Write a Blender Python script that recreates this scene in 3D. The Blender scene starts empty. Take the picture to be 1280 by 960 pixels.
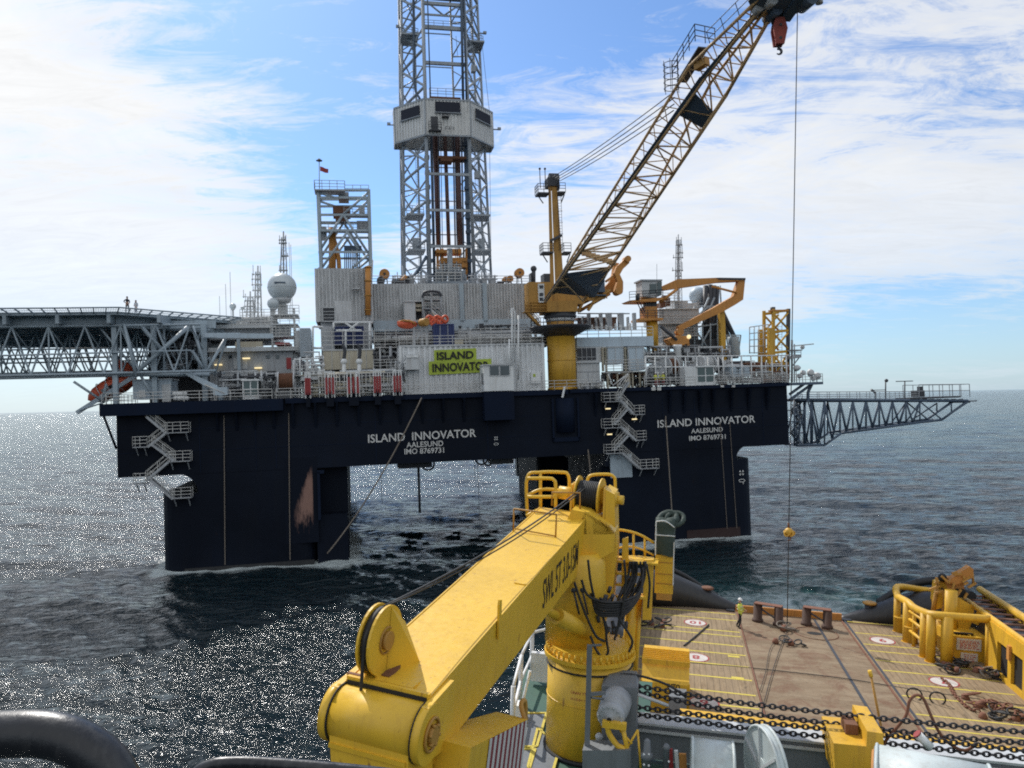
import bpy, math, random
from math import sin, cos, pi, radians, sqrt, atan2, floor
from mathutils import Vector, Matrix, noise
random.seed(11)
sc = bpy.context.scene
col = sc.collection
V = Vector

# ------------------------------------------------------------------ camera
F = 960.0
pit, rol = radians(1.25), radians(1.34)
FW = V((0, cos(pit), sin(pit)))
U0 = V((0, -sin(pit), cos(pit)))
R0 = V((1, 0, 0))
CR = R0 * cos(rol) - U0 * sin(rol)
CU = R0 * sin(rol) + U0 * cos(rol)
CAM = V((0, 0, 18.0))
cd = bpy.data.cameras.new('camera')
cam = bpy.data.objects.new('camera', cd)
col.objects.link(cam)
M = Matrix((CR, CU, -FW)).transposed().to_4x4()
M.translation = CAM
cam.matrix_world = M
cd.sensor_width = 36.0
cd.lens = 27.0
cd.clip_start = 0.05
cd.clip_end = 90000
sc.camera = cam

# ------------------------------------------------------------------ frames (the rig floats and the vessel rolls a little)
def frame(o, yaw, roll):
    y, r = radians(yaw), radians(roll)
    X = V((cos(y), sin(y), 0)); Y = V((-sin(y), cos(y), 0)); Z = V((0, 0, 1))
    X2 = X * cos(r) + Z * sin(r); Z2 = Z * cos(r) - X * sin(r)
    m = Matrix((X2, Y, Z2)).transposed().to_4x4()
    m.translation = V(o)
    return m
RIG = frame((-43.03, 83.8, 0), 11.7, 0.6)
SHIP = frame((0, 0, 4), -12.3, -3.0)
WORLD = Matrix.Identity(4)
RIGI, SHIPI = RIG.inverted(), SHIP.inverted()

def ray(px, py):
    return CR * ((px - 640) / F) - CU * ((py - 480) / F) + FW
def unp(inv, px, py, ax, val):
    c = inv @ CAM
    d = inv.to_3x3() @ ray(px, py)
    return c + d * ((val - c[ax]) / d[ax])
def R(px, py, v): return unp(RIGI, px, py, 1, v)
def RD(px, py, d): return RIGI @ (CAM + ray(px, py) * d)
def SZ(px, py, z=0.0): return unp(SHIPI, px, py, 2, z)
def SY(px, py, y): return unp(SHIPI, px, py, 1, y)
def SD(px, py, d): return SHIPI @ (CAM + ray(px, py) * d)

# ------------------------------------------------------------------ mesh builder
class MB:
    def __init__(s):
        s.v = []; s.f = []; s.sm = []
    def add(s, vs, fs, smooth=False):
        n = len(s.v)
        s.v.extend([V(p) for p in vs])
        s.f.extend([tuple(i + n for i in f) for f in fs])
        s.sm.extend([smooth] * len(fs))
        return s
    def box(s, x0, x1, y0, y1, z0, z1):
        if x1 < x0: x0, x1 = x1, x0
        if y1 < y0: y0, y1 = y1, y0
        if z1 < z0: z0, z1 = z1, z0
        return s.add([(x0,y0,z0),(x1,y0,z0),(x1,y1,z0),(x0,y1,z0),(x0,y0,z1),(x1,y0,z1),(x1,y1,z1),(x0,y1,z1)],
              [(0,3,2,1),(4,5,6,7),(0,1,5,4),(1,2,6,5),(2,3,7,6),(3,0,4,7)])
    def hexa(s, b, t):   # two quads
        n = len(b)
        return s.add(list(b) + list(t), [tuple(range(n))[::-1], tuple(range(n, 2*n))] + [(i, (i+1) % n, n + (i+1) % n, n + i) for i in range(n)])
    def bar(s, p, q, w, h, up=(0,0,1)):
        p, q = V(p), V(q); d = (q - p)
        if d.length < 1e-6: return s
        d.normalize(); up = V(up)
        if abs(d.dot(up.normalized())) > .99: up = V((0,1,0)) if abs(d.y) < .9 else V((1,0,0))
        a = d.cross(up).normalized(); b = a.cross(d).normalized()
        a *= w/2; b *= h/2
        return s.hexa([p-a-b, p+a-b, p+a+b, p-a+b], [q-a-b, q+a-b, q+a+b, q-a+b])
    def tube(s, p, q, r, n=6, r2=None, caps=True):
        p, q = V(p), V(q); d = q - p
        if d.length < 1e-6: return s
        d.normalize(); r2 = r if r2 is None else r2
        u = V((0,0,1)) if abs(d.z) < .9 else V((1,0,0))
        a = d.cross(u).normalized(); b = d.cross(a).normalized()
        k = len(s.v)
        for c, rr in ((p, r), (q, r2)):
            for i in range(n):
                t = 2*pi*i/n
                s.v.append(c + (a*cos(t) + b*sin(t))*rr)
        for i in range(n):
            j = (i+1) % n
            s.f.append((k+i, k+n+i, k+n+j, k+j)); s.sm.append(n > 5)
        if caps:
            s.f.append(tuple(k+i for i in range(n))); s.sm.append(False)
            s.f.append(tuple(k+n+i for i in reversed(range(n)))); s.sm.append(False)
        return s
    def path(s, pts, r, n=6, closed=False):
        pts = [V(p) for p in pts]; m = len(pts)
        if m < 2: return s
        k = len(s.v); prev = None
        for i, p in enumerate(pts):
            if closed: d = pts[(i+1) % m] - pts[i-1]
            else: d = (pts[min(i+1, m-1)] - pts[max(i-1, 0)])
            if d.length < 1e-9: d = V((0,0,1))
            d.normalize()
            if prev is None:
                u = V((0,0,1)) if abs(d.z) < .9 else V((1,0,0))
                a = d.cross(u).normalized()
            else:
                a = prev - d*prev.dot(d)
                if a.length < 1e-6: a = d.orthogonal()
                a.normalize()
            prev = a; b = d.cross(a)
            rr = r[i] if isinstance(r, (list, tuple)) else r
            for j in range(n):
                t = 2*pi*j/n
                s.v.append(p + (a*cos(t) + b*sin(t))*rr)
        for i in range(m if closed else m-1):
            i2 = (i+1) % m
            for j in range(n):
                j2 = (j+1) % n
                s.f.append((k+i*n+j, k+i*n+j2, k+i2*n+j2, k+i2*n+j)); s.sm.append(n > 4)
        if not closed:
            s.f.append(tuple(k+j for j in reversed(range(n)))); s.sm.append(False)
            s.f.append(tuple(k+(m-1)*n+j for j in range(n))); s.sm.append(False)
        return s
    def lathe(s, prof, c, ax=(0,0,1), n=24, smooth=True):
        c = V(c); d = V(ax).normalized()
        u = V((0,0,1)) if abs(d.z) < .9 else V((1,0,0))
        a = d.cross(u).normalized(); b = d.cross(a).normalized(); k = len(s.v)
        for r, h in prof:
            for i in range(n):
                t = 2*pi*i/n
                s.v.append(c + d*h + (a*cos(t)+b*sin(t))*r)
        for q in range(len(prof)-1):
            for i in range(n):
                j = (i+1) % n
                s.f.append((k+q*n+i, k+q*n+j, k+(q+1)*n+j, k+(q+1)*n+i)); s.sm.append(smooth)
        s.f.append(tuple(k+i for i in reversed(range(n)))); s.sm.append(False)
        s.f.append(tuple(k+(len(prof)-1)*n+i for i in range(n))); s.sm.append(False)
        return s
    def cyl(s, c, ax, r, h, n=20):
        return s.lathe([(r, -h/2), (r, h/2)], c, ax, n)
    def sphere(s, c, r, n=20, m=12, sz=1.0):
        c = V(c); k = len(s.v)
        for i in range(1, m):
            t = pi*i/m
            for j in range(n):
                p = 2*pi*j/n
                s.v.append(c + V((r*sin(t)*cos(p), r*sin(t)*sin(p), r*cos(t)*sz)))
        for i in range(m-2):
            for j in range(n):
                j2 = (j+1) % n
                s.f.append((k+i*n+j, k+(i+1)*n+j, k+(i+1)*n+j2, k+i*n+j2)); s.sm.append(True)
        s.v.append(c + V((0,0,r*sz))); s.v.append(c - V((0,0,r*sz)))
        t, b = len(s.v)-2, len(s.v)-1
        for j in range(n):
            j2 = (j+1) % n
            s.f.append((t, k+j, k+j2)); s.sm.append(True)
            s.f.append((b, k+(m-2)*n+j2, k+(m-2)*n+j)); s.sm.append(True)
        return s
    def torus(s, c, ax, R_, r, n=24, m=8, sx=1.0, a0=None):
        c = V(c); d = V(ax).normalized()
        a = V(a0).normalized() if a0 is not None else d.orthogonal().normalized()
        b = d.cross(a)
        return s.path([c + a*cos(2*pi*i/n)*R_*sx + b*sin(2*pi*i/n)*R_ for i in range(n)], r, m, closed=True)
    def prism(s, poly, vec):
        vec = V(vec); poly = [V(p) for p in poly]
        return s.hexa(poly, [p + vec for p in poly])
    def corr(s, p0, p1, z0, z1, pitch=.6, depth=.12, nrm=None):
        # corrugated sheet wall from p0 to p1 (xy), z0..z1
        p0, p1 = V((p0[0], p0[1], 0)), V((p1[0], p1[1], 0))
        d = p1 - p0; L = d.length; d.normalize()
        nn = V((d.y, -d.x, 0)) if nrm is None else V(nrm)
        n = max(1, int(L/pitch)); w = L/n
        pts = []
        for i in range(n):
            for t, o in ((0,0),(.42,0),(.5,1),(.92,1)):
                pts.append(p0 + d*(w*(i+t)) + nn*(depth*o))
        pts.append(p1)
        k = len(s.v)
        for p in pts:
            s.v.append(V((p.x, p.y, z0))); s.v.append(V((p.x, p.y, z1)))
        for i in range(len(pts)-1):
            s.f.append((k+2*i, k+2*i+2, k+2*i+3, k+2*i+1)); s.sm.append(False)
        return s

def mesh_of(name, mb, mat, shift=None):
    me = bpy.data.meshes.new(name)
    vs = mb.v if shift is None else [p - shift for p in mb.v]
    me.from_pydata([tuple(p) for p in vs], [], mb.f)
    me.polygons.foreach_set('use_smooth', mb.sm)
    if mat is not None: me.materials.append(mat)
    me.update()
    return me

def islands(mb):
    par = list(range(len(mb.v)))
    def fd(a):
        while par[a] != a: par[a] = par[par[a]]; a = par[a]
        return a
    for f in mb.f:
        a = fd(f[0])
        for b in f[1:]: par[fd(b)] = a
    g = {}
    for f, sm in zip(mb.f, mb.sm): g.setdefault(fd(f[0]), []).append((f, sm))
    out = []
    for fs in g.values():
        ids = sorted({i for f, _ in fs for i in f}); mp = {v: i for i, v in enumerate(ids)}; k = MB()
        k.v = [mb.v[i] for i in ids]; k.f = [tuple(mp[i] for i in f) for f, _ in fs]; k.sm = [x for _, x in fs]; out.append(k)
    return out

class Thing:
    def __init__(s, name, label, cat, fr=None, base=(0,0,0), group=None):
        s.base = V(base); s.fr = fr if fr is not None else WORLD
        o = bpy.data.objects.new(name, None); col.objects.link(o)
        o.empty_display_size = .5
        o.matrix_world = s.fr @ Matrix.Translation(s.base)
        o['label'] = label; o['category'] = cat
        if group: o['group'] = group
        s.o = o; s.last = None
    def part(s, name, mb, mat, parent=None, label=None, kind=None, split=False):
        if not mb.f: return None
        if split:
            r = None
            for k in islands(mb): r = s.part(name, k, mat, parent, label)
            return r
        o = bpy.data.objects.new(name, mesh_of(name, mb, mat, s.base)); col.objects.link(o)
        o.parent = parent if parent is not None else s.o
        if label: o['label'] = label
        if kind: o['kind'] = kind
        return o

def single(name, mb, mat, label=None, cat=None, fr=None, base=(0,0,0), group=None, kind=None):
    b = V(base)
    o = bpy.data.objects.new(name, mesh_of(name, mb, mat, b)); col.objects.link(o)
    o.matrix_world = (fr if fr is not None else WORLD) @ Matrix.Translation(b)
    if label: o['label'] = label; o['category'] = cat
    if group: o['group'] = group
    if kind: o['kind'] = kind
    return o

def dup(t, fr, base, label, rotz=0.0, scale=1.0):
    r = t.o.copy(); col.objects.link(r)
    r.matrix_world = fr @ Matrix.Translation(V(base)) @ Matrix.Rotation(rotz, 4, 'Z') @ Matrix.Scale(scale, 4)
    r['label'] = label
    for ch in list(t.o.children):
        c = ch.copy(); col.objects.link(c); c.parent = r
        for g in list(ch.children):
            d = g.copy(); col.objects.link(d); d.parent = c
    return r

def text_mb(txt, size, thick=.004, xs=1.0, spacing=1.0, bold=0.0):
    # returns MB of the lettering in the XY plane, centred, height = size (caps)
    cu = bpy.data.curves.new('t', 'FONT'); cu.body = txt; cu.size = 1.0
    cu.align_x = 'LEFT'; cu.space_character = spacing
    cu.offset = bold; cu.resolution_u = 3
    ob = bpy.data.objects.new('t', cu); col.objects.link(ob)
    dg = bpy.context.evaluated_depsgraph_get(); dg.update()
    me = bpy.data.meshes.new_from_object(ob.evaluated_get(dg))
    vs = [v.co.copy() for v in me.vertices]; fs = [tuple(p.vertices) for p in me.polygons]
    bpy.data.objects.remove(ob); bpy.data.curves.remove(cu); bpy.data.meshes.remove(me)
    x0, x1 = min(v.x for v in vs), max(v.x for v in vs); y0, y1 = min(v.y for v in vs), max(v.y for v in vs)
    k = size/(y1-y0)
    m = MB(); m.add([((v.x-(x0+x1)/2)*k*xs, (v.y-(y0+y1)/2)*k, 0) for v in vs], fs)
    m.w = (x1-x0)*k*xs
    return m
def place(mb, c, ax, up):
    # map local XY into plane with axes ax/up at c
    c, ax, up = V(c), V(ax).normalized(), V(up).normalized()
    mb.v = [c + ax*p.x + up*p.y for p in mb.v]
    return mb
def text_on(txt, p0, p1, h, off=(0,0,0), up=None, bold=0.0):
    # lettering stretched between p0 and p1 (left/right midline), cap height h
    p0, p1 = V(p0), V(p1); L = (p1-p0).length
    m = text_mb(txt, h, bold=bold)
    k = L/m.w
    m.v = [V((p.x*k, p.y, 0)) for p in m.v]
    return place(m, (p0+p1)/2 + V(off), p1-p0, up if up is not None else (0,0,1))

def lerp(a, b, t): return V(a)*(1-t) + V(b)*t
def sag(p, q, s, n=16): return [lerp(p, q, i/n) - V((0,0,s*4*(i/n)*(1-i/n))) for i in range(n+1)]
def arc(pts, n=8):
    # catmull-rom
    P = [V(p) for p in pts]; P = [P[0]*2-P[1]] + P + [P[-1]*2-P[-2]]
    out = []
    for i in range(1, len(P)-2):
        for k in range(n):
            t = k/n
            out.append(.5*((2*P[i]) + (P[i+1]-P[i-1])*t + (2*P[i-1]-5*P[i]+4*P[i+1]-P[i+2])*t*t + (3*P[i]-P[i-1]-3*P[i+1]+P[i+2])*t**3))
    out.append(P[-2]); return out

def rail(mb, pts, h=1.1, r=.03, mids=2, step=1.5, post=None, up=(0,0,1)):
    up = V(up); post = post or r
    for a, b in zip(pts[:-1], pts[1:]):
        a, b = V(a), V(b); L = (b-a).length
        n = max(1, round(L/step))
        for k in range(mids+1):
            hh = h*(k+1)/(mids+1)
            mb.tube(a+up*hh, b+up*hh, r, 5)
        for i in range(n+1):
            p = lerp(a, b, i/n); mb.tube(p, p+up*h, post, 5)
    return mb
def truss(mb, a0, a1, b0, b1, n, r=.12, rc=None, ends=True, style='z', verts=True):
    # plane truss between chord a and chord b
    a0, a1, b0, b1 = map(V, (a0, a1, b0, b1))
    if rc: mb.tube(a0, a1, rc, 7); mb.tube(b0, b1, rc, 7)
    A = [lerp(a0, a1, i/n) for i in range(n+1)]; B = [lerp(b0, b1, i/n) for i in range(n+1)]
    for i in range(n):
        if style == 'z':
            if i % 2: mb.tube(A[i], B[i+1], r, 6, caps=False)
            else: mb.tube(B[i], A[i+1], r, 6, caps=False)
        elif style == 'x':
            mb.tube(A[i], B[i+1], r, 6, caps=False); mb.tube(B[i], A[i+1], r, 6, caps=False)
        elif style == 'k':
            m = lerp(B[i], B[i+1], .5)
            mb.tube(A[i], m, r, 6, caps=False); mb.tube(m, A[i+1], r, 6, caps=False)
        elif style == 's':
            mb.tube(A[i], B[i+1], r, 6, caps=False)
    if verts:
        for i in range(n+1):
            if ends or 0 < i < n: mb.tube(A[i], B[i], r, 6, caps=False)
def ladder(mb, p, q, w=.5, side=(1,0,0), r=.03, step=.35, cage=False, out=(0,-1,0)):
    p, q = V(p), V(q); s = V(side)*w/2
    mb.tube(p-s, q-s, r, 5); mb.tube(p+s, q+s, r, 5)
    n = int((q-p).length/step)
    for i in range(1, n):
        c = lerp(p, q, i/n); mb.tube(c-s, c+s, r*.7, 4)
    if cage:
        o = V(out)
        for i in range(2, n, 4):
            c = lerp(p, q, i/n)
            mb.path([c-s, c-s+o*.4, c+o*.65, c+s+o*.4, c+s], r*.7, 4)
def stair(mt, mr, p, q, w, side, r=.03, tread=.3, h=1.0):
    # flight: mt treads+stringers, mr rails
    p, q, s = V(p), V(q), V(side).normalized()*w
    n = max(2, int(abs(q.z-p.z)/.22))
    mt.bar(p, q, .05, .25); mt.bar(p+s, q+s, .05, .25)
    for i in range(n+1):
        c = lerp(p, q, i/n); mt.bar(c, c+s, tread, .04)
    for o in (V((0,0,0)), s):
        for hh in (h*.5, h): mr.tube(p+o+V((0,0,hh)), q+o+V((0,0,hh)), r, 5)
        m = max(1, int((q-p).length/1.2))
        for i in range(m+1):
            c = lerp(p, q, i/m)+o; mr.tube(c, c+V((0,0,h)), r, 5)
def bolts(mb, c, ax, r, n, br, bh):
    c = V(c); d = V(ax).normalized(); a = d.orthogonal().normalized(); b = d.cross(a)
    for i in range(n):
        t = 2*pi*i/n; p = c + (a*cos(t)+b*sin(t))*r
        mb.tube(p, p+d*bh, br, 6)

# ------------------------------------------------------------------ materials
def newmat(name):
    m = bpy.data.materials.new(name); m.use_nodes = True
    nt = m.node_tree; b = nt.nodes['Principled BSDF']
    return m, nt, b
def N(nt, t, **k):
    n = nt.nodes.new(t)
    for a, v in k.items(): setattr(n, a, v)
    return n
def ramp(nt, fac, stops):
    r = N(nt, 'ShaderNodeValToRGB'); nt.links.new(fac, r.inputs[0])
    e = r.color_ramp.elements
    while len(e) < len(stops): e.new(.5)
    for i, (p, c) in enumerate(stops):
        e[i].position = p; e[i].color = (c, c, c, 1) if isinstance(c, (int, float)) else (*c, 1)
    return r.outputs[0]
def mixc(nt, fac, a, b, mode='MIX'):
    m = N(nt, 'ShaderNodeMix', data_type='RGBA', blend_type=mode)
    for s, x in ((m.inputs[0], fac), (m.inputs[6], a), (m.inputs[7], b)):
        if isinstance(x, (int, float)): s.default_value = x
        elif isinstance(x, tuple): s.default_value = (*x, 1)
        else: nt.links.new(x, s)
    return m.outputs[2]
def noise_n(nt, vec, scale, detail=4, rough=.6, dist=0.0):
    n = N(nt, 'ShaderNodeTexNoise'); n.inputs['Scale'].default_value = scale
    n.inputs['Detail'].default_value = detail; n.inputs['Roughness'].default_value = rough
    n.inputs['Distortion'].default_value = dist
    nt.links.new(vec, n.inputs['Vector']); return n.outputs['Fac']
def mapping(nt, vec, sc_=(1,1,1), rot=(0,0,0), loc=(0,0,0)):
    m = N(nt, 'ShaderNodeMapping'); m.inputs['Scale'].default_value = sc_
    m.inputs['Rotation'].default_value = rot; m.inputs['Location'].default_value = loc
    nt.links.new(vec, m.inputs['Vector']); return m.outputs[0]
def paint(name, c, rough=.45, metal=0.0, dirt=.35, dirtc=(.10,.07,.05), rust=0.0, rustc=(.16,.06,.025), sc_=.5, streak=.5, bump=.15, var=.12, spec=.5):
    m, nt, b = newmat(name)
    geo = N(nt, 'ShaderNodeTexCoord').outputs['Object']
    big = noise_n(nt, geo, sc_*.6, 5)
    c0 = mixc(nt, ramp(nt, big, [(.35, 0.0), (.7, 1.0)]), tuple(x*(1-var) for x in c), tuple(min(1, x*(1+var)) for x in c))
    st = noise_n(nt, mapping(nt, geo, (3*sc_, 3*sc_, .35*sc_)), 2.2, 6, .65)
    f = ramp(nt, st, [(.5, 0.0), (.78, dirt)])
    c1 = mixc(nt, f, c0, dirtc)
    fine = noise_n(nt, geo, sc_*7, 6, .7)
    if rust > 0:
        rm = noise_n(nt, mapping(nt, geo, (1.6*sc_, 1.6*sc_, .5*sc_)), 3.0, 8, .72)
        f2 = ramp(nt, rm, [(max(0, .72-rust*.35), 0.0), (min(1, .8-rust*.3), 1.0)])
        c1 = mixc(nt, f2, c1, rustc)
    nt.links.new(c1, b.inputs['Base Color'])
    rr = ramp(nt, fine, [(.3, max(0, rough-.1)), (.75, min(1, rough+.15))])
    nt.links.new(rr, b.inputs['Roughness'])
    b.inputs['Metallic'].default_value = metal
    b.inputs['Specular IOR Level'].default_value = spec
    if bump:
        bp = N(nt, 'ShaderNodeBump'); bp.inputs['Strength'].default_value = bump; bp.inputs['Distance'].default_value = .02
        nt.links.new(fine, bp.inputs['Height']); nt.links.new(bp.outputs[0], b.inputs['Normal'])
    return m
def plain(name, c, rough=.5, metal=0.0, emit=None, es=1.0):
    m, nt, b = newmat(name)
    geo = N(nt, 'ShaderNodeTexCoord').outputs['Object']
    f = noise_n(nt, geo, 6, 4)
    nt.links.new(mixc(nt, f, tuple(x*.85 for x in c), tuple(min(1, x*1.12) for x in c)), b.inputs['Base Color'])
    b.inputs['Roughness'].default_value = rough; b.inputs['Metallic'].default_value = metal
    if emit:
        b.inputs['Emission Color'].default_value = (*emit, 1); b.inputs['Emission Strength'].default_value = es
    return m
def glass(name, c=(.02,.03,.035)):
    m, nt, b = newmat(name)
    b.inputs['Base Color'].default_value = (*c, 1); b.inputs['Roughness'].default_value = .05
    b.inputs['Specular IOR Level'].default_value = .8
    return m
# ------------------------------------------------------------------ shared paint
M_NAVY = paint('navy_paint', (.0068,.0100,.0185), .5, dirt=.5, dirtc=(.010,.012,.017), sc_=.12, rust=.10, rustc=(.03,.015,.01), var=.35, spec=.08)
M_NAVY2 = paint('navy_paint_light', (.010,.016,.033), .5, dirt=.3, dirtc=(.016,.016,.02), sc_=.15, spec=.04)
M_BOOT = paint('antifouling_red', (.024,.008,.007), .7, dirt=.6, dirtc=(.02,.015,.012), sc_=.4)
M_PRIMER = paint('worn_primer', (.36,.20,.155), .8, dirt=.55, dirtc=(.10,.07,.06), sc_=.35)
M_LETTER = paint('letter_white', (.62,.62,.60), .6, dirt=.3, dirtc=(.3,.3,.3), sc_=1)
M_RAILW = paint('rail_galvanised', (.55,.55,.53), .5, dirt=.5, dirtc=(.15,.1,.07), sc_=1.5)
M_WHITE = paint('white_steel', (.72,.74,.74), .5, dirt=.45, dirtc=(.22,.18,.14), sc_=.35)
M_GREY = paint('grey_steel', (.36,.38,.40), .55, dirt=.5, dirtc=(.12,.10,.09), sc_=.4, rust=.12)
M_GREYL = paint('light_grey_steel', (.52,.54,.55), .55, dirt=.5, dirtc=(.18,.15,.13), sc_=.4)
M_BLUEG = paint('bluegrey_steel', (.34,.41,.46), .5, dirt=.4, dirtc=(.09,.09,.09), sc_=.4)
M_BLUEL = paint('pale_blue_steel', (.45,.54,.61), .5, dirt=.4, dirtc=(.2,.18,.16), sc_=.3)
M_DERR = paint('derrick_galvanised', (.31,.35,.39), .5, metal=.0, dirt=.5, dirtc=(.08,.075,.07), sc_=.6)
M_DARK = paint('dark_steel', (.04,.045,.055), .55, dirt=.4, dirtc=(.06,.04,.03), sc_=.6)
M_DARKB = paint('dark_blue_steel', (.065,.10,.15), .5, dirt=.3, dirtc=(.05,.05,.05), sc_=.5)
M_CORR = paint('corrugated_cladding', (.50,.51,.515), .45, metal=.15, dirt=.75, dirtc=(.11,.10,.095), sc_=.5)
M_CORRW = paint('cladding_white', (.68,.70,.71), .5, dirt=.5, dirtc=(.25,.21,.17), sc_=.4)
M_YEL = paint('rig_yellow', (.60,.34,.035), .5, dirt=.5, dirtc=(.16,.085,.03), sc_=.35, rust=.1)
M_YELD = paint('rig_ochre', (.44,.23,.045), .6, dirt=.6, dirtc=(.10,.06,.03), sc_=.5, rust=.25)
M_TAN = paint('boom_tan', (.60,.40,.20), .6, dirt=.6, dirtc=(.08,.05,.035), sc_=.7, rust=.2)
M_ORNG = paint('orange_ochre', (.52,.23,.05), .6, dirt=.5, dirtc=(.12,.06,.03), sc_=.6, rust=.2)
M_RUST = paint('rusty_steel', (.17,.075,.04), .8, dirt=.7, dirtc=(.05,.03,.02), sc_=.9, rust=.3)
M_PIPE = paint('drill_pipe', (.17,.10,.09), .5, metal=.3, dirt=.5, dirtc=(.05,.03,.03), sc_=.8)
M_REDO = paint('safety_orange', (.70,.12,.05), .5, dirt=.4, dirtc=(.25,.08,.05), sc_=.7)
M_RED = paint('red_paint', (.30,.028,.03), .5, dirt=.4, dirtc=(.12,.04,.03), sc_=.9)
M_BLUE = paint('container_blue', (.012,.028,.12), .45, dirt=.4, dirtc=(.05,.04,.04), sc_=.6)
M_BEIGE = paint('beige_panel', (.48,.44,.34), .6, dirt=.6, dirtc=(.2,.13,.08), sc_=.4)
M_DOME = paint('radome_white', (.50,.55,.57), .35, dirt=.25, dirtc=(.3,.3,.3), sc_=.3, bump=.03)
M_BLACK = paint('black_rubber', (.014,.015,.017), .6, dirt=.5, dirtc=(.05,.045,.04), sc_=.8)
M_ROPE = plain('wire_rope', (.035,.035,.035), .6, .3)
M_ROPEG = plain('grey_rope', (.20,.17,.14), .8)
M_GLASS = glass('window_glass')
M_GLASSG = glass('window_glass_green', (.02,.05,.05))
M_BANNER = paint('banner_lime', (.40,.50,.06), .7, dirt=.15, dirtc=(.3,.3,.1), sc_=.5, bump=.3)
M_INK = plain('banner_ink', (.012,.012,.012), .7)
M_LAMP = plain('lit_lamp', (.9,.8,.5), .4, emit=(1, .78, .4), es=.9)
# az centre, width, el(z) centre, height, amount
SKYB = [(-.62,.30,.36,.24,.16), (-.48,.22,.14,.12,.14), (.04,.26,.50,.16,-.14), (-.20,.12,.25,.12,-.10), (.46,.36,.20,.10,.10), (.10,.24,.18,.08,.10), (.60,.22,.50,.12,-.12), (.24,.12,.28,.10,.06), (.55,.3,.05,.05,-.12)]
SKYTINT = (0.88, 1.18, 1.50, 1)
CLOUD_A = (9.0, 9.3, 9.6); CLOUD_B = (10.4, 10.5, 10.6)
HAZE = .5; HAZEC = (6.3, 7.8, 9.3)
# =================================================================== THE RIG
def rbox(mb, x0, y0, x1, y1, v0, v1, ztop=None, zbot=None):
    u0 = R(x0, (y0+y1)/2, v0).x; u1 = R(x1, (y0+y1)/2, v0).x
    z1 = R((x0+x1)/2, y0, v0).z if ztop is None else ztop
    z0 = R((x0+x1)/2, y1, v0).z if zbot is None else zbot
    mb.box(u0, u1, v0, v1, z0, z1); return (u0, u1, z0, z1)
def RT(name, label, cat, base, group=None): return Thing(name, label, cat, RIG, base, group)
def bb(p, q=None): return V(p)
DZ = 18.7
# --- hull
hull = RT('drilling_rig', 'dark navy semi submersible drilling rig hull on four square columns', 'drilling rig', (40, 20, 0))
m = MB()
m.box(0, 80.7, 0, 66, 10.62, DZ)
hull.part('deck_box', m, M_NAVY)
def column(u0, u1, v0, v1, outer, front=True):
    # outer: -1 lower left shoulder, +1 lower right shoulder
    m = MB(); r = 3.2
    def ring(a0, a1, b0, b1, z, rad):
        pts = []
        for cx_, cy_, t0 in ((a1-rad, b0+rad, -pi/2), (a1-rad, b1-rad, 0), (a0+rad, b1-rad, pi/2), (a0+rad, b0+rad, pi)):
            for i in range(7):
                t = t0 + pi/2*i/6; pts.append(V((cx_+rad*cos(t), cy_+rad*sin(t), z)))
        return pts
    zs = 8.45 if outer < 0 else 9.05
    m.hexa(ring(u0, u1, v0, v1, -6, 2.4), ring(u0, u1, v0, v1, zs, 2.4))
    n = len(m.sm)
    a0, a1 = (u0+4.1, u1) if outer < 0 else (u0, u1-2.6)
    m.box(a0, a1, v0+.03, v1-.05, zs-.05, 10.6)
    # concave bracket between shoulder and deck box
    if outer < 0: cx_, s = a0, -1
    else: cx_, s = a1, 1
    pts = [(cx_-s*.02, 0, 10.7)]
    R_ = 10.62-zs+.1
    for i in range(9):
        t = pi/2*i/8
        pts.append((cx_+s*R_*(1-sin(t)), 0, 10.72-R_*(1-cos(t))))
    m.prism([(p[0], v0+.05, p[2]) for p in pts], (0, v1-v0-.1, 0))
    return m
COLS = [(4.1, 24.4, 0, 19), (55.6, 75.8, 0, 19), (4.1, 24.4, 35, 54), (55.6, 75.8, 35, 54)]
for (u0, u1, v0, v1), o in zip(COLS, (-1, 1, -1, 1)):
    if v0 == 0 and o < 0:
        # step back near the inner corner
        mm = column(u0, 20.9, v0, v1, o)
        mm.box(20.8, u1, 2.3, v1-.3, -6, 10.58)
        mm.box(20.85, 24.3, .25, 2.4, -6, 5.2)
    else: mm = column(u0, u1, v0, v1, o)
    cpt = hull.part('column', mm, M_NAVY)
m = MB(); m.box(66, 73.3, -.06, .02, -3, .45)
hull.part('boot_topping', m, M_BOOT)
m = MB(); m.box(6.6, 20.5, -.06, .0, -3, .25)
hull.part('weed_line', m, M_BLACK)
# primer patch on left column
pp = [(393,585),(388,600),(380,612),(373,625),(368,640),(366,652),(372,655),(376,650),(380,660),(384,657),(389,670),(393,662),(396,640),(397,615),(396,598)]
pc = R(381, 618, -.01); m = MB(); m.add([(pc.x-2.2,-.012,pc.z-5.5),(pc.x+1.45,-.012,pc.z-5.5),(pc.x+1.45,-.012,pc.z+4.2),(pc.x-2.2,-.012,pc.z+4.2)],[(0,1,2,3)])
M_PATCH = paint('worn_primer_patch', (.0068,.0100,.0185), .5, dirt=0, spec=.08, bump=.1)
nt = M_PATCH.node_tree; b = nt.nodes['Principled BSDF']; o_ = N(nt, 'ShaderNodeTexCoord').outputs['Object']
mp = mapping(nt, o_, (1,1,1), (0,0,0), (-(pc.x-40),0,-pc.z)); sp_ = N(nt, 'ShaderNodeSeparateXYZ'); nt.links.new(mp, sp_.inputs[0])
def mm_(op, a, b_, cl=False):
    n = N(nt, 'ShaderNodeMath', operation=op, use_clamp=cl)
    for i, x in enumerate((a, b_)):
        if isinstance(x, (int, float)): n.inputs[i].default_value = x
        else: nt.links.new(x, n.inputs[i])
    return n.outputs[0]
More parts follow.
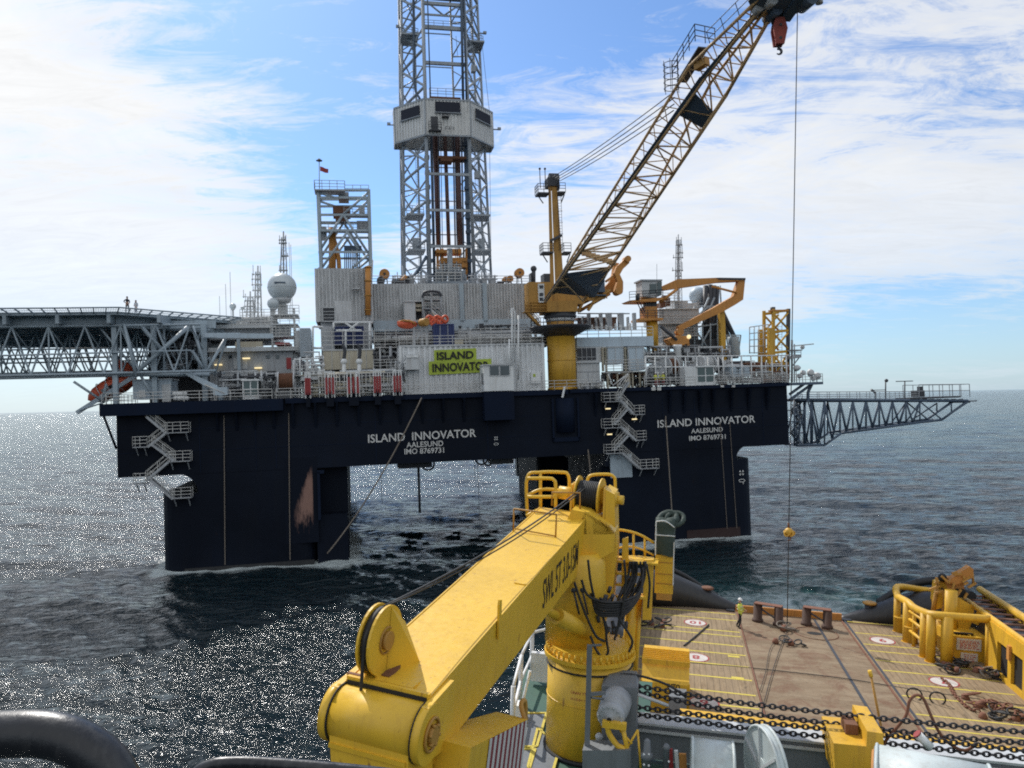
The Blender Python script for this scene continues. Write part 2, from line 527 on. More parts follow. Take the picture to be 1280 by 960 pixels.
wn = noise_n(nt, mapping(nt, o_, (1.6,1,.35)), 1.6, 8, .7)
hw = mm_('MULTIPLY', mm_('SUBTRACT', 3.6, sp_.outputs[2]), .27)            # half width grows downwards
dx = mm_('DIVIDE', mm_('ABSOLUTE', mm_('ADD', sp_.outputs[0], mm_('MULTIPLY', sp_.outputs[2], -.09)), 0), mm_('MAXIMUM', mm_('MINIMUM', hw, 1.15), .45))
fx = mm_('SUBTRACT', 1.25, mm_('ADD', dx, mm_('MULTIPLY', mm_('SUBTRACT', wn, .5), .8)))
lf = mm_('SUBTRACT', .9, mm_('MULTIPLY', mm_('SUBTRACT', 3.7, sp_.outputs[2]), .40))
fx = mm_('MULTIPLY', mm_('ADD', mm_('MULTIPLY', mm_('SUBTRACT', sp_.outputs[0], mm_('MAXIMUM', lf, -1.5)), .8), mm_('MULTIPLY', mm_('SUBTRACT', wn, .5), .9), True), mm_('MULTIPLY', mm_('SUBTRACT', 1.0, mm_('ADD', sp_.outputs[0], mm_('MULTIPLY', wn, .12))), 5.0, True))
fz = mm_('ADD', mm_('MULTIPLY', mm_('ADD', sp_.outputs[2], 3.6), .55), mm_('MULTIPLY', mm_('SUBTRACT', wn, .5), 5.0))
ff = mm_('MULTIPLY', mm_('MULTIPLY', mm_('MAXIMUM', fx, 0), 1.15, True), mm_('MAXIMUM', fz, 0), True)
edge = mm_('MULTIPLY', mm_('SUBTRACT', 3.7, sp_.outputs[2]), .45, True)
nt.links.new(mixc(nt, mm_('MULTIPLY', ff, edge), (.0068,.0100,.0185), mixc(nt, wn, (.34,.205,.165), (.20,.12,.10))), b.inputs['Base Color'])
hull.part('primer_patch', m, M_PATCH, label='pale pink worn primer patch on left column')
# deck edge lip, brackets, seams
m = MB()
m.box(-1.3, 17.6, -1.3, -.01, 17.35, DZ-.02); m.box(17.8, 51, -.5, -.01, 18.1, DZ-.02); m.box(51.3, 80.9, -.35, -.01, 18.25, DZ-.02)
m.box(-1.3, 0, -.01, 12, 17.4, DZ-.03)
hull.part('deck_lip', m, M_NAVY2)
m = MB()
for px in (271,295,318,342,366,394,421,448,475,500,528,554,580,745,756,838,856,876,892,915,937,960):
    p = R(px, 508, -.3); s = .14
    m.hexa([(p.x-s,-.02,15.2),(p.x+s,-.02,15.2),(p.x+s,0,15.2),(p.x-s,0,15.2)], [(p.x-s,-.9,18.1),(p.x+s,-.9,18.1),(p.x+s,0,18.1),(p.x-s,0,18.1)])
m.tube((-1.0,-.9,17.4), (-.05,-.1,13.8), .12)
hull.part('deck_bracket', m, M_NAVY, split=True)
m = MB()
for px in (280, 361, 278):
    if px == 278: continue
    a = R(px, 520, -.12); m.tube((a.x, -.12, 17), (a.x-.3, -.12, .4), .05, 5)
for px in (903, 915): a = R(px, 600, -.1); m.tube((a.x, -.1, 14), (a.x+.4, -.1, .3), .035, 5)
hull.part('drop_line', m, M_ROPEG)
m = MB()
for px in (250, 320, 345, 470, 610, 830, 870, 955):
    a = R(px, 560, 0); m.box(a.x-.05, a.x+.05, -.035, -.002, 10.8, 17.2)
for z in (13.2, 15.6): m.box(.3, 47.5, -.03, -.001, z, z+.06); m.box(58, 80.3, -.03, -.001, z, z+.06)
hull.part('weld_seam', m, M_NAVY2)
# lettering
def hull_text(txt, xa, ya, xb, yb, hpx, nm, v=-.05):
    a, b = R(xa, ya, v), R(xb, yb, v); a.y = b.y = v
    hp = R(xa, ya-hpx/2, v).z - R(xa, ya+hpx/2, v).z
    hull.part(nm, text_on(txt, a, b, hp, bold=.012), M_LETTER)
hull_text('ISLAND  INNOVATOR', 460, 548.5, 595, 541, 10.5, 'ship_name')
hull_text('AALESUND', 508, 556.3, 554, 554, 7, 'home_port')
hull_text('IMO 8769731', 505.5, 564.5, 555, 562.5, 7, 'ship_number')
hull_text('ISLAND INNOVATOR', 822, 530, 944, 523.5, 9.5, 'ship_name')
hull_text('AALESUND', 864, 539, 903.5, 536.5, 5.8, 'home_port')
hull_text('IMO 8769731', 861.5, 548, 907, 545.5, 6.2, 'ship_number')
def mark(px, py, s, nm='pennant_mark'):
    c = R(px, py, -.05); m = MB()
    for i in range(4):
        t = pi/4 + pi/2*i; d = V((cos(t), 0, sin(t))); e = V((-sin(t), 0, cos(t)))
        m.add([c + d*.12*s, c + d*.55*s + e*.22*s, c + d*.62*s, c + d*.55*s - e*.22*s], [(0,1,2,3)])
    for i in range(20):
        t, t2 = 2*pi*i/20, 2*pi*(i+1)/20
        for (rx, rz, dz, wd) in ((.72*s, .72*s, 0, .1*s), (.72*s, .36*s, -1.6*s, .13*s)):
            if rx != rz or s > .8:
                m.add([c+V((rx*cos(t),0,rz*sin(t)+dz)), c+V((rx*cos(t2),0,rz*sin(t2)+dz)), c+V(((rx-wd)*cos(t2),0,(rz-wd)*sin(t2)+dz)), c+V(((rx-wd)*cos(t),0,(rz-wd)*sin(t)+dz))], [(0,1,2,3)])
    hull.part(nm, m, M_LETTER)
mark(620, 548, .42); mark(927, 591, .62)
hull_text('I', 928.5, 603.5, 929.5, 603.5, 3, 'pennant_mark')
# dark recess with half round trunk under the crane
m = MB()
u0, u1, z0, z1 = R(690,525,-.1).x, R(724,525,-.1).x, R(700,552,-.1).z, R(700,498,-.1).z
m.box(u0, u1, -.25, -.02, z0, z0+.5); m.box(u0, u0+.25, -.25, -.02, z0, z1); m.box(u1-.25, u1, -.25, -.02, z0, z1)
c = V(((u0+u1)/2, .6, 0)); m.lathe([(1.35, z0+1.1), (1.35, z1)], c, (0,0,1), 20)
hull.part('crane_trunk', m, M_NAVY2)
# under deck fittings
m = MB()
rbox(m, 498, 575, 540, 585, 3, 6); rbox(m, 615, 570, 642, 580, 3, 6); rbox(m, 590, 571, 606, 575, 3, 6)
for cx_, cy_, rr in ((535, 580, 8), (602, 573, 8), (610, 576, 6)):
    c = R(cx_, cy_, 4); m.torus(c, (0,1,0), rr*.095, .12, 16, 6)
a = R(523, 583, 4); b_ = R(524, 641, 4); m.tube(a, (a.x, 4, b_.z), .17)
for px, yb in ((476, 630), (597, 700), (593, 600)):
    a = R(px, 575, 3); m.tube(a, (a.x, 3, R(px, yb, 3).z), .03, 5)
hull.part('underdeck_gear', m, M_DARK)
m = MB(); a = R(652, 570, 53.5)
m.box(a.x-1.1, a.x, 53, 54.6, 3, 11); hull.part('ladder_trunk', m, M_BLUEG)
m = MB()
rbox(m, 763, 568, 790, 597, -.15, -.02); hull.part('side_panel', m, M_BLUEG)
m = MB(); rbox(m, 397, 590, 400.5, 650, -.5, -.1); rbox(m, 396, 588, 405, 592, -.5, -.1); hull.part('pipe_riser', m, M_NAVY2)
# stairs on the hull face
def zigzag(segs, plats, sidev=.9):
    mt, mr = MB(), MB()
    for (x0,y0,x1,y1) in segs:
        a, b_ = R(x0,y0,-1.05), R(x1,y1,-1.05); stair(mt, mr, a, b_, sidev, (0,1,0), r=.035)
    for (x0,x1,y) in plats:
        a, b_ = R(x0,y,-1.05), R(x1,y,-1.05)
        mt.box(a.x, b_.x, -1.1, -.1, a.z-.08, a.z)
        z = a.z
        rail(mr, [(a.x,-.1,z),(a.x,-1.1,z),(b_.x,-1.1,z),(b_.x,-.1,z)], 1.1, .035, 2, .9)
        mt.bar((a.x+.3,-1.0,z-.1),((a.x+.3),-.05,z-1.0),.1,.1); mt.bar((b_.x-.3,-1.0,z-.1),((b_.x-.3),-.05,z-1.0),.1,.1)
    o = hull.part('outside_stair', mt, M_GREY); hull.part('stair_rail', mr, M_RAILW, parent=o)
zigzag([(183,521,207,541),(206,542,184,559),(190,556,217,576),(212,576,182,601),(188,600,216,624)], [(206,236,541),(166,184,559),(210,238,577),(167,184,605),(214,239,623)])
zigzag([(786,478,772,500),(776,500,793,518),(784,512,768,531),(776,533,796,551),(785,545,768,563),(778,566,801,586)], [(755,778,502),(793,806,518),(755,776,535),(796,808,550),(758,778,567),(800,824,586)])
m = MB()
for px, py in ((760, 511), (793, 524), (762, 543)):
    c = R(px, py, -.7); m.box(c.x-.3, c.x+.3, -.8, -.6, c.z-.06, c.z+.08)
hull.part('stair_lamp', m, M_LAMP, split=True)
# handrail round the deck
m = MB()
def rdeck(x0, x1, v=-.2, z=DZ, h=1.1): a, b_ = R(x0, 490, v), R(x1, 490, v); rail(m, [(a.x, v, z), (b_.x, v, z)], h, .04, 2, 1.6)
rdeck(132, 268, -1.1); rdeck(270, 340, -.3); rdeck(345, 605, -.4); rdeck(646, 755, -.4); rdeck(806, 870, -.3); rdeck(894, 984, -.3)
rail(m, [(-1.1, -1.1, DZ), (-1.1, 12, DZ)], 1.1, .04, 2, 1.6); rail(m, [(80.5, 0, DZ), (80.5, 54, DZ)], 1.1, .04, 2, 2.4)
hull.part('deck_rail', m, M_RAILW)
m = MB()
for px in (817, 824): rbox(m, px-2.5, 484, px+2.5, 488, -.45, -.36)
for px in (903, 917): rbox(m, px-2, 481.5, px+2, 484, -.45, -.36)
hull.part('draught_plate', m, M_LETTER, split=True)
m = MB(); a = R(703, 484, -1); m.bar(R(706, 483, -.6), R(703, 497, -.9), .18, .18); hull.part('drain_chute', m, M_WHITE)

# --- mooring and guide lines
def line(name, pts, r, mat, label, cat, fr=WORLD, group=None):
    mb = MB().path(pts, r, 6); return single(name, mb, mat, label, cat, fr, V(pts[0]), group)
line('mooring_rope', sag(R(527, 497, -.8), R(409, 692, -1.2), 1.2, 20), .09, M_ROPEG, 'long slanting rope from the deck edge down to the left column', 'rope', RIG)
line('mooring_rope', sag(R(832, 520, -.3), R(841, 655, -3), .1, 8), .07, M_ROPEG, 'thin rope hanging down the dark right column beside the stairs', 'rope', RIG)
line('hanging_hose', sag(R(735, 562, -.4), R(738, 592, -.6), -.3, 8), .08, M_ROPEG, 'short grey hose hanging under the deck left of the stairs', 'hose', RIG)

# --- control cabin on the deck edge
t = RT('control_cabin', 'white cabin with two windows over a navy box on the deck edge', 'cabin', (R(624,488,-1.6).x, -1.6, 15))
m = MB(); q = rbox(m, 605, 456, 642, 488.5, -1.7, 1.2); t.part('wall', m, M_WHITE)
m = MB(); rbox(m, 605.6, 489, 643, 525, -1.6, -.05); t.part('lower_box', m, M_NAVY2)
m = MB(); rbox(m, 604, 455, 643, 456.4, -1.85, 1.3); t.part('roof', m, M_GREYL)
for x0, x1 in ((612.5, 623.5), (625.5, 636.5)):
    m = MB(); rbox(m, x0-.8, 455.8+.8, x1+.8, 469.8+.4, -1.76, -1.69); w_ = t.part('window', m, M_GREYL)
    m = MB(); rbox(m, x0, 456.8+.6, x1, 469, -1.78, -1.765); t.part('pane', m, M_GLASS, parent=w_)
m = MB(); a = q; m.box(a[0]-.02, a[0]-.06, -1.2, 0, 19.6, 20.9); t.part('side_window', m, M_GLASS)

# --- white hall with banner
hall = RT('equipment_hall', 'long white corrugated hall carrying a lime name banner', 'building', (R(590,490,3).x, 3, DZ))
m = MB(); h = R(500,434,3).z; u0, u1 = R(500,460,3).x, R(680,460,3).x
m.corr((u0,3), (u1,3), DZ, h, .62, .14); m.corr((u0,12), (u0,3), DZ, h, .62, .14); m.corr((u1,3),(u1,12), DZ, h,.62,.14)
hall.part('wall', m, M_CORRW)
m = MB(); m.box(u0-.15, u1+.1, 2.8, 12.2, h, h+.22); m.box(u0, u1, 11.9, 12, DZ, h); hall.part('roof', m, M_GREYL)
m = MB(); m.box(u0-.05,u0+.25,2.75,3,DZ,h); m.box(u1-.25,u1+.05,2.75,3,DZ,h); m.box(u0,u1,2.76,2.85,DZ,DZ+.3); hall.part('corner_trim', m, M_WHITE, split=True)
m = MB(); rbox(m, 507, 443, 524, 462, 1.6, 2.8); m2 = MB(); rbox(m2, 508, 444, 523, 447, 1.5, 1.6)
o = hall.part('ventilation_box', m, M_GREYL); hall.part('hood', m2, M_WHITE, parent=o)
m = MB(); rbox(m, 664, 465, 676, 479, 2.7, 2.84); o = hall.part('door', m, M_WHITE)
m = MB(); rbox(m, 666.5, 467.5, 669.5, 471, 2.66, 2.69); hall.part('yellow_sticker', m, M_BANNER, parent=o)
for (xa, ya, xb, yb, hp, tx, x0, x1) in ((546, 445.2, 592, 443.2, 10, 'ISLAND', 542.5, 595.5), (540.5, 460, 611.5, 456.8, 11, 'INNOVATOR', 536, 614.5)):
    t = RT('name_banner', 'lime green banner reading %s on the white hall' % tx, 'banner', R((x0+x1)/2, ya+6, 2.7))
    A, B = R(x0, ya+.3, 2.72), R(x1, yb-.3, 2.72); hh = hp*.075 if tx == 'ISLAND' else hp*.074
    m = MB(); n = 12
    for i in range(n):
        a, b_ = lerp(A, B, i/n), lerp(A, B, (i+1)/n)
        a.y -= .03*sin(i*1.9); b_.y -= .03*sin((i+1)*1.9)
        m.add([a-V((0,0,hh)), b_-V((0,0,hh)), b_+V((0,0,hh)), a+V((0,0,hh))], [(0,1,2,3)], True)
    t.part('cloth', m, M_BANNER)
    a, b_ = R(xa, ya, 2.63), R(xb, yb, 2.63); a.y = b_.y = 2.62
    t.part('lettering', text_on(tx, a, b_, hp*.097, bold=.03), M_INK)
m = MB()
for (x, yt, yb) in ((640, 385, 455), (648, 394, 475), (636.5, 424, 460)):
    a = R(x, yb, 1.6); b_ = R(x, yt, 1.6); m.tube(a, b_, .11, 8)
a = R(640, 385, 1.6); b_ = R(643, 391, 1.6); c = R(647, 393, 1.6)
m.path([R(637, 395, 1.6), R(639, 387, 1.6), R(641, 385, 1.6), R(643.5, 390, 1.6), R(643, 455, 1.6)], .1, 7)
single('vent_pipe', m, M_WHITE, 'tall white gooseneck vent pipes in front of the white hall', 'pipe', RIG, R(640, 475, 1.6))
m = MB(); rdv = 5
a, b_ = R(500, 434, 3.3), R(678, 434, 3.3); rail(m, [(u0,3.2,h+.22),(u1,3.2,h+.22)], 1.1, .04, 2, 1.7); hall.part('roof_rail', m, M_RAILW)

# --- long corrugated drill module with blue beam
mod = RT('drill_module', 'long grey corrugated module under the derrick with a pale blue base beam', 'building', (R(570,410,14).x, 14, DZ))
zt = R(570,354.5,14).z; zb = R(570,400,14).z; u0, u1 = R(466,380,14).x, R(665,380,14).x
m = MB(); m.corr((u0,14),(u1,14), zb, zt, .42, .16); m.corr((u1,14),(u1,34), zb, zt, .5, .16); m.corr((u0,34),(u0,14), zb, zt,.5,.16); mod.part('cladding', m, M_CORR)
m = MB(); m.box(u0, u1, 14.1, 34, zt-.3, zt-.02); m.box(u0,u1,33.8,34,zb,zt); mod.part('roof', m, M_GREY)
m = MB(); m.box(u0, u1+.6, 13.6, 34, R(570,413,13.6).z, zb); mod.part('base_beam', m, M_BLUEL)
m = MB(); m.corr((u0,15),(u1,15), 21, R(570,412,15).z, .5, .16); mod.part('lower_cladding', m, M_CORR)
m = MB()
for x in (576.5, 605.5):
    a = R(x, 355, 13.6); b_ = R(x+1.2, 401, 13.6); m.box(a.x-.28, a.x+.28, 13.4, 13.95, b_.z, zt)
mod.part('pillar', m, M_BLUEG, split=True)
m = MB(); rail(m, [(u0,14.3,zt),(R(506,355,14.3).x,14.3,zt)], 1.1, .04, 2, 1.5); rail(m, [(R(618,355,14.3).x,14.3,zt),(u1,14.3,zt)], 1.1,.04,2,1.5); mod.part('roof_rail', m, M_GREY)
m = MB()
for (x0,y0,x1,y1,v0,v1) in ((490,350,506,355,15,17),(505,345,512,355,16,18),(622,352,630,355,16,18),(664,341,668,354,16,17.5),(680,342,690,354,16,18)):
    rbox(m, x0, y0, x1, y1, v0, v1)
m.tube(R(667,354,16), R(667,336,16), .3); m.sphere(R(667,336,16), .45)
mod.part('roof_gear', m, M_DARK, split=True)
# tensioner drums standing on the module roof
for i, (x, y, r, lab) in enumerate(((480.5, 343, 6.8, 'round tan sheave drum left of the derrick base, upper of two'), (476, 351, 5.4, 'dark round drum partly hidden beside the tan one left of the derrick'),
        (649, 341.5, 6.4, 'round tan sheave drum right of the derrick base, the bigger one'), (637, 349, 4.6, 'small tan drum lowest beside the big one right of the derrick'), (631, 349.5, 3.4, 'smallest tan drum nearest to the right foot of the derrick'))):
    c = R(x, y, 15.5); k = (c.y+83.8)/960*1.02; rr = r*.103
    t = RT('sheave_drum', lab, 'drum', (c.x, 15.5, zt), 'sheave drums on the module roof')
    m = MB(); m.lathe([(rr*.9,-.55),(rr,-.5),(rr,-.3),(rr*.8,-.28),(rr*.8,.28),(rr,.3),(rr,.5)], c, (0,1,0), 22); t.part('drum', m, M_ORNG if i != 1 else M_DARK)
    m = MB(); m.cyl(c+V((0,-.56,0)), (0,1,0), rr*.25, .1, 12)
    for k_ in (-.4,.4): m.bar(c+V((k_*rr,.1,0)), (c.x+k_*rr*1.4,15.6,zt), .14, .14)
    t.part('hub_stand', m, M_DARK)
# --- cabin and stair tower in front of the module
t = RT('equipment_cabin', 'small grey cabin with an open side in front of the corrugated module', 'cabin', R(515, 400, 11))
m = MB(); rbox(m, 505, 377, 519.5, 401, 11, 13.4); rbox(m, 528, 377, 531, 401, 11, 13.4); rbox(m, 505, 375.5, 531, 377, 10.8, 13.5); t.part('wall', m, M_GREYL)
m = MB(); rbox(m, 519.5, 380, 528, 384, 11.3, 12); rbox(m, 520, 386, 527, 389, 11.3, 12); t.part('shelf_gear', m, M_BEIGE)
m = MB(); rbox(m, 519.5, 377, 528, 401, 12.6, 13); t.part('opening', m, M_DARK)
t = RT('stair_tower', 'grey steel stair tower standing before the corrugated module', 'stair tower', R(541, 400, 10.5))
m = MB()
for x in (529, 540, 552):
    for v in (10.5, 12.8): m.tube(R(x, 402, v), (R(x,402,v).x, v, R(x, 366, v).z), .12)
for y in (366, 374, 385): a, b_ = R(529,y,10.5), R(552,y,10.5); m.box(a.x, b_.x, 10.5, 12.8, a.z-.12, a.z)
t.part('frame', m, M_GREY)
m = MB()
for y in (374, 385): a, b_ = R(529,y,10.5), R(552,y,10.5); rail(m, [a, (b_.x,10.5,a.z)], 1.1, .04, 2, 1.2)
t.part('rail', m, M_RAILW)
mt = MB(); mr = MB(); stair(mt, mr, R(540,388,10.3), R(556,402,10.3), .8, (0,1,0)); o = t.part('flight', mt, M_GREYL); t.part('rail', mr, M_RAILW, parent=o)
m = MB(); m.path(arc([R(528,372,10.2),R(530,366,10.2),R(537,364,10.2),R(548,365,10.2),R(552,370,10.2)]), .16, 8); t.part('bent_pipe', m, M_DARK)

# --- rescue boat, hose reel and blue container on the hall roof level
def boat(t, c, L, Wd, H, d, mat, canopy=False):
    # c centre, d unit heading in u/v plane
    d = V(d).normalized(); s = V((-d.y, d.x, 0)); m = MB(); n = 12; rows = []
    for i in range(n+1):
        f = i/n*2-1; wv = Wd/2*max(.04, (1-abs(f)**2.6)); keel = -H*.5*(1-abs(f)**3*.8); top = H*.28 + .18*H*f*f
        cc = V(c) + d*(f*L/2)
        rows.append([cc+s*wv+V((0,0,top)), cc+s*wv*.92+V((0,0,0)), cc+s*wv*.5+V((0,0,keel*.8)), cc+V((0,0,keel)), cc-s*wv*.5+V((0,0,keel*.8)), cc-s*wv*.92, cc-s*wv+V((0,0,top))])
    k = len(rows[0]); m.add([p for r_ in rows for p in r_], [(i*k+j, i*k+j+1, (i+1)*k+j+1, (i+1)*k+j) for i in range(n) for j in range(k-1)] + [(i*k, (i+1)*k, (i+1)*k+k-1, i*k+k-1) for i in range(n)], True)
    t.part('hull', m, mat)
t = RT('rescue_boat', 'small orange rescue boat with pointed bow above the white hall', 'boat', R(510, 412, 5))
boat(t, R(509, 406, 5), 2.5, 1.2, 1.0, (1,.1,0), M_REDO)
m = MB(); m.path([R(498,402,5), R(505,400.5,4.4), R(515,402,4.2), R(519,405,4.6)], .12, 8); m.box(R(508,404,5).x, R(513,404,5).x, 4.7, 5.3, R(508,404,5).z, R(508,400,5).z); t.part('fender', m, M_ORNG)
t = RT('boat_davit', 'grey launching frame holding the orange rescue boat', 'davit', R(523, 432, 5))
m = MB()
for x in (518, 528, 534): m.bar(R(x,434,5), R(x-1,401,5), .25, .25)
m.bar(R(516,402,5), R(536,400,5), .3,.3); m.bar(R(520,425,5),R(533,405,5),.2,.2); m.bar(R(518,415,5),R(536,415,5),.15,.15); t.part('frame', m, M_GREY)
m = MB(); c = R(529.5,403,4.4); m.lathe([(.42,-.6),(.5,-.5),(.5,.6),(.42,.7)], c, (.5,-.9,0), 16); t.part('winch_drum', m, M_YELD)
t = RT('hose_bundle', 'coiled orange hoses heaped above the blue container', 'hose', R(548, 405, 6.5))
m = MB()
for i in range(7):
    c = R(537+i*3.2, 399+(i%3)*2.2, 6.5); m.torus(c, (random.uniform(-.6,.6),1,random.uniform(-.3,.3)), .42, .16, 14, 7)
t.part('coil', m, M_REDO, split=True)
m = MB(); m.bar(R(540,390,6.6), R(548,402,6.6), .12,.12); t.part('pole', m, M_BEIGE)
def container(name, label, x0, y0, x1, y1, v0, depth, mat, grp=None):
    t = RT(name, label, 'container', R((x0+x1)/2, y1, v0), grp)
    m = MB(); uu0,uu1 = R(x0,(y0+y1)/2,v0).x, R(x1,(y0+y1)/2,v0).x; z0,z1 = R((x0+x1)/2,y1,v0).z, R((x0+x1)/2,y0,v0).z
    m.corr((uu0,v0),(uu1,v0),z0,z1,.3,.06); m.corr((uu1,v0),(uu1,v0+depth),z0,z1,.3,.06); m.corr((uu0,v0+depth),(uu0,v0),z0,z1,.3,.06); m.box(uu0,uu1,v0+.1,v0+depth,z0+.02,z1-.02); t.part('wall', m, mat)
    m = MB()
    for uu in (uu0,uu1): m.box(uu-.09,uu+.09,v0-.12,v0+.06,z0,z1)
    for z in (z0,z1-.16): m.box(uu0-.09,uu1+.09,v0-.11,v0+.05,z,z+.16)
    t.part('frame', m, mat)
    m = MB(); w_ = (uu1-uu0)/2
    for k in (.3,.7): m.tube((uu0+w_*2*k,v0-.1,z0+.2),(uu0+w_*2*k,v0-.1,z1-.2),.03,5)
    t.part('lock_bar', m, M_GREYL); return t
container('blue_container', 'dark blue steel container under the orange hoses above the white hall', 543, 405, 567, 433, 4.5, 2.4, M_BLUE)
t = RT('storage_box', 'small beige box beside the dark blue container', 'box', R(574,433,4.4)); m = MB(); rbox(m, 568.5, 424, 579, 433, 4.2, 5.4); t.part('body', m, M_BEIGE); m = MB(); rbox(m, 568, 423, 579.5, 424.2, 4.1, 5.5); t.part('lid', m, M_GREYL)

# --- generic pipework, gathered per area as its own thing
def pipework(name, label, x0, y0, x1, y1, v0, v1, n, seed, mats, rmin=.05, rmax=.16, boxes=0, rails=0):
    rg = random.Random(seed); t = RT(name, label, 'pipework', R((x0+x1)/2, y1, (v0+v1)/2))
    mm = [MB() for _ in mats]
    for i in range(n):
        m = mm[i % len(mats)]; v = rg.uniform(v0, v1); r = rg.uniform(rmin, rmax)*rg.choice((.6,.8,1,1.3))
        if rg.random() < .5:
            y = rg.uniform(y0, y1); a = rg.uniform(x0, x1-4); b_ = min(x1, a+rg.uniform(.15,.6)*(x1-x0)); yb = min(y1, y+rg.uniform(2,14))
            A, B = R(a,y,v), R(b_,y,v); B.z = A.z; pts = [A,B]
            if rg.random() < .6: C = R(b_,yb,v); pts.append(V((B.x,v,C.z)))
            if rg.random() < .4: pts.insert(0, V((A.x, v, R(a,min(y1,y+8),v).z)))
        else:
            x = rg.uniform(x0, x1); a = rg.uniform(y0, y1-4); b_ = min(y1, a+rg.uniform(.4,1)*(y1-y0)); A = R(x,a,v); B = R(x,b_,v); B.x = A.x; pts = [A,B]
        for p, q in zip(pts[:-1], pts[1:]): m.tube(p, q, r, 7)
        for p in pts[1:-1]: m.sphere(p, r*1.15, 8, 6)
        if rg.random() < .5: c = lerp(pts[0], pts[1], rg.random()); m.cyl(c, pts[1]-pts[0], r*1.9, .12, 10)
        if rg.random() < .25: c = lerp(pts[0], pts[1], .5); m.torus(c+V((0,-.25,0)), (0,1,0), .18, .03, 10, 5)
    for i in range(boxes):
        m = mm[i % len(mats)]; x = rg.uniform(x0,x1-8); y = rg.uniform(y0,y1-7); v = rg.uniform(v0,v1); rbox(m, x, y, x+rg.uniform(3,9), y+rg.uniform(3,9), v, v+rg.uniform(.5,1.2))
    for i, (mb, mt_) in enumerate(zip(mm, mats)): t.part(('pipe_run','pipe_branch','valve_gear','cable_tray')[i % 4], mb, mt_)
    if rails:
        m = MB()
        for i in range(rails):
            y = y0+(y1-y0)*(i+1)/rails; a, b_ = R(x0,y,v0-.2), R(x1,y,v0-.2); b_.z = a.z; rail(m, [a,b_], 1.1, .035, 2, 1.3); m.box(a.x,b_.x,v0-.25,v1,a.z-.1,a.z-.02)
        t.part('walkway', m, M_RAILW)
    return t
pipework('pipe_rack', 'tangle of grey pipes and walkways behind the orange rescue boat', 468, 414, 690, 434, 6, 12, 110, 1, (M_GREY, M_DARK, M_GREYL), boxes=16, rails=2)
pipework('pipe_rack', 'pipes and valves between the beige panel and the white hall', 467, 432, 500, 490, 4, 9, 60, 2, (M_GREY, M_DARK, M_GREYL), boxes=6, rails=2)
pipework('pipe_rack', 'grey pipes hung on the front of the drill module stair tower', 560, 404, 672, 416, 12, 13.4, 24, 3, (M_GREY, M_DARK), boxes=3)
pipework('pipe_rack', 'bent white pipe and tubes beside the pale ventilation box', 487, 448, 507, 472, 2, 3.5, 12, 5, (M_WHITE, M_GREY))
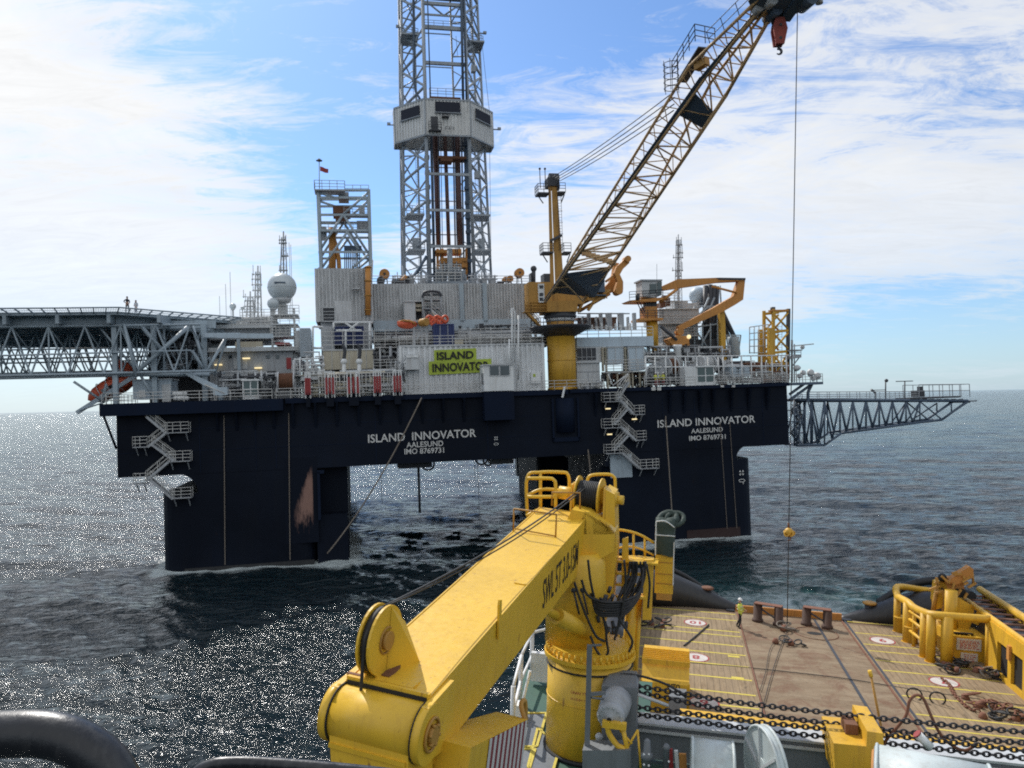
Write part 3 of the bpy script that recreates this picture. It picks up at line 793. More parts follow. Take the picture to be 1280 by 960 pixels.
# =================================================================== LEFT SIDE OF THE RIG
# --- people (skin-grown bodies)
def person(label, fr, base, face_deg, h, jacket, trousers, skinm, hairm, pose='stand', helmet=None, stripes=False, name='person'):
    s = h/1.78
    if pose == 'lean':
        J = dict(pel=(0,0,.95), waist=(0,-.02,1.10), chest=(0,-.05,1.30), neck=(0,-.06,1.49), head0=(0,-.05,1.58), head1=(0,-.04,1.72),
                 shL=(.19,-.05,1.42), elL=(.27,.03,1.15), wrL=(.18,.26,1.12), shR=(-.19,-.05,1.42), elR=(-.27,.02,1.16), wrR=(-.12,.24,1.14),
                 hipL=(.10,0,.90), knL=(.14,.08,.50), anL=(.15,-.04,.09), toL=(.17,.14,.04), hipR=(-.10,0,.90), knR=(-.14,-.10,.50), anR=(-.16,-.28,.09), toR=(-.18,-.10,.04))
    elif pose == 'hips':
        J = dict(pel=(0,0,.95), waist=(0,0,1.10), chest=(0,0,1.30), neck=(0,0,1.49), head0=(0,.01,1.58), head1=(0,.02,1.72),
                 shL=(.20,0,1.42), elL=(.36,-.08,1.20), wrL=(.20,.05,1.04), shR=(-.20,0,1.42), elR=(-.36,-.08,1.20), wrR=(-.20,.05,1.04),
                 hipL=(.10,0,.90), knL=(.15,.02,.50), anL=(.18,-.02,.09), toL=(.20,.16,.04), hipR=(-.10,0,.90), knR=(-.15,.02,.50), anR=(-.18,-.02,.09), toR=(-.20,.16,.04))
    else:
        J = dict(pel=(0,0,.95), waist=(0,0,1.10), chest=(0,0,1.30), neck=(0,0,1.49), head0=(0,.01,1.58), head1=(0,.02,1.72),
                 shL=(.19,0,1.42), elL=(.25,-.02,1.15), wrL=(.14,.18,1.12), shR=(-.19,0,1.42), elR=(-.25,-.03,1.15), wrR=(-.22,.10,.92),
                 hipL=(.10,0,.90), knL=(.11,.03,.50), anL=(.12,-.02,.09), toL=(.14,.16,.04), hipR=(-.10,0,.90), knR=(-.12,.03,.50), anR=(-.13,-.02,.09), toR=(-.15,.16,.04))
    rad = dict(pel=.145, waist=.13, chest=.155, neck=.062, head0=.082, head1=.088, sh=.078, el=.052, wr=.036, hip=.095, kn=.066, an=.05, to=.042)
    names = list(J); pts = [V(J[k]) for k in names]; rr = [rad.get(k, rad.get(k[:2], rad.get(k[:3], .05))) for k in names]
    ix = {k: i for i, k in enumerate(names)}
    E = [('pel','waist'),('waist','chest'),('chest','neck'),('neck','head0'),('head0','head1'),('chest','shL'),('shL','elL'),('elL','wrL'),('chest','shR'),('shR','elR'),('elR','wrR'),
         ('pel','hipL'),('hipL','knL'),('knL','anL'),('anL','toL'),('pel','hipR'),('hipR','knR'),('knR','anR'),('anR','toR')]
    ed = [(ix[a], ix[b]) for a, b in E]
    for sd_ in 'LR':
        w_ = V(J['wr'+sd_]); d = (w_-V(J['el'+sd_])).normalized(); side = d.cross(V((0,0,1)))
        if side.length < .1: side = V((1,0,0))
        side.normalize(); palm = w_+d*.07
        pts.append(palm); rr.append(.034); pi_ = len(pts)-1; ed.append((ix['wr'+sd_], pi_))
        for k_, ln in zip((-1.5,-.5,.5,1.5), (.075,.09,.085,.065)):
            pts.append(palm+d*ln*.6+side*.018*k_); rr.append(.0095); a = len(pts)-1; ed.append((pi_, a))
            pts.append(palm+d*ln+side*.02*k_-V((0,0,.02))); rr.append(.008); ed.append((a, a+1))
        pts.append(w_+d*.05+side*.05); rr.append(.011); ed.append((pi_, len(pts)-1))
    me = bpy.data.meshes.new('body'); me.from_pydata([tuple(p*s) for p in pts], ed, [])
    ob = bpy.data.objects.new('body', me); col.objects.link(ob)
    ob.modifiers.new('s', 'SKIN')
    for i, r in enumerate(rr):
        me.skin_vertices[0].data[i].radius = (r*s, r*s); me.skin_vertices[0].data[i].use_root = (i == 0)
    sb = ob.modifiers.new('u', 'SUBSURF'); sb.levels = 1; sb.render_levels = 1
    dg = bpy.context.evaluated_depsgraph_get(); dg.update()
    m2 = bpy.data.meshes.new_from_object(ob.evaluated_get(dg)); bpy.data.objects.remove(ob)
    m2.materials.clear()
    for mt in (jacket, trousers, skinm, M_BLACK): m2.materials.append(mt)
    for p in m2.polygons:
        c = p.center/s; p.use_smooth = True
        k = 0
        if c.z > 1.51: k = 2
        elif c.z < .13: k = 3
        elif c.z < .97 and abs(c.x) < .24 and not (pose != 'hips' and c.y > .06 and c.z > .86): k = 1
        for sd_ in 'LR':
            if (c-V(J['wr'+sd_])).length < .19 and (c-V(J['el'+sd_])).length > .24: k = 2
        p.material_index = k
    t = Thing(name, label, 'person', fr, base)
    t.o.matrix_world = fr @ Matrix.Translation(V(base)) @ Matrix.Rotation(radians(face_deg), 4, 'Z')
    bo = bpy.data.objects.new('body', m2); col.objects.link(bo); bo.parent = t.o
    t.base = V((0,0,0))
    hc = lerp(J['head0'], J['head1'], .6)*s
    m = MB()
    m.sphere(hc+V((0,.095,-.0))*s, .016*s, 8, 6)               # nose
    for k_ in (-1, 1): m.sphere(hc+V((.088*k_,0,0))*s, .022*s, 8, 6)
    t.part('ear_nose', m, skinm)
    m = MB()
    for k_ in (-1, 1): m.sphere(hc+V((.033*k_,.082,.02))*s, .011*s, 8, 6)
    m.box(hc.x-.025*s, hc.x+.025*s, hc.y+.083*s, hc.y+.09*s, hc.z-.05*s, hc.z-.042*s)
    t.part('eye_mouth', m, M_INK)
    m = MB()
    if helmet:
        m.lathe([(.125*s,-.005*s),(.128*s,.0),(.118*s,.05*s),(.09*s,.10*s),(.04*s,.13*s),(.005*s,.135*s)], hc+V((0,0,.045*s)), (0,0,1), 16)
        m.box(hc.x-.07*s, hc.x+.07*s, hc.y+.1*s, hc.y+.165*s, hc.z+.042*s, hc.z+.052*s); t.part('helmet', m, helmet)
    else:
        m.sphere(hc+V((0,-.012*s,.03*s)), .103*s, 14, 10); t.part('hair', m, hairm)
    if stripes:
        m = MB()
        for z, r in ((1.16,.155),(1.32,.17)): m.torus(V((0,-.03 if pose=='lean' else 0,z))*s, (0,0,1), r*s, .018*s, 18, 6, 1.15, (1,0,0))
        t.part('reflective_band', m, M_RAILW)
    return t
M_SKIN = plain('skin', (.45,.27,.19), .6); M_HAIR = plain('dark_hair', (.03,.02,.015), .8)
M_JKT = plain('dark_navy_cloth', (.02,.022,.035), .9); M_TRS = plain('black_trousers', (.012,.013,.018), .9)
M_SHIRT = plain('pale_cloth', (.42,.44,.47), .9); M_GTR = plain('grey_trousers', (.16,.17,.22), .9)
M_HIVIS = plain('hi_vis_cloth', (.62,.66,.10), .8); M_HELM = plain('white_helmet', (.78,.78,.76), .35)
M_REDCL = plain('red_coverall', (.25,.03,.04), .9)

# --- helideck
HZ = 28.55
ho = RT('helideck', 'octagonal blue grey helicopter deck carried on a lattice of struts over the left end', 'helideck', (-6, 14, 18.7))
def octo(inset, z):
    a = 15.0; k = a/sqrt(2); cx_, cy_ = -6.0, -3.5+a/2+k; H_ = a/2+k-inset; q = (a/2)*(H_/(a/2+k))
    return [V((cx_+x, cy_+y, z)) for x, y in ((-q,-H_),(q,-H_),(H_,-q),(H_,q),(q,H_),(-q,H_),(-H_,q),(-H_,-q))]
m = MB(); m.hexa(octo(1.5, HZ-.35), octo(1.5, HZ)); ho.part('landing_deck', m, M_BLUEG)
m = MB()
O1 = octo(1.5, HZ-.1); O2 = octo(0.0, HZ+.22)
for i in range(8):
    j = (i+1) % 8
    m.tube(O2[i], O2[j], .09, 6); m.tube(O1[i], O1[j], .08, 6); a, b_ = lerp(O1[i],O2[i],.5), lerp(O1[j],O2[j],.5); m.tube(a, b_, .03, 5)
    for k in range(13):
        m.bar(lerp(O1[i],O1[j],k/12)-V((0,0,.1)), lerp(O2[i],O2[j],k/12), .1, .13)
    for k in range(60): m.tube(lerp(O1[i],O1[j],k/60), lerp(O2[i],O2[j],k/60), .014, 4, caps=False)
ho.part('safety_net', m, M_BLUEG)
m = MB()
G1, G2 = octo(3.4, HZ-1.5), octo(3.4, HZ-.35)
for i in range(8):
    j = (i+1) % 8; m.bar((G1[i]+G2[i])/2, (G1[j]+G2[j])/2, .5, 1.15)
for x in (-20,-15,-10,-5,0,5): m.bar((x,-2,HZ-.8),(x,31,HZ-.8),.35,.9)
for y in (3, 9, 15, 21, 27): m.bar((-22,y,HZ-1.0),(10,y,HZ-1.0),.35,.9)
ho.part('girder', m, M_BLUEG, split=True)
m = MB(); z0, z1 = 22.0, HZ-1.4
for v in (-.8, 5.5):
    m.tube((-26,v,z0),(10.5,v,z0),.14,8); m.tube((-24,v,z1),(9,v,z1),.12,8)
    us = [-24+ i*3.55 for i in range(10)]
    for i in range(9):
        a, b_ = us[i], us[i+1]
        m.tube((a,v,z1),((a+b_)/2,v,z0),.10,7,caps=False); m.tube(((a+b_)/2,v,z0),(b_,v,z1),.10,7,caps=False)
        if i % 2: m.tube((a,v,z1),(a,v,z0),.09,7,caps=False)
for v in (12, 20):
    m.tube((-24,v,z0+.8),(8,v,z0+.8),.18,7); m.tube((-22,v,z0+2.6),(8,v,z0+2.6),.12,6)
    for i in range(12):
        a = -22+i*2.5; m.tube((a,v,z1),(a+1.25,v,z0+.8),.085,6,caps=False); m.tube((a+1.25,v,z0+.8),(a+2.5,v,z1),.085,6,caps=False)
for u in us[::1]:
    m.tube((u,-.8,z0),(u,20,z0+.8),.08,6,caps=False); m.tube((u,-.8,z1),(u+1.5,5.5,z0),.08,6,caps=False); m.tube((u,5.5,z1),(u,12,z0+.8),.08,6,caps=False)
m.tube((-26,-.8,24.0),(8,-.8,24.3),.1,6); m.tube((-26,5.5,25.2),(8,5.5,25.2),.1,6)
ho.part('support_truss', m, M_BLUEG)
m = MB()
for (x, y0, y1, v, w_) in ((145, 406, 497, -.4, .5), (194, 408, 500, .6, .5), (257, 405, 500, 2.5, .55), (300, 424, 500, 6, .35)):
    a = R(x, y1, v); m.bar((a.x, v, 18.6), (a.x, v, R(x, y0, v).z), w_, w_)
A = lambda x, y, v: R(x, y, v)
for (a, b_, r) in (((155,405,-1),(170,470,-1),.22),((155,405,-1),(172,463,0),.2),((173,463,-.8),(236,408,.8),.32),((176,407,0),(202,437,0),.28),((240,406,1),(258,464,1),.22),((258,464,1),(281,424,3),.25),((174,466,0),(191,496,0),.2),((122,406,0),(172,465,0),.16),((240,438,2),(256,464,2),.25),((205,408,3),(205,470,3),.18),((283,423,3),(268,470,3),.15),((92,477,0),(131,503,1),.18)):
    m.tube(R(*a), R(*b_), r*.75, 8)
m.tube(R(135,468,-.5), R(262,468,.9), .25, 8)
ho.part('leg', m, M_BLUEG)
m = MB(); a, b_ = R(255,419,1.5), R(300,419,3); m.bar(a, b_, .5, .5); m.bar(R(253,419.5,1.5), R(341,420,4), .4, .55)
ho.part('edge_beam', m, M_BLUEL)
ps = [R(a, 386, 4) for a in (157.5, 170)]
person('person in dark clothes with hand on hip on the helideck', RIG, (R(157.5,386,-1).x, -.5, HZ), -130, 1.8, M_JKT, M_TRS, M_SKIN, M_HAIR, 'hips')
person('person in pale shirt standing on the helideck behind the dark one', RIG, (R(170,386,2).x, 2.0, HZ), 150, 1.72, M_SHIRT, M_GTR, M_SKIN, M_HAIR, 'stand')

# --- lifeboat and launching ramp
def lifeboat(lab, x0, y0, x1, y1, v, rr, grp='orange free fall lifeboats'):
    a, b_ = R(x0,y0,v), R(x1,y1,v); c = (a+b_)/2; t = RT('lifeboat', lab, 'lifeboat', c, grp); L_ = (b_-a).length
    m = MB(); m.lathe([(.05*rr,0),(.45*rr,.06*L_),(.8*rr,.18*L_),(rr,.4*L_),(rr,.75*L_),(.75*rr,.93*L_),(.5*rr,L_)], a, b_-a, 18); t.part('hull', m, M_REDO)
    d = (b_-a).normalized(); n_ = V((0,0,1)); n_ = (n_-d*n_.dot(d)).normalized()
    m = MB(); p = lerp(a,b_,.78)+n_*rr*.9; m.bar(p-d*.5, p+d*.55, rr*1.0, rr*.7, n_); t.part('conning_tower', m, M_REDO)
    m = MB(); p = lerp(a,b_,.78)+n_*rr*.95
    m.bar(p-d*.56-V((0,.0,0)), p-d*.5, rr*.7, rr*.35, n_); m.bar(lerp(a,b_,.35)+V((0,-rr*1.01,0)), lerp(a,b_,.6)+V((0,-rr*1.01,0)), .05, rr*.3, n_); t.part('window', m, M_GLASS)
    m = MB()
    for f in (.3,.5,.7): m.torus(lerp(a,b_,f), d, rr*1.02, .05, 20, 5)
    t.part('grab_line', m, M_WHITE); return t
lifeboat('orange lifeboat tilted bow down beneath the helideck, the lower one', 110, 500, 168, 470, 7, 1.15)
lifeboat('orange lifeboat tail showing above the other lifeboat', 132, 489, 165, 456, 11, 1.1)
t = RT('launching_ramp', 'pale green grey steel lifeboat ramp sticking out over the sea', 'ramp', R(140, 505, 4)); m = MB()
for v in (5, 8.6): m.bar(R(96,516,v), R(172,468,v), .3, .45)
for f in (.05,.25,.45,.65): p = lerp(R(96,516,5),R(172,468,5),f); q = lerp(R(96,516,8.6),R(172,468,8.6),f); m.bar(p, q, .2,.2)
m.bar(R(126,508,5), R(133,480,5), .25,.25); m.bar(R(100,513,5),R(130,503,5),.8,.08); t.part('frame', m, M_BLUEL)
t = RT('deck_store', 'plain light grey store house beside the lifeboats', 'cabin', R(190,496,1)); m = MB()
q = rbox(m, 166, 475, 214, 499, 1, 4.5); t.part('wall', m, M_BLUEL); m = MB(); m.box(q[0]-.15,q[1]+.15,.85,4.6,q[3],q[3]+.12); t.part('roof', m, M_GREYL)
m = MB(); a = R(208,488,.97); m.box(a.x-.45,a.x+.45,.94,1,18.75,20.7); t.part('door', m, M_GREYL)
m = MB(); m.box(q[0]+.6,q[0]+1.3,.93,1.0,19.3,20.1); t.part('electric_box', m, M_WHITE)
def rafts(x0, x1, y0, y1, v, lab):
    t = RT('life_raft_canister', lab, 'life raft', R((x0+x1)/2, y1, v), 'white life raft canisters'); a, b_ = R(x0,(y0+y1)/2,v), R(x1,(y0+y1)/2,v); r = (R(x0,y0,v).z-R(x0,y1,v).z)/2
    m = MB(); m.lathe([(r*.6,-.02),(r,.1),(r,(b_-a).length-.1),(r*.6,(b_-a).length)], a, b_-a, 16); t.part('canister', m, M_WHITE)
    m = MB()
    for f in (.25,.75): m.torus(lerp(a,b_,f), b_-a, r*1.01, .04, 16, 5)
    t.part('strap', m, M_GREY)
rafts(216, 234, 489, 495, .6, 'white life raft canister, upper one beside the store house'); rafts(217, 236, 495, 501, .3, 'white life raft canister, lower one beside the store house')
t = RT('deck_crane', 'small pale blue hose crane folded low over the rail', 'crane', R(277,497,0)); m = MB()
m.tube(R(276,500,0), R(276,484,0), .32, 10); m.box(R(267,490,0).x, R(285,490,0).x, -.35,.4, R(276,494,0).z, R(276,484,0).z); t.part('pedestal', m, M_BLUEL)
m = MB(); a, b_ = R(272,487,0), R(228,463.5,0); m.hexa([a+V((0,-.25,-.45)),a+V((0,.25,-.45)),a+V((0,.25,.45)),a+V((0,-.25,.45))],[b_+V((0,-.15,-.18)),b_+V((0,.15,-.18)),b_+V((0,.15,.18)),b_+V((0,-.15,.18))]); t.part('boom', m, M_BLUEL)
m = MB(); m.tube(R(281,492,-.3), R(256,481,-.3), .09, 8); t.part('hydraulic_ram', m, M_RAILW)

# --- accommodation block under and beside the helideck
ac = RT('accommodation_block', 'grey deckhouse block with doors behind the helideck legs', 'building', R(310,500,7))
m = MB(); q = rbox(m, 262, 438, 367, 500, 7, 20, zbot=DZ); ac.part('wall', m, M_GREY)
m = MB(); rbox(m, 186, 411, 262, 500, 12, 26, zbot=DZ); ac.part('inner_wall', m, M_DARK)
m = MB(); rbox(m, 255, 434, 372, 439, 6.2, 20); rbox(m, 250, 406, 345, 410, 8, 22); ac.part('roof', m, M_GREYL)
m = MB(); rbox(m, 262, 410, 345, 424, 9, 20); ac.part('upper_wall', m, M_GREY)
m = MB(); rbox(m, 294, 427, 328, 436, 8.5, 9.5); ac.part('painted_lit_strip', m, M_BEIGE)  # beige colour stands in for the warm light on this strip
for x in (292, 303, 358, 372):
    m = MB(); a = R(x, 455, 6.9); rbox(m, x, 447, x+6, 461, 6.9, 7); o = ac.part('door', m, M_GREYL if x != 358 else M_RED)
for (x, y) in ((303,447),(318,459),(268,455),(320,433)):
    m = MB(); rbox(m, x, y, x+9, y+1.6, 6.4, 6.9); ac.part('lamp', m, M_LAMP if y != 433 else M_WHITE)
m = MB()
for x in (270, 286, 333, 345): rbox(m, x, 444, x+4, 448, 6.88, 7)
ac.part('window', m, M_GLASS)
m = MB()
for (x0,x1,y,v) in ((262,345,410,8),(300,345,398,9),(340,372,438,6),(345,370,420,6)):
    a, b_ = R(x0,y,v), R(x1,y,v); rail(m, [a,(b_.x,v,a.z)], 1.1, .035, 2, 1.3)
a, b_ = R(330,398,9), R(372,398,9)
ac.part('rail', m, M_RAILW)
t = RT('mast_house', 'grey platform tower that carries the big white radome', 'tower', R(355,430,8)); m = MB()
for x in (341, 369):
    for v in (8, 12): m.tube((R(x,440,v).x,v,R(x,440,v).z), (R(x,440,v).x,v,R(x,385,v).z), .14, 7)
for y in (393, 405, 420): a, b_ = R(338,y,8), R(372,y,8); m.box(a.x,b_.x,7.8,12.2,a.z-.15,a.z)
rbox(m, 347, 380, 358, 393, 9, 11); t.part('frame', m, M_GREYL)
m = MB()
for y in (393, 405, 420): a, b_ = R(338,y,7.8), R(374,y,7.8); rail(m, [a,(b_.x,7.8,a.z)], 1.1, .035, 2, 1.0)
t.part('rail', m, M_RAILW)
m = MB(); rbox(m, 345, 407, 362, 420, 8.5, 11); t.part('equipment_box', m, M_GREY)
m = MB(); rbox(m, 344, 428, 362, 431, 7.8, 12); t.part('awning', m, M_RED)
t = RT('cladded_duct', 'pale ribbed duct box left of the gap beside the corrugated tower', 'duct', R(378,447,6)); m = MB(); uu = rbox(m, 375, 410, 388, 446, 6, 9)
t.part('duct', m, M_BLUEL); m = MB(); rbox(m, 369, 413, 375, 440, 6.5, 9); t.part('fan_panel', m, M_GREYL)
m = MB()
for y in range(411, 446, 2): rbox(m, 375, y, 388, y+.7, 5.93, 6)
t.part('rib', m, M_GREY)
def radome(lab, px, py, rpx, v, sup, mat=M_DOME):
    c = R(px, py, v); d = (RIG @ c - CAM).dot(FW); r = rpx/F*d
    t = RT('radome', lab, 'radome', c, None); m = MB(); m.sphere(c, r, 28, 18); t.part('dome', m, mat)
    m = MB(); m.lathe([(r*.5, -r*1.12), (r*.62, -r*.93), (r*.62, -r*.8)], c, (0,0,1), 20)
    m.tube(c-V((0,0,r*1.1)), (c.x, v, R(px, sup, v).z), r*.28, 8); m.torus(c-V((0,0,r*.05)), (0,0,1), r*1.003, r*.012, 30, 5); t.part('stand', m, M_GREYL)
    return c, r, t
c, r, tt = radome('largest white round radome on the mast house', 352.5, 359, 17.6, 9, 382)
m = MB(); m.box(c.x-.75, c.x+.55, c.y-r-.02, c.y-r+.25, c.z+.25, c.z+.42); tt.part('name_strip', m, M_DARKB)
radome('small white radome just below and left of the largest one', 341.5, 379.5, 7.2, 8, 395)
radome('tiny white dome antenna left of the lattice mast', 291, 383, 4, 12, 398)
radome('tiny pale antenna ball beside the tiny dome', 303, 385, 2.2, 12, 400)
def mast(lab, x, ytop, ybot, v, w_, arms, mat=M_GREY, lean=0):
    a, b_ = R(x, ybot, v), R(x+lean, ytop, v); t = RT('radio_mast', lab, 'mast', a, None); m = MB(); s = w_/2; L_ = (b_-a).length; n = max(4, int(L_/1.3))
    cs = [V((dx*s, dy*s, 0)) for dx, dy in ((-1,-1),(1,-1),(1,1),(-1,1))]
    for c_ in cs: m.tube(a+c_, b_+c_*.6, .05, 5)
    for i in range(4): truss(m, a+cs[i], b_+cs[i]*.6, a+cs[(i+1)%4], b_+cs[(i+1)%4]*.6, n, .022, verts=True)
    m.tube(a, b_+V((0,0,.8)), .1, 7); t.part('lattice', m, mat)
    m = MB(); rg = random.Random(int(x))
    for (y, xl, xr) in arms:
        p = R(x, y, v); l, r_ = R(x-xl, y, v), R(x+xr, y, v); m.tube(l, r_, .05, 5)
        for e in (l, r_): m.tube(e, e+V((0,0,rg.uniform(.4,1.3))), .045, 5); m.sphere(e, .13, 8, 6)
        m.box(p.x-.3,p.x+.3,v-.35,v+.35,p.z-.05,p.z+.05)
    t.part('antenna', m, mat)
    return t
mast('dark lattice mast rising behind the largest radome', 354.5, 297, 347, 11, .8, ((300,5,2),(304,5,3),(320,2,5),(338,5,4)))
mast('pale lattice mast with crossbars left of the radomes', 322.5, 340, 400, 12, .9, ((343,6,3),(349,7,2),(356,7,4),(363,6,2),(371,18,3)), M_GREYL)
mast('short pale signal mast nearest to the helideck edge', 313, 372, 400, 11, 1.0, ((376,6,6),(383,7,6),(390,7,7)), M_GREYL)
m = MB()
for x, yt, v in ((283,355,13),(275,370,13),(360,300,11),(364,303,11),(366,306,11),(289,340,14)): a = R(x,400,v); m.tube(a, (a.x, v, R(x,yt,v).z), .035, 5)
single('whip_antenna', m, M_GREYL, 'set of thin whip antennas around the masts and radomes', 'antenna', RIG, R(320,400,12))
pipework('deck_machinery', 'crowded pale machinery and pipes on the deck below the mast house', 365, 440, 404, 498, 2, 6, 80, 21, (M_GREYL, M_WHITE, M_DARK), boxes=14, rails=2)
pipework('deck_machinery', 'dark machinery and pipes on the deck behind the glazed cabin', 265, 462, 345, 498, 1.2, 5, 90, 22, (M_GREY, M_DARK, M_GREYL), boxes=14)
pipework('roof_machinery', 'white vents and pipes on the accommodation roof beside the helideck', 285, 396, 345, 409, 9, 14, 70, 23, (M_WHITE, M_GREYL, M_GREY), boxes=12, rails=1)
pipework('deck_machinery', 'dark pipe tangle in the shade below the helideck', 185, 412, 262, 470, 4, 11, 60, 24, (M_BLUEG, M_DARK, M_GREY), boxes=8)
# glazed cabin, reel
def cab(lab, x0, y0, x1, y1, v, dep, side):
    t = RT('winch_cabin', lab, 'cabin', R((x0+x1)/2, y1, v)); m = MB(); u0, u1, z0, z1 = rbox(MB(), x0, y0, x1, y1, v, v+dep)
    m.box(u0,u1,v+.1,v+dep,z0,z0+.55); m.box(u0-.1,u1+.1,v-.15,v+dep+.1,z1-.18,z1)
    for uu in (u0,(u0+u1)/2-.05,u1-.12): m.box(uu,uu+.12,v,v+.12,z0,z1-.15)
    m.box(u0,u1,v-.01,v+.1,(z0+z1)/2-.05,(z0+z1)/2+.05)
    if side: m.box(u0-side,u0,v,v+dep,z0,z1-.1)
    t.part('wall', m, M_WHITE); m = MB(); m.box(u0+.05,u1-.05,v+.06,v+dep-.1,z0+.5,z1-.18); t.part('window', m, M_GLASSG); return t
cab('small white winch cabin with dark windows on the left deck', 303, 474, 323, 499, -.1, 2, 0)
cab('white winch cabin with greenish windows on the right deck edge', 871, 457, 893, 482, -.3, 2.2, 1.6)
def reel(lab, x, y, rpx, v, wd, tilt=(1,0,0), coil=M_RUST, flange=M_GREYL):
    c = R(x,y,v); d = (RIG@c-CAM).dot(FW); r = rpx/F*d; ax = V(tilt).normalized(); t = RT('winch_reel', lab, 'reel', (c.x,c.y,c.z-r), 'deck winch reels')
    m = MB(); m.cyl(c, ax, r*.82, wd*.92, 24)
    k = int(wd/.16)
    for i in range(k): m.torus(c+ax*(-.45*wd+.9*wd*i/max(1,k-1)), ax, r*.83, .06, 24, 5)
    t.part('coil', m, coil)
    m = MB()
    for s_ in (-1,1): m.lathe([(r,-.05),(r,.05)], c+ax*s_*wd/2, ax, 28); m.torus(c+ax*s_*(wd/2+.05), ax, r*.96, .07, 28, 6)
    m.cyl(c, ax, r*.25, wd*1.25, 14); t.part('flange', m, flange)
    m = MB()
    for s_ in (-1,1): p = c+ax*s_*wd*.6; m.bar(p, p-V((0,0,r*1.0))+V((0,r*.5,0)), .2,.2); m.bar(p, p-V((0,0,r*1.0))-V((0,r*.5,0)), .2,.2)
    t.part('stand', m, M_GREY); return t
reel('big brown wound cable reel with pale flanges left of the red posts', 358, 477, 12.5, 2, 1.7)
reel('rusty cable reel with wide pale drum right of the zigzag stair', 836, 459, 12.5, 2.5, 1.4, (1,.4,0))
reel('grey reel seen end on beside the rusty one', 821, 463, 10, 1.8, .7, (.5,1,0), M_GREYL, M_GREY)
reel('grey cable reel behind the greenish window cabin', 880, 455, 10.5, 3.4, 1.3, (1,.3,0), M_GREYL)
reel('brown cable reel rightmost behind the greenish window cabin', 894, 456, 10.5, 3.4, .9, (1,.2,0), M_DARK)
# fairleads (red and white guard posts)
def fairlead(lab, x, wpx):
    v = -.9; t = RT('mooring_fairlead', lab, 'fairlead', (R(x,497,v).x, v, DZ-.6), 'red and white mooring fairleads along the deck edge')
    w_ = wpx*.092; u = R(x,490,v).x; m = MB()
    for k_ in (-.5,-.2,.2,.5): m.bar((u+k_*w_,v,DZ-.1),(u+k_*w_,v,DZ+2.9),.13,.13)
    m.bar((u-.5*w_,v,DZ+2.8),(u+.5*w_,v,DZ+2.8),.14,.14); t.part('guard_post', m, M_WHITE)
    m = MB()
    for k_ in (-.36,.0,.36): m.bar((u+k_*w_,v-.08,DZ+.3),(u+k_*w_,v-.08,DZ+2.2),.24,.2)
    t.part('red_guard', m, M_RED)
    m = MB(); m.lathe([(.8,-.15),(.8,-.08),(.55,-.05),(.55,.05),(.8,.08),(.8,.15)], (u,v+.5,DZ+.2), (1,0,0), 18); m.box(u-.4*w_,u+.4*w_,v-.3,v+.8,DZ-1.1,DZ-.1); t.part('sheave', m, M_NAVY)
for i, (x, w_) in enumerate(((385,6),(412.5,11),(442,15),(472,9),(497,10))):
    fairlead(['leftmost', 'second from left', 'middle and widest', 'second from right', 'rightmost'][i]+' of the red and white mooring fairleads on the deck edge', x, w_)
m = MB()
for x in (399,403,407,421,425,431,453,458,463,480,485,488):
    a = R(x,490,-.3); m.tube((a.x,-.3,DZ),(a.x,-.3,DZ+2.6),.05,6)
a, b_ = R(383,470,-.3), R(500,470,-.3); m.tube((a.x,-.3,DZ+2.6),(b_.x,-.3,DZ+2.6),.06,6); m.tube((a.x,-.3,DZ+1.7),(b_.x,-.3,DZ+1.7),.04,6)
single('guard_frame', m, M_RAILW, 'pale tall pipe frame running behind the red and white fairleads', 'frame', RIG, R(440,497,-.3))
pipework('deck_machinery', 'pale machinery and pipes behind the red and white fairleads', 372, 463, 505, 499, .6, 4, 150, 25, (M_GREYL, M_WHITE, M_DARK, M_BEIGE), boxes=26)
for i, x in enumerate((430, 449)):
    t = RT('air_vent', ('left' if i == 0 else 'right')+' one of two white goosenecks with black bent tops before the beige panel', 'vent', R(x,470,1.5)); m = MB()
    m.tube(R(x,488,1.5), R(x,449,1.5), .22, 9); m.sphere(R(x,452,1.5), .38, 12, 8); m.tube(R(x-3,462,1.5),R(x+3,462,1.5),.1,6); t.part('pipe', m, M_WHITE)
    m = MB(); m.path(arc([R(x,449,1.5),R(x+1,438,1.5),R(x-1,433,1.5),R(x-3,431,1.5)]), .2, 8); t.part('elbow', m, M_DARK)

# --- corrugated tower block with truss on top
tb = RT('drawworks_tower', 'tall grey corrugated tower block with a dark window', 'building', R(430,500,10))
u0, u1 = R(396.5,400,10).x, R(465.5,400,10).x; z0, z1 = DZ, R(430,335.5,10).z; zc_ = R(430,402,10).z
m = MB(); m.corr((u0,10),(u1,10), zc_, z1, .46, .16); m.corr((u1,10),(u1,20), zc_, z1, .46,.16); m.corr((u0,20),(u0,10), zc_, z1,.46,.16); tb.part('cladding', m, M_CORR)
m = MB(); m.box(u0,u1,10.1,20,z1-.2,z1-.02); m.box(u0,u1,19.9,20,zc_,z1); tb.part('roof', m, M_GREY)
m = MB(); m.box(u0+.4,u1-.1,10.3,20,z0,zc_); tb.part('lower_wall', m, M_GREY)
m = MB(); rbox(m, 404, 385, 418, 401, 9.7, 9.9); w_ = tb.part('window', m, M_DARK); m = MB(); rbox(m, 403, 384, 419, 385, 9.55, 9.9); rbox(m,403,401,419,402,9.55,9.9); rbox(m,403,384,404,402,9.55,9.9); rbox(m,418,384,419,402,9.55,9.9)
for y in (389,393,397): rbox(m,404,y,418,y+.6,9.6,9.7)
tb.part('frame', m, M_GREYL, parent=w_)
m = MB(); rbox(m, 402.5, 408, 418, 437, 8.5, 10.2); tb.part('side_cabinet', m, M_GREY)
m = MB(); rbox(m, 418, 376, 440, 404, 9.65, 9.8); tb.part('patched_panel', m, M_CORR)
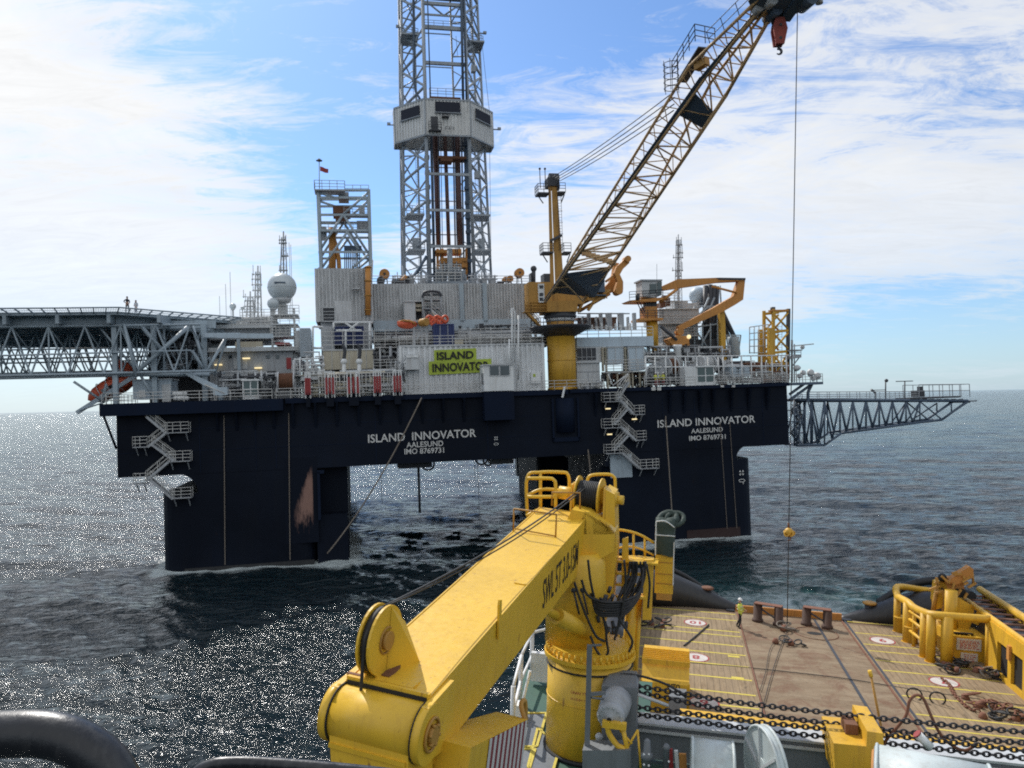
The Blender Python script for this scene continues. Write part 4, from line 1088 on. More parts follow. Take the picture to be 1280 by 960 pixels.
t = RT('beige_housing', 'long beige housing panel under the blue container in the tower', 'housing', R(436,461,6)); m = MB(); q = rbox(m, 404, 438, 468.5, 461.5, 6, 9); t.part('panel', m, M_BEIGE)
m = MB(); m.box(q[0]-.1,q[1]+.1,5.9,9.1,q[3],q[3]+.15)
for k in range(1,6): uu = q[0]+(q[1]-q[0])*k/6; m.box(uu-.03,uu+.03,5.95,6,q[2],q[3])
t.part('trim', m, M_GREYL)
container('blue_container', 'blue container behind white rails in the middle of the tower', 419, 408, 454, 431, 8.2, 1.8, M_BLUE)
t = RT('pipe_rack', 'white and grey pipes with rails in front of the tower blue container', 'pipework', R(440,437,7)); m = MB()
for (p, q) in (((417,403),(466,403)),((417,403),(417,412)),((431,403),(445,413)),((448,403),(436,413)),((420,413),(452,413)),((432,413),(432,437)),((392,408),(404,409)),((391,408),(391,455)),((392,435),(404,435)),((462,403),(462,437))): m.tube(R(*p,7), R(*q,7), .14, 7)
t.part('pipe_run', m, M_WHITE); m = MB(); a, b_ = R(402,437,6.8), R(468,437,6.8); rail(m,[a,(b_.x,6.8,a.z)],2.2,.04,3,1.2); t.part('rail', m, M_RAILW)
t = RT('exhaust_pipe', 'thick ochre vertical pipe down the right edge of the tower', 'pipe', R(460,394,9.3)); m = MB(); a, b_ = R(460,394,9.2), R(460,333,9.2); m.tube(a,b_,.36,16); t.part('pipe', m, M_ORNG)
m = MB()
for f in (.1,.4,.7,.98): m.torus(lerp(a,b_,f),(0,0,1),.45,.06,18,6)
t.part('flange', m, M_YELD)
t = RT('caged_ladder', 'grey caged ladder and small landing on the tower top right', 'ladder', R(446,362,9.4)); m = MB(); ladder(m, R(443,361,9.3), R(443,312,9.3), .6, cage=True); ladder(m, R(449,361,9.3), R(449,330,9.3), .5)
a, b_ = R(440,361,9.3), R(450,361,9.3); m.box(a.x,b_.x,8.6,9.6,a.z-.1,a.z); m.tube(R(463,395,9.3),R(466,325,9.3),.08,6); m.tube(R(453,336,9.3),R(465,330,9.3),.1,6); t.part('ladder', m, M_GREYL)

tt_ = RT('truss_tower', 'open grey steel truss tower on top of the corrugated block', 'tower', R(430,335,11)); m = MB()
def T_(x, y, v=11): return R(x, y, v)
for v in (11, 15.5):
    zt_ = T_(430,238).z; ul, ur = T_(399.5,290).x, T_(462,290).x
    def X(x, y, v_=v):
        p = T_(x, y); return V((p.x, v_, p.z))
    m.bar(X(397,237), X(401,336), .36, .36); m.bar(X(461,237), X(464,336), .38, .38)
    for y, xa, xb in ((238,396,461),(247,397,461),(268.5,398,462),(288,399,463),(315,401,463)): m.bar(X(xa,y), X(xb,y), .22, .28)
    for a, b_ in (((461,240),(429,268)),((429,268),(401,311)),((429,268),(460,316)),((434,290),(403,334)),((434,290),(448,312)),((397,240),(418,247)),((440,335),(463,316))): m.tube(X(*a), X(*b_), .16, 8)
for y in (238,268.5,288,315,335):
    for x in (399,462): p = T_(x,y); m.bar((p.x,11,p.z),(p.x,15.5,p.z),.2,.24)
tt_.part('frame', m, M_BLUEG)
m = MB(); p, q = T_(393,237,10.5), T_(431,237,10.5); m.box(p.x,q.x,10.3,12.6,p.z-.12,p.z+.02); rail(m,[(p.x,10.4,p.z),(q.x,10.4,p.z),(q.x,12.4,p.z)],1.2,.04,2,1.0); rail(m,[(p.x,10.4,p.z),(p.x,12.4,p.z)],1.2,.04,2,1.4)
p, q = T_(431,240,10.5), T_(461,240,10.5); rail(m,[p,q],.9,.04,1,1.2)
tt_.part('top_platform', m, M_GREY)
m = MB()
for y, xa, xb in ((268,430,462),(287,400,462)): p, q = T_(xa,y,11.3), T_(xb,y,11.3); m.box(p.x,q.x,11.3,12.8,p.z-.1,p.z); rail(m,[(p.x,11.4,p.z),(q.x,11.4,p.z)],1.1,.035,2,1.1)
rbox(m,446,276,461,286,14,15); rbox(m,449,259,456,266,13,14.5); rbox(m, 401,283,408,297,12,14); rbox(m, 423,240,436,247,12,15)
tt_.part('platform', m, M_GREY)
m = MB(); rbox(m,416,257.5,438,266,12,15.5); rbox(m,419,266,433,272,12.5,15); tt_.part('trolley', m, M_RUST)
m = MB(); m.tube(T_(415.5,336,13),T_(415.5,285,13),.48,14); m.path(arc([T_(424,336,13),T_(423,322,13),T_(420,308,13),T_(417,298,13)]),.3,10); tt_.part('mud_pipe', m, M_ORNG)
m = MB()
for i in range(9): x = 431+i*2.3; m.tube(T_(x,336,13.5+i%3*.4),T_(x,309,13.5+i%3*.4),.085,6)
rbox(m,430,307,452,312,13,14.8); tt_.part('hose_bundle', m, M_DARKB)
t = RT('flag_pole', 'thin pole with a dark mushroom cap on the truss tower top', 'pole', T_(399.3,236,10.6)); m = MB(); a, b_ = T_(399.3,236,10.6), T_(399,201,10.6); m.tube(a,b_,.06,6); m.tube(b_, b_+V((0,0,.25)), .2, 8); t.part('pole', m, M_GREY)
m = MB(); m.lathe([(.02,-.12),(.4,-.02),(.42,.04),(.1,.14)], b_, (0,0,1), 14); t.part('cap', m, M_DARK)
m = MB(); a = T_(400,208,10.6); n = 8; vs = []
for i in range(n+1):
    f = i/n; vs += [a+V((f*1.05, -.12*sin(f*7), -f*.32)), a+V((f*1.02, -.12*sin(f*7+.4), -.62-f*.25))]
m.add(vs, [(2*i,2*i+2,2*i+3,2*i+1) for i in range(n)], True)
single('flag', m, M_RED, 'small red flag blowing from the pole on the truss tower', 'flag', RIG, a)
# =================================================================== DERRICK
DC = R(560, 352, 27); dcx = (R(538,340,20).x + R(592,340,20).x)/2
dr = RT('derrick', 'tall grey lattice drilling derrick with an octagonal cladded monkey cabin', 'derrick', (dcx, 27, 34))
zb_, zt_ = 34.0, 84.0; zlo, zhi = R(562,171.5,20).z, R(562,127.5,20).z
FV, MV1, MV2, BV = 20.0, 24.4, 30.0, 34.4
def hx(z, inner):   # half width with slight taper
    f = (z-zb_)/(zt_-zb_)
    return (3.25-.25*f) if inner else (6.6-.9*f)
def LEG(k, z):
    i = k in (0, 1, 4, 5); w_ = hx(z, i); s = -1 if k in (0, 3, 4, 7) else 1
    v = {0:FV,1:FV,2:MV1,3:MV1,4:BV,5:BV,6:MV2,7:MV2}[k]
    if k in (2, 6): s = 1
    if k in (3, 7): s = -1
    return V((dcx+s*w_, v, z))
# legs: 0 FL 1 FR 2 MR-front 3 ML-front 4 BL 5 BR 6 MR-back 7 ML-back
for k in range(8):
    m = MB(); m.tube(LEG(k, zb_), LEG(k, zt_), .27 if k < 2 else (.17 if k in (4,5) else .2), 9)
    dr.part('leg', m, M_DERR)
m = MB(); nb = 9; zz = [zb_+ (zt_-zb_)*i/nb for i in range(nb+1)]
for (a, b_) in ((3,0),(2,1),(7,4),(6,5)):
    for i in range(nb):
        z0_, z1_ = zz[i], zz[i+1]; zm = (z0_+z1_)/2
        if zlo-1 < zm < zhi+1 and a < 4: pass
        q_ = 1 if a < 4 else .6; q_ *= 1
        m.tube(LEG(a,z0_+1.2), LEG(b_,z1_-.5), .14*q_, 6, caps=False); m.tube(LEG(b_,zm-.9), LEG(a,z0_+.2), .21*q_, 7, caps=False); m.tube(LEG(a,z1_), LEG(b_,zm-.9), .19*q_, 7, caps=False)
        if a < 4: m.tube(LEG(a,zm+.6), LEG(b_,zm+.9), .09, 6, caps=False)
for (a, b_) in ((3,7),(2,6)):
    for i in range(nb): m.tube(LEG(a,zz[i]), LEG(b_,zz[i+1]), .07, 6, caps=False); m.tube(LEG(a,zz[i]), LEG(b_,zz[i]), .08, 6, caps=False)
dr.part('side_bracing', m, M_DERR)
m = MB()
for y in (353, 308, 263, 218): z = R(562,y,20).z; m.bar((dcx-3.2,FV,z),(dcx+3.2,FV,z),.3,.36)
for y in (80, 36, 6, -30, -75, -118): z = R(562,y,20).z; m.bar((dcx-3.1,FV,z),(dcx+3.1,FV,z),.4,.45)
z0_, z1_ = R(562,20,20).z, R(562,6,20).z
m.bar((dcx-3.1,FV,z0_),(dcx+3.1,FV,z0_),.2,.25); m.tube((dcx-2.2,FV,z1_),(dcx,FV,z0_),.13,6); m.tube((dcx+2.2,FV,z1_),(dcx,FV,z0_),.13,6)
for i in range(nb):
    z = zz[i]; m.bar((dcx-3.1,BV,z),(dcx+3.1,BV,z),.12,.16)
    if z > zhi: continue
for z in (zt_,): m.bar((dcx-6,MV1,z),(dcx+6,MV1,z),.6,.6); m.bar((dcx-6,MV2,z),(dcx+6,MV2,z),.6,.6); m.box(dcx-5.5,dcx+5.5,FV,BV,z,z+.4)
dr.part('girder', m, M_DERR, split=True)
# cladded octagon
po = lambda i, z: {0:V((dcx-3.3,FV-.7,z)),1:V((dcx+3.3,FV-.7,z)),2:V((dcx+7.4,MV1-.9,z)),3:V((dcx+7.4,MV1+1.6,z)),4:V((dcx-7.4,MV1+1.6,z)),5:V((dcx-7.4,MV1-.9,z))}[i%6]
M_CLAD = paint('cabin_cladding', (.60,.61,.60), .5, metal=.15, dirt=.45, dirtc=(.16,.15,.14), sc_=.5)
m = MB()
for i in range(6): m.corr(po(i,0), po(i+1,0), zlo, zhi, .5, .1)
cl_ = dr.part('monkey_cabin', m, M_CLAD)
m = MB()
for i in range(6):
    m.bar(po(i,zlo), po(i+1,zlo), .2,.22); m.bar(po(i,zhi), po(i+1,zhi), .25,.25); m.bar(po(i,zlo)*1.0, po(i,zhi), .2,.2)
dr.part('edge_trim', m, M_DERR, parent=cl_)
def onwall(i, f0, f1, z0, z1, off, th=.08):
    a, b_ = po(i,0), po(i+1,0); d = (b_-a).normalized(); n_ = V((d.y,-d.x,0)); p, q = lerp(a,b_,f0)+n_*off, lerp(a,b_,f1)+n_*off
    mm = MB(); mm.hexa([V((p.x,p.y,z0)),V((q.x,q.y,z0)),V((q.x,q.y,z0))-n_*th,V((p.x,p.y,z0))-n_*th],[V((p.x,p.y,z1)),V((q.x,q.y,z1)),V((q.x,q.y,z1))-n_*th,V((p.x,p.y,z1))-n_*th]); return mm
h_ = zhi-zlo
M_SHUT = plain('dark_shutter', (.012,.016,.03), .8)
for (i, f0, f1, a, b_) in ((0,.23,.78,.63,.93),(5,.25,.85,.56,.86),(1,.2,.85,.56,.86)):
    o = dr.part('shutter', onwall(i,f0,f1,zlo+h_*a,zlo+h_*b_,.24), M_SHUT)
    dr.part('shutter_frame', onwall(i,f0-.02,f1+.02,zlo+h_*a-.1,zlo+h_*a,.4,.3), M_DERR, parent=o)
m = MB()
a_, b_ = po(0,0), po(1,0)
for (f0,f1,zl,zh) in ((.06,.34,.1,.58),(.36,.52,.5,.6)):
    p, q = lerp(a_,b_,f0), lerp(a_,b_,f1); p.z = q.z = zlo+h_*zl; m.box(p.x,q.x,FV-1.5,FV-.7,p.z-.1,p.z); p.y = q.y = FV-1.5; rail(m,[p,q],1.1 if zl<.2 else .4,.04,2,.8)
p = lerp(a_,b_,.2); m.box(p.x-.5,p.x+.5,FV-1.0,FV-.75,zlo+h_*.12,zlo+h_*.5); p = lerp(a_,b_,.43); p.z = zlo+h_*.1; q = p+V((1.2,0,0)); p.y=q.y=FV-1.4; rail(m,[p,q],.5,.04,1,.8)
dr.part('service_landing', m, M_DARK)
m = MB()
for (x,y,v) in ((486,156,24),(624,162,24),(497,34,24),(606,42,24)):
    p = R(x,y,v); q = V((dcx+(7 if x>560 else -7)*(.98 if y>100 else .8),v,p.z)); m.tube(p,q,.1,6); m.box(p.x-.25,p.x+.25,v-.2,v+.2,p.z-.05,p.z+.3)
dr.part('lamp_arm', m, M_DERR)
# pipes standing in the derrick
m = MB()
zt2 = zhi-1
for (x0, x1, r) in ((543.5,547,.25),(547,549.5,.16),(557,561,.30),(571,574.5,.33),(574,577,.2),(567.5,569,.12)):
    p, q = R(x0,200,25), R(x1,306,25); p.z = zt2; m.tube(V((R((x0),200,25).x,25,zt2)), (R(x1,306,25).x,25,R(562,308,25).z), r, 9)
dr.part('drill_pipe', m, M_PIPE)
m = MB()
for (xt, xb, r) in ((549,551,.1),(552,553.5,.06),(566.5,570,.05),(569,572,.07),(578,580,.13),(534,536,.3),(582.5,587,.33),(540,543,.22),(584,588,.2)):
    m.tube((R(xt,190,23).x,23,zhi+.5), (R(xb,345,23).x,23,zb_+.3), r, 7)
for i in range(12):
    z = zb_+i*2.2
    for x in (537, 586): p = R(x,300,22.5); m.box(p.x-.35,p.x+.35,22.3,23.2,z,z+.5)
dr.part('guide_rail', m, M_DARKB)
m = MB(); rbox(m,548,195,583,198,22,24); rbox(m,551,198,566,201,22,24); dr.part('racking_beam', m, M_RUST)
m = MB(); rbox(m,551,322,584,329,22,25); rbox(m,545,312,561,316,22,25); rbox(m,565,311,577,317,23,25); rbox(m,577,326,584,334,22,24)
for x in (547,553,583): m.bar(R(x,350,23), R(x,311,23), .35,.35)
dr.part('top_drive', m, M_ORNG)
m = MB()
for (x,y,w__,h__) in ((547,336,12,14),(562,334,9,18),(572,338,10,12),(556,330,5,8)): rbox(m,x,y,x+w__,y+h__,22,24.5)
m.tube(R(563,352,21), R(562,311,21), .4, 12)
for i in range(16): x = 545+random.random()*38; m.tube(R(x,352,21.5), (R(x,352,21.5).x,21.5,R(x,326+random.random()*18,21.5).z), .09, 6)
dr.part('drill_floor_gear', m, M_DERR)
m = MB(); a, b_ = R(545,352,19.5), R(577,352,19.5); rail(m,[a,b_],1.3,.06,2,.9); z = R(562,340,19.5).z; rail(m,[V((a.x,19.5,z)),V((b_.x,19.5,z))],1.1,.05,2,.9); m.box(a.x,b_.x,19.5,21,z-.15,z)
dr.part('floor_rail', m, M_RAILW)
# side platforms and risers
m = MB()
for (y, side, box) in ((268,-1,0),(312,-1,1),(268,1,0),(312,1,1),(46,-1,0),(50,1,0),(224,1,2),(91,1,2)):
    z = R(562,y,22).z
    if box == 2: m.box(dcx+4.0,dcx+4.7,FV+1,FV+1.8,z,z+1.0); m.tube((dcx+4.3,FV+1.4,z+1),(dcx+4.3,FV+1.4,z+5),.03,5); continue
    u0_, u1_ = dcx+side*3.6, dcx+side*6.2; lo, hi = min(u0_,u1_), max(u0_,u1_); m.box(lo,hi,FV+1.5,MV1+1,z-.25,z)
    rail(m,[(lo,FV+1.6,z),(hi,FV+2.6,z)],1.2,.05,2,.8)
    if box: m.box(lo+.8,lo+1.7,FV+2,FV+3.4,z,z+1.7)
dr.part('side_platform', m, M_DERR)
m = MB()
for (x, y, c_) in ((519,310,0),(600,310,0)): rbox(m,x,y-3,x+4,y+4,23,24)
dr.part('red_box', m, M_RUST)
m = MB(); x = 517.5
m.path(arc([(R(517.5,0,21.5).x,21.5,zt_),(R(517.5,60,21.5).x,21.5,R(517,60,21.5).z),(R(518.5,108,21.5).x,21.5,R(518,108,21.5).z),(R(525,123,21).x,21,R(525,124,21).z)],6),.17,7)
m.path([(R(534.5,0,19.4).x,19.4,zt_),(R(538,118,19.4).x,19.4,zhi+.5)],.1,6); m.path([(R(577.5,0,19.6).x,19.6,zt_),(R(579,126,19.6).x,19.6,zhi)],.2,7); m.path([(R(581,0,19.6).x,19.6,zt_),(R(583,126,19.6).x,19.6,zhi)],.14,7)
m.tube(R(521,342,20), R(533,320,20), .2, 7); m.tube(R(498,360,20), R(522,340,20), .2, 7)
dr.part('riser_pipe', m, M_DARKB)
m = MB(); rbox(m,537,121,576,126,20.5,24); dr.part('racking_platform', m, M_RUST)
m = MB(); a, b_ = R(537,120,20.3), R(578,120,20.3); rail(m,[a,(b_.x,20.3,a.z)],1.2,.04,2,1.2)
for side in (-1, 1): ladder(m, (dcx+side*4.4,FV+2,zb_), (dcx+side*4.4,FV+2,zt_), .45)
a, b_ = R(531,34,19.9), R(577,34,19.9); rail(m,[a,(b_.x,19.9,a.z)],1.1,.04,2,1.4); dr.part('ladder', m, M_DERR)
m = MB()
for (xt, yt, xb, yb) in ((601,40,612,142),(612,182,614,340),(570,45,572,70)): m.tube(R(xt,yt,22),R(xb,yb,22),.03,4)
dr.part('stay_wire', m, M_ROPE)
t = RT('deck_piping', 'low steel frames and pipes around the foot of the derrick', 'pipework', (dcx,20,34)); m = MB()
for i in range(44):
    x = random.choice((random.uniform(490,545), random.uniform(585,622))); v = random.uniform(16,19); a = R(x,354,v); a.z = zt; m.tube(a, a+V((0,0,random.uniform(.6,2.2))), .08, 6)
for y in (349,345): m.tube(R(490,y,16),R(545,y,16),.09,6); m.tube(R(585,y,17),R(622,y,17),.09,6)
for x in (497,512,526,590,603,613): rbox(m,x,347,x+6,355,17,19)
t.part('pipe_run', m, M_GREY); m = MB(); m.tube(R(495,357,15.5), R(508,345,15.5), .25, 8); rbox(m, 503,346,509,351,16,17); t.part('rust_pipe', m, M_ORNG)

# =================================================================== MAIN CRANE
mc = RT('main_crane', 'large yellow offshore crane with a lattice boom reaching out over the vessel deck', 'crane', R(703,480,3)); PC = R(703,480,4.5); pr = 18.0*.1005
def Zc(y): return R(703, y, 3).z
m = MB(); m.lathe([(pr,17.5),(pr,Zc(414))], (PC.x,4.5,0), (0,0,1), 40); mc.part('pedestal', m, M_YEL)
m = MB(); m.lathe([(pr+.12,DZ+.0),(pr+.12,DZ+.25),(pr+.01,DZ+.3)], (PC.x,4.5,0), (0,0,1), 40); m.torus((PC.x,4.5,Zc(450)),(0,0,1),pr+.02,.05,40,5); mc.part('pedestal_ring', m, M_YEL)
m = MB(); m.lathe([(pr*1.0,Zc(417)-.3),(pr*2.0,Zc(411)),(pr*2.15,Zc(410)),(pr*2.15,Zc(408.5)),(pr,Zc(408.5))], (PC.x,4.5,0), (0,0,1), 36)
m.torus((PC.x,4.5,Zc(408)+.0),(0,0,1),pr*2.15,.1,36,6); mc.part('ring_platform', m, M_DARK)
m = MB()
for i in range(26):
    t_ = 2*pi*i/26; p = V((PC.x+pr*2.1*cos(t_),4.5+pr*2.1*sin(t_),Zc(408.5))); m.tube(p,p+V((0,0,1.1)),.035,5)
for hh in (.55,1.1): m.torus((PC.x,4.5,Zc(408.5)+hh),(0,0,1),pr*2.1,.035,36,5)
mc.part('platform_rail', m, M_DARK)
m = MB(); m.lathe([(pr*.99,Zc(409)),(pr*.99,Zc(401))], (PC.x,4.5,0), (0,0,1), 36); mc.part('upper_pedestal', m, M_YELD)
m = MB(); m.lathe([(pr*1.02,Zc(401)),(pr*1.05,Zc(397))], (PC.x,4.5,0), (0,0,1), 36); mc.part('grease_ring', m, M_GREYL)
m = MB(); m.lathe([(pr*1.04,Zc(397)),(pr*1.16,Zc(396)),(pr*1.16,Zc(393)),(pr*1.1,Zc(392)),(pr*1.16,Zc(391)),(pr*1.16,Zc(389))], (PC.x,4.5,0), (0,0,1), 36); bolts(m,(PC.x,4.5,Zc(389)),(0,0,1),pr*1.1,30,.05,.12); mc.part('slew_ring', m, M_DARK)
m = MB(); q = rbox(m, 684, 376, 722, 389.5, 2.4, 6.8)
a = q; rbox(m, 661, 352.5, 690, 388, 3, 5.5); rbox(m, 676, 366, 728, 380, 3.5, 6.5); mc.part('machinery_house', m, M_YELD)
m = MB(); rbox(m, 673,354.5,680.5,378,2.75,3.0); o = mc.part('white_panel', m, M_WHITE)
m = MB()
for y in (356.5,366,372): rbox(m,674.5,y,679,y+4,2.7,2.74)
mc.part('grille', m, M_DARK, parent=o)
m = MB()
mast_b = [R(688,374,4), R(706,374,4), R(706,374,6.2), R(688,374,6.2)]; mast_t = [R(685,223,4.2), R(696,222,4.2), R(696,222,5.6), R(685,223,5.6)]
for i, p in enumerate(mast_b): mast_b[i] = V((p.x, 4 if i < 2 else 6.2, Zc(374)))
for i, p in enumerate(mast_t): mast_t[i] = V((p.x, 4.2 if i < 2 else 5.6, Zc(224)))
for side in (0, 1):
    lo_, hi_ = (0.0,.3) if side == 0 else (.36,1.0)
    B_ = [lerp(mast_b[0],mast_b[1],lo_),lerp(mast_b[0],mast_b[1],hi_),lerp(mast_b[3],mast_b[2],hi_),lerp(mast_b[3],mast_b[2],lo_)]
    T2 = [lerp(mast_t[0],mast_t[1],lo_),lerp(mast_t[0],mast_t[1],hi_),lerp(mast_t[3],mast_t[2],hi_),lerp(mast_t[3],mast_t[2],lo_)]
    m.hexa(B_, T2)
mc.part('mast', m, M_YELD)
m = MB(); rbox(m,685,221.5,697,232,4.0,5.8); c = R(692,224,4.9); m.cyl(c,(1,0,0),.75,1.2,16); m.cyl(c-V((0,0,.9)),(1,0,0),.6,1.3,16); mc.part('mast_head', m, M_DARK)
m = MB()
for (x0,x1,y) in ((672,686,241),(697,706,240),(678,691,315),(704,713,315)):
    a, b_ = R(x0,y,4), R(x1,y,4); m.box(a.x,b_.x,3.6,5.4,a.z-.2,a.z); rail(m,[(a.x,3.6,a.z),(b_.x,3.6,a.z)],1.1,.04,2,.7); rail(m,[(a.x,3.6,a.z),(a.x,5.4,a.z)],1.1,.04,2,.7); m.tube((a.x if x0<690 else b_.x,4.2,a.z-.2),((a.x+b_.x)/2,4.2,a.z-1.3),.08,5)
for x in (675.5,682): a = R(x,235,4.2); m.tube(a,(a.x,4.2,R(x,211,4.2).z),.06,5); m.sphere((a.x,4.2,R(x,211,4.2).z),.16,8,6)
ladder(m, R(701.5,314,3.9), R(699,240,3.9), .45, cage=True)
m.bar(R(688,301,3.8), R(702,294,3.8), .35, .3); mc.part('mast_landing', m, M_DARK)
m = MB(); mt = MB(); a, b_ = R(659,390,3), R(676,408,3); stair(mt, m, a, b_, .8, (0,1,0), .05); q1, q2 = R(656,389,3), R(684,389,3); mt.box(q1.x,q2.x,2.8,4.5,q1.z-.12,q1.z); rail(m,[(q1.x,2.8,q1.z),(q2.x,2.8,q1.z)],1.1,.05,2,1)
o = mc.part('access_stair', mt, M_YELD); mc.part('stair_rail', m, M_YELD, parent=o)
# lattice boom: four chords followed from the pivot to the head
yb0, yb1, D0, D1 = 376.0, 6.0, 93.5, 47.5
def bd(y): f = (yb0-y)/(yb0-yb1); return 1/((1-f)/D0+f/D1)
def BP(x, y): return RD(x, y, bd(y))
DK = bd(98)
CH_ = {'BL': (RD(681,377,92), RD(881,97,DK), BP(951,10)), 'BR': (RD(764,334,89), RD(908,118,DK), BP(968,12)),
       'TL': (RD(693,357,92.5), RD(862,82,DK+.3), BP(949,-2))}
CH_['TR'] = tuple(a+b_-c for a, b_, c in zip(CH_['TL'], CH_['BR'], CH_['BL']))
BRa = RD(728,376,92.5)
def CP(k, f):
    a, b_, c = CH_[k]; return lerp(a, b_, f/.76) if f < .76 else lerp(b_, c, (f-.76)/.24)
BL0, BL1, BR0, BR1, TL0, TL1, TR0, TR1 = 'BL', 'BL', 'BR', 'BR', 'TL', 'TL', 'TR', 'TR'
nbm = 20
m = MB()
for k_, r_ in (('TL',.12),('TR',.11),('BL',.15),('BR',.15)):
    a, b_, c = CH_[k_]; m.tube(a,b_,r_,8); m.tube(b_,c,r_*.9,8)
m.tube(CP('BR',0),BRa,.16,8); m.tube(CP('TR',0), BRa, .1, 8)
mc.part('boom_chord', m, M_TAN)
m = MB()
def LP(a, b_, f): return CP(a, f)
for i in range(nbm):
    f0, f1 = i/nbm, (i+1)/nbm; fm = (f0+f1)/2
    bl0, bl1, br0, br1 = LP(BL0,BL1,f0*.88+.12), LP(BL0,BL1,f1*.88+.12), LP(BR0,BR1,f0), LP(BR0,BR1,f1)
    tl0, tl1, tr0, tr1 = LP(TL0,TL1,f0*.88+.12), LP(TL0,TL1,f1*.88+.12), LP(TR0,TR1,f0), LP(TR0,TR1,f1)
    rr_ = .085-.03*f0
    m.tube(bl0,br0,rr_,6,caps=False)
    (m.tube(bl0,br1,rr_,6,caps=False) if i%2 else m.tube(br0,bl1,rr_,6,caps=False))
    if i % 2 == 0: m.tube(tl0,tr0,.045,6,caps=False)
    else: m.tube(tl0,tr1,.045,6,caps=False); m.tube(tr0,tl0,.04,5,caps=False)
    m.tube(bl0,lerp(tl0,tl1,.5),.04,5,caps=False); m.tube(lerp(tl0,tl1,.5),bl1,.04,5,caps=False)
    m.tube(br0,lerp(tr0,tr1,.5),.04,5,caps=False); m.tube(lerp(tr0,tr1,.5),br1,.04,5,caps=False)
mc.part('boom_lacing', m, M_TAN)
m = MB(); up_ = (CP('TL',.1)-CP('BL',.1)).normalized()
wdir = (CP('BR',.3)-CP('BL',.3)); a, b_ = CP('BL',.0)+wdir*.0, CP('BL',.76)-wdir*.03; c = CP('BL',.99)
m.bar(a, b_, .46, .08, up_); m.bar(b_, c, .36, .08, up_)
for i in range(60): p = lerp(a, b_, i/60); m.tube(p, p+up_*.4, .015, 4, caps=False)
m.add([LP(BL0,BL1,.68),LP(BR0,BR1,.66),LP(BR0,BR1,.71),LP(BL0,BL1,.73)],[(0,1,2,3)])
mc.part('boom_walkway', m, M_DARKB)
m = MB(); m.add([LP(BL0,BL1,.15),LP(BR0,BR1,.0),BRa+V((1.6,0,.4)),LP(BL0,BL1,.05)],[(0,1,2,3)]); mc.part('boom_foot_deck', m, M_DARKB)
m = MB(); BR_0, TR_0 = CP('BR',0), CP('TR',0)
for (p, q) in ((LP(BL0,BL1,.12),BR_0),(LP(BL0,BL1,.04),BR_0),(LP(BL0,BL1,.12),BRa),(LP(TL0,TL1,.1),TR_0),(LP(BL0,BL1,.08),lerp(BR_0,BRa,.5))): m.tube(p-V((0,.3,.1)),q-V((0,.3,.1)),.09,7)
for i in range(9): p = LP(BR0,BR1,.02)*(1-i/9)+LP(TL0,TL1,.18)*(i/9); m.box(p.x-.2,p.x+.3,p.y-.3,p.y+.3,p.z-.1,p.z+.45)
mc.part('boom_foot_bracing', m, M_TAN)
m = MB(); p = LP(TL0,TL1,.72); q = LP(TL0,TL1,.80); z_ = q+V((0,0,.5))
m.bar(p+V((.3,0,.2)), q+V((.3,0,.6)), .8, .1)
rail(m,[p+V((-.4,0,.5)),q+V((-.3,0,1.0)),q+V((1.4,.4,1.0))],1.2,.035,2,.8); c = p+V((-.5,0,-.3))
for k in range(5): m.torus(c+V((0,0,k*.45)), (0,0,1), .55, .03, 14, 4)
for k in range(6): t_ = 2*pi*k/6; m.tube(c+V((.55*cos(t_),.55*sin(t_),-.3)), c+V((.55*cos(t_),.55*sin(t_),2.0)), .025, 4)
rail(m,[LP(TL0,TL1,.84),LP(TL0,TL1,.99)],.9,.03,1,1.6,up=(-.3,0,1))
mc.part('boom_landing', m, M_DARK)
m = MB(); p = LP(TL0,TL1,.77); m.bar(p+V((.3,0,-.3)), p+V((.7,-.9,-.2)), .5, .5); mc.part('winch_box', m, M_YELD)
m = MB()
hb = [BP(940,-4),BP(950,16),BP(985,20),BP(1022,2),BP(1024,-14),BP(960,-30)]
m.prism([p+V((0,-.5,0)) for p in hb],(0,1.0,0)); c = BP(1008,2); m.cyl(c,(0,1,0),.45,1.2,16)
c = BP(965,18); m.cyl(c,(0,1,0),.35,1.3,14); m.bar(BP(980,22),BP(1000,-6),.7,.6)
mc.part('boom_head', m, M_DARKB)
m = MB(); c = BP(1024,1); m.cyl(c,(0,0,1),.22,.35,12); m.tube(c, BP(1015,-10), .05, 6); m.cyl(BP(947,11),(0,1,0),.3,.6,12); m.cyl(BP(963,2),(0,1,0),.35,.7,12); mc.part('floodlight', m, M_GREYL)
# luffing ropes
m = MB()
for i in range(4):
    a = R(688+i*2.6, 223+i*1.7, 4.9); b_ = LP(TL0,TL1,.70)+V((.1*i,.35*i-.5,-.35*i)); m.path(sag(a,b_,.25,10),.045,5)
mc.part('luffing_rope', m, M_ROPE)
# yellow jib rest arms behind the boom foot
m = MB(); P3 = lambda x,y,v=5.2: R(x,y,v)
arm1 = [(783,321),(787.5,324),(786.5,329),(779,336),(775,343),(779,352),(779,362),(774,367),(768,364),(772,352),(768,341),(771,333),(777,328)]
m.prism([P3(x,y,4.6) for x,y in arm1][::-1],(0,.7,0)); arm2 = [(768,328),(774,329),(773,342),(776,356),(772,362),(764,366),(757,365),(755,360),(762,352),(766,342)]
m.prism([P3(x,y,6.2) for x,y in arm2][::-1],(0,.7,0)); c = P3(784,324,4.6); m.cyl(c+V((0,.2,0)),(0,1,0),.42,1.2,16); c = P3(773,364,4.6); m.cyl(c+V((0,.3,0)),(0,1,0),.5,1.4,16)
m.bar(P3(757,352),P3(770,343),.3,.3); m.tube(P3(722,382),P3(760,364),.2,8); m.tube(P3(724,389),P3(762,367),.22,8); m.tube(P3(716,372),P3(756,365),.25,8)
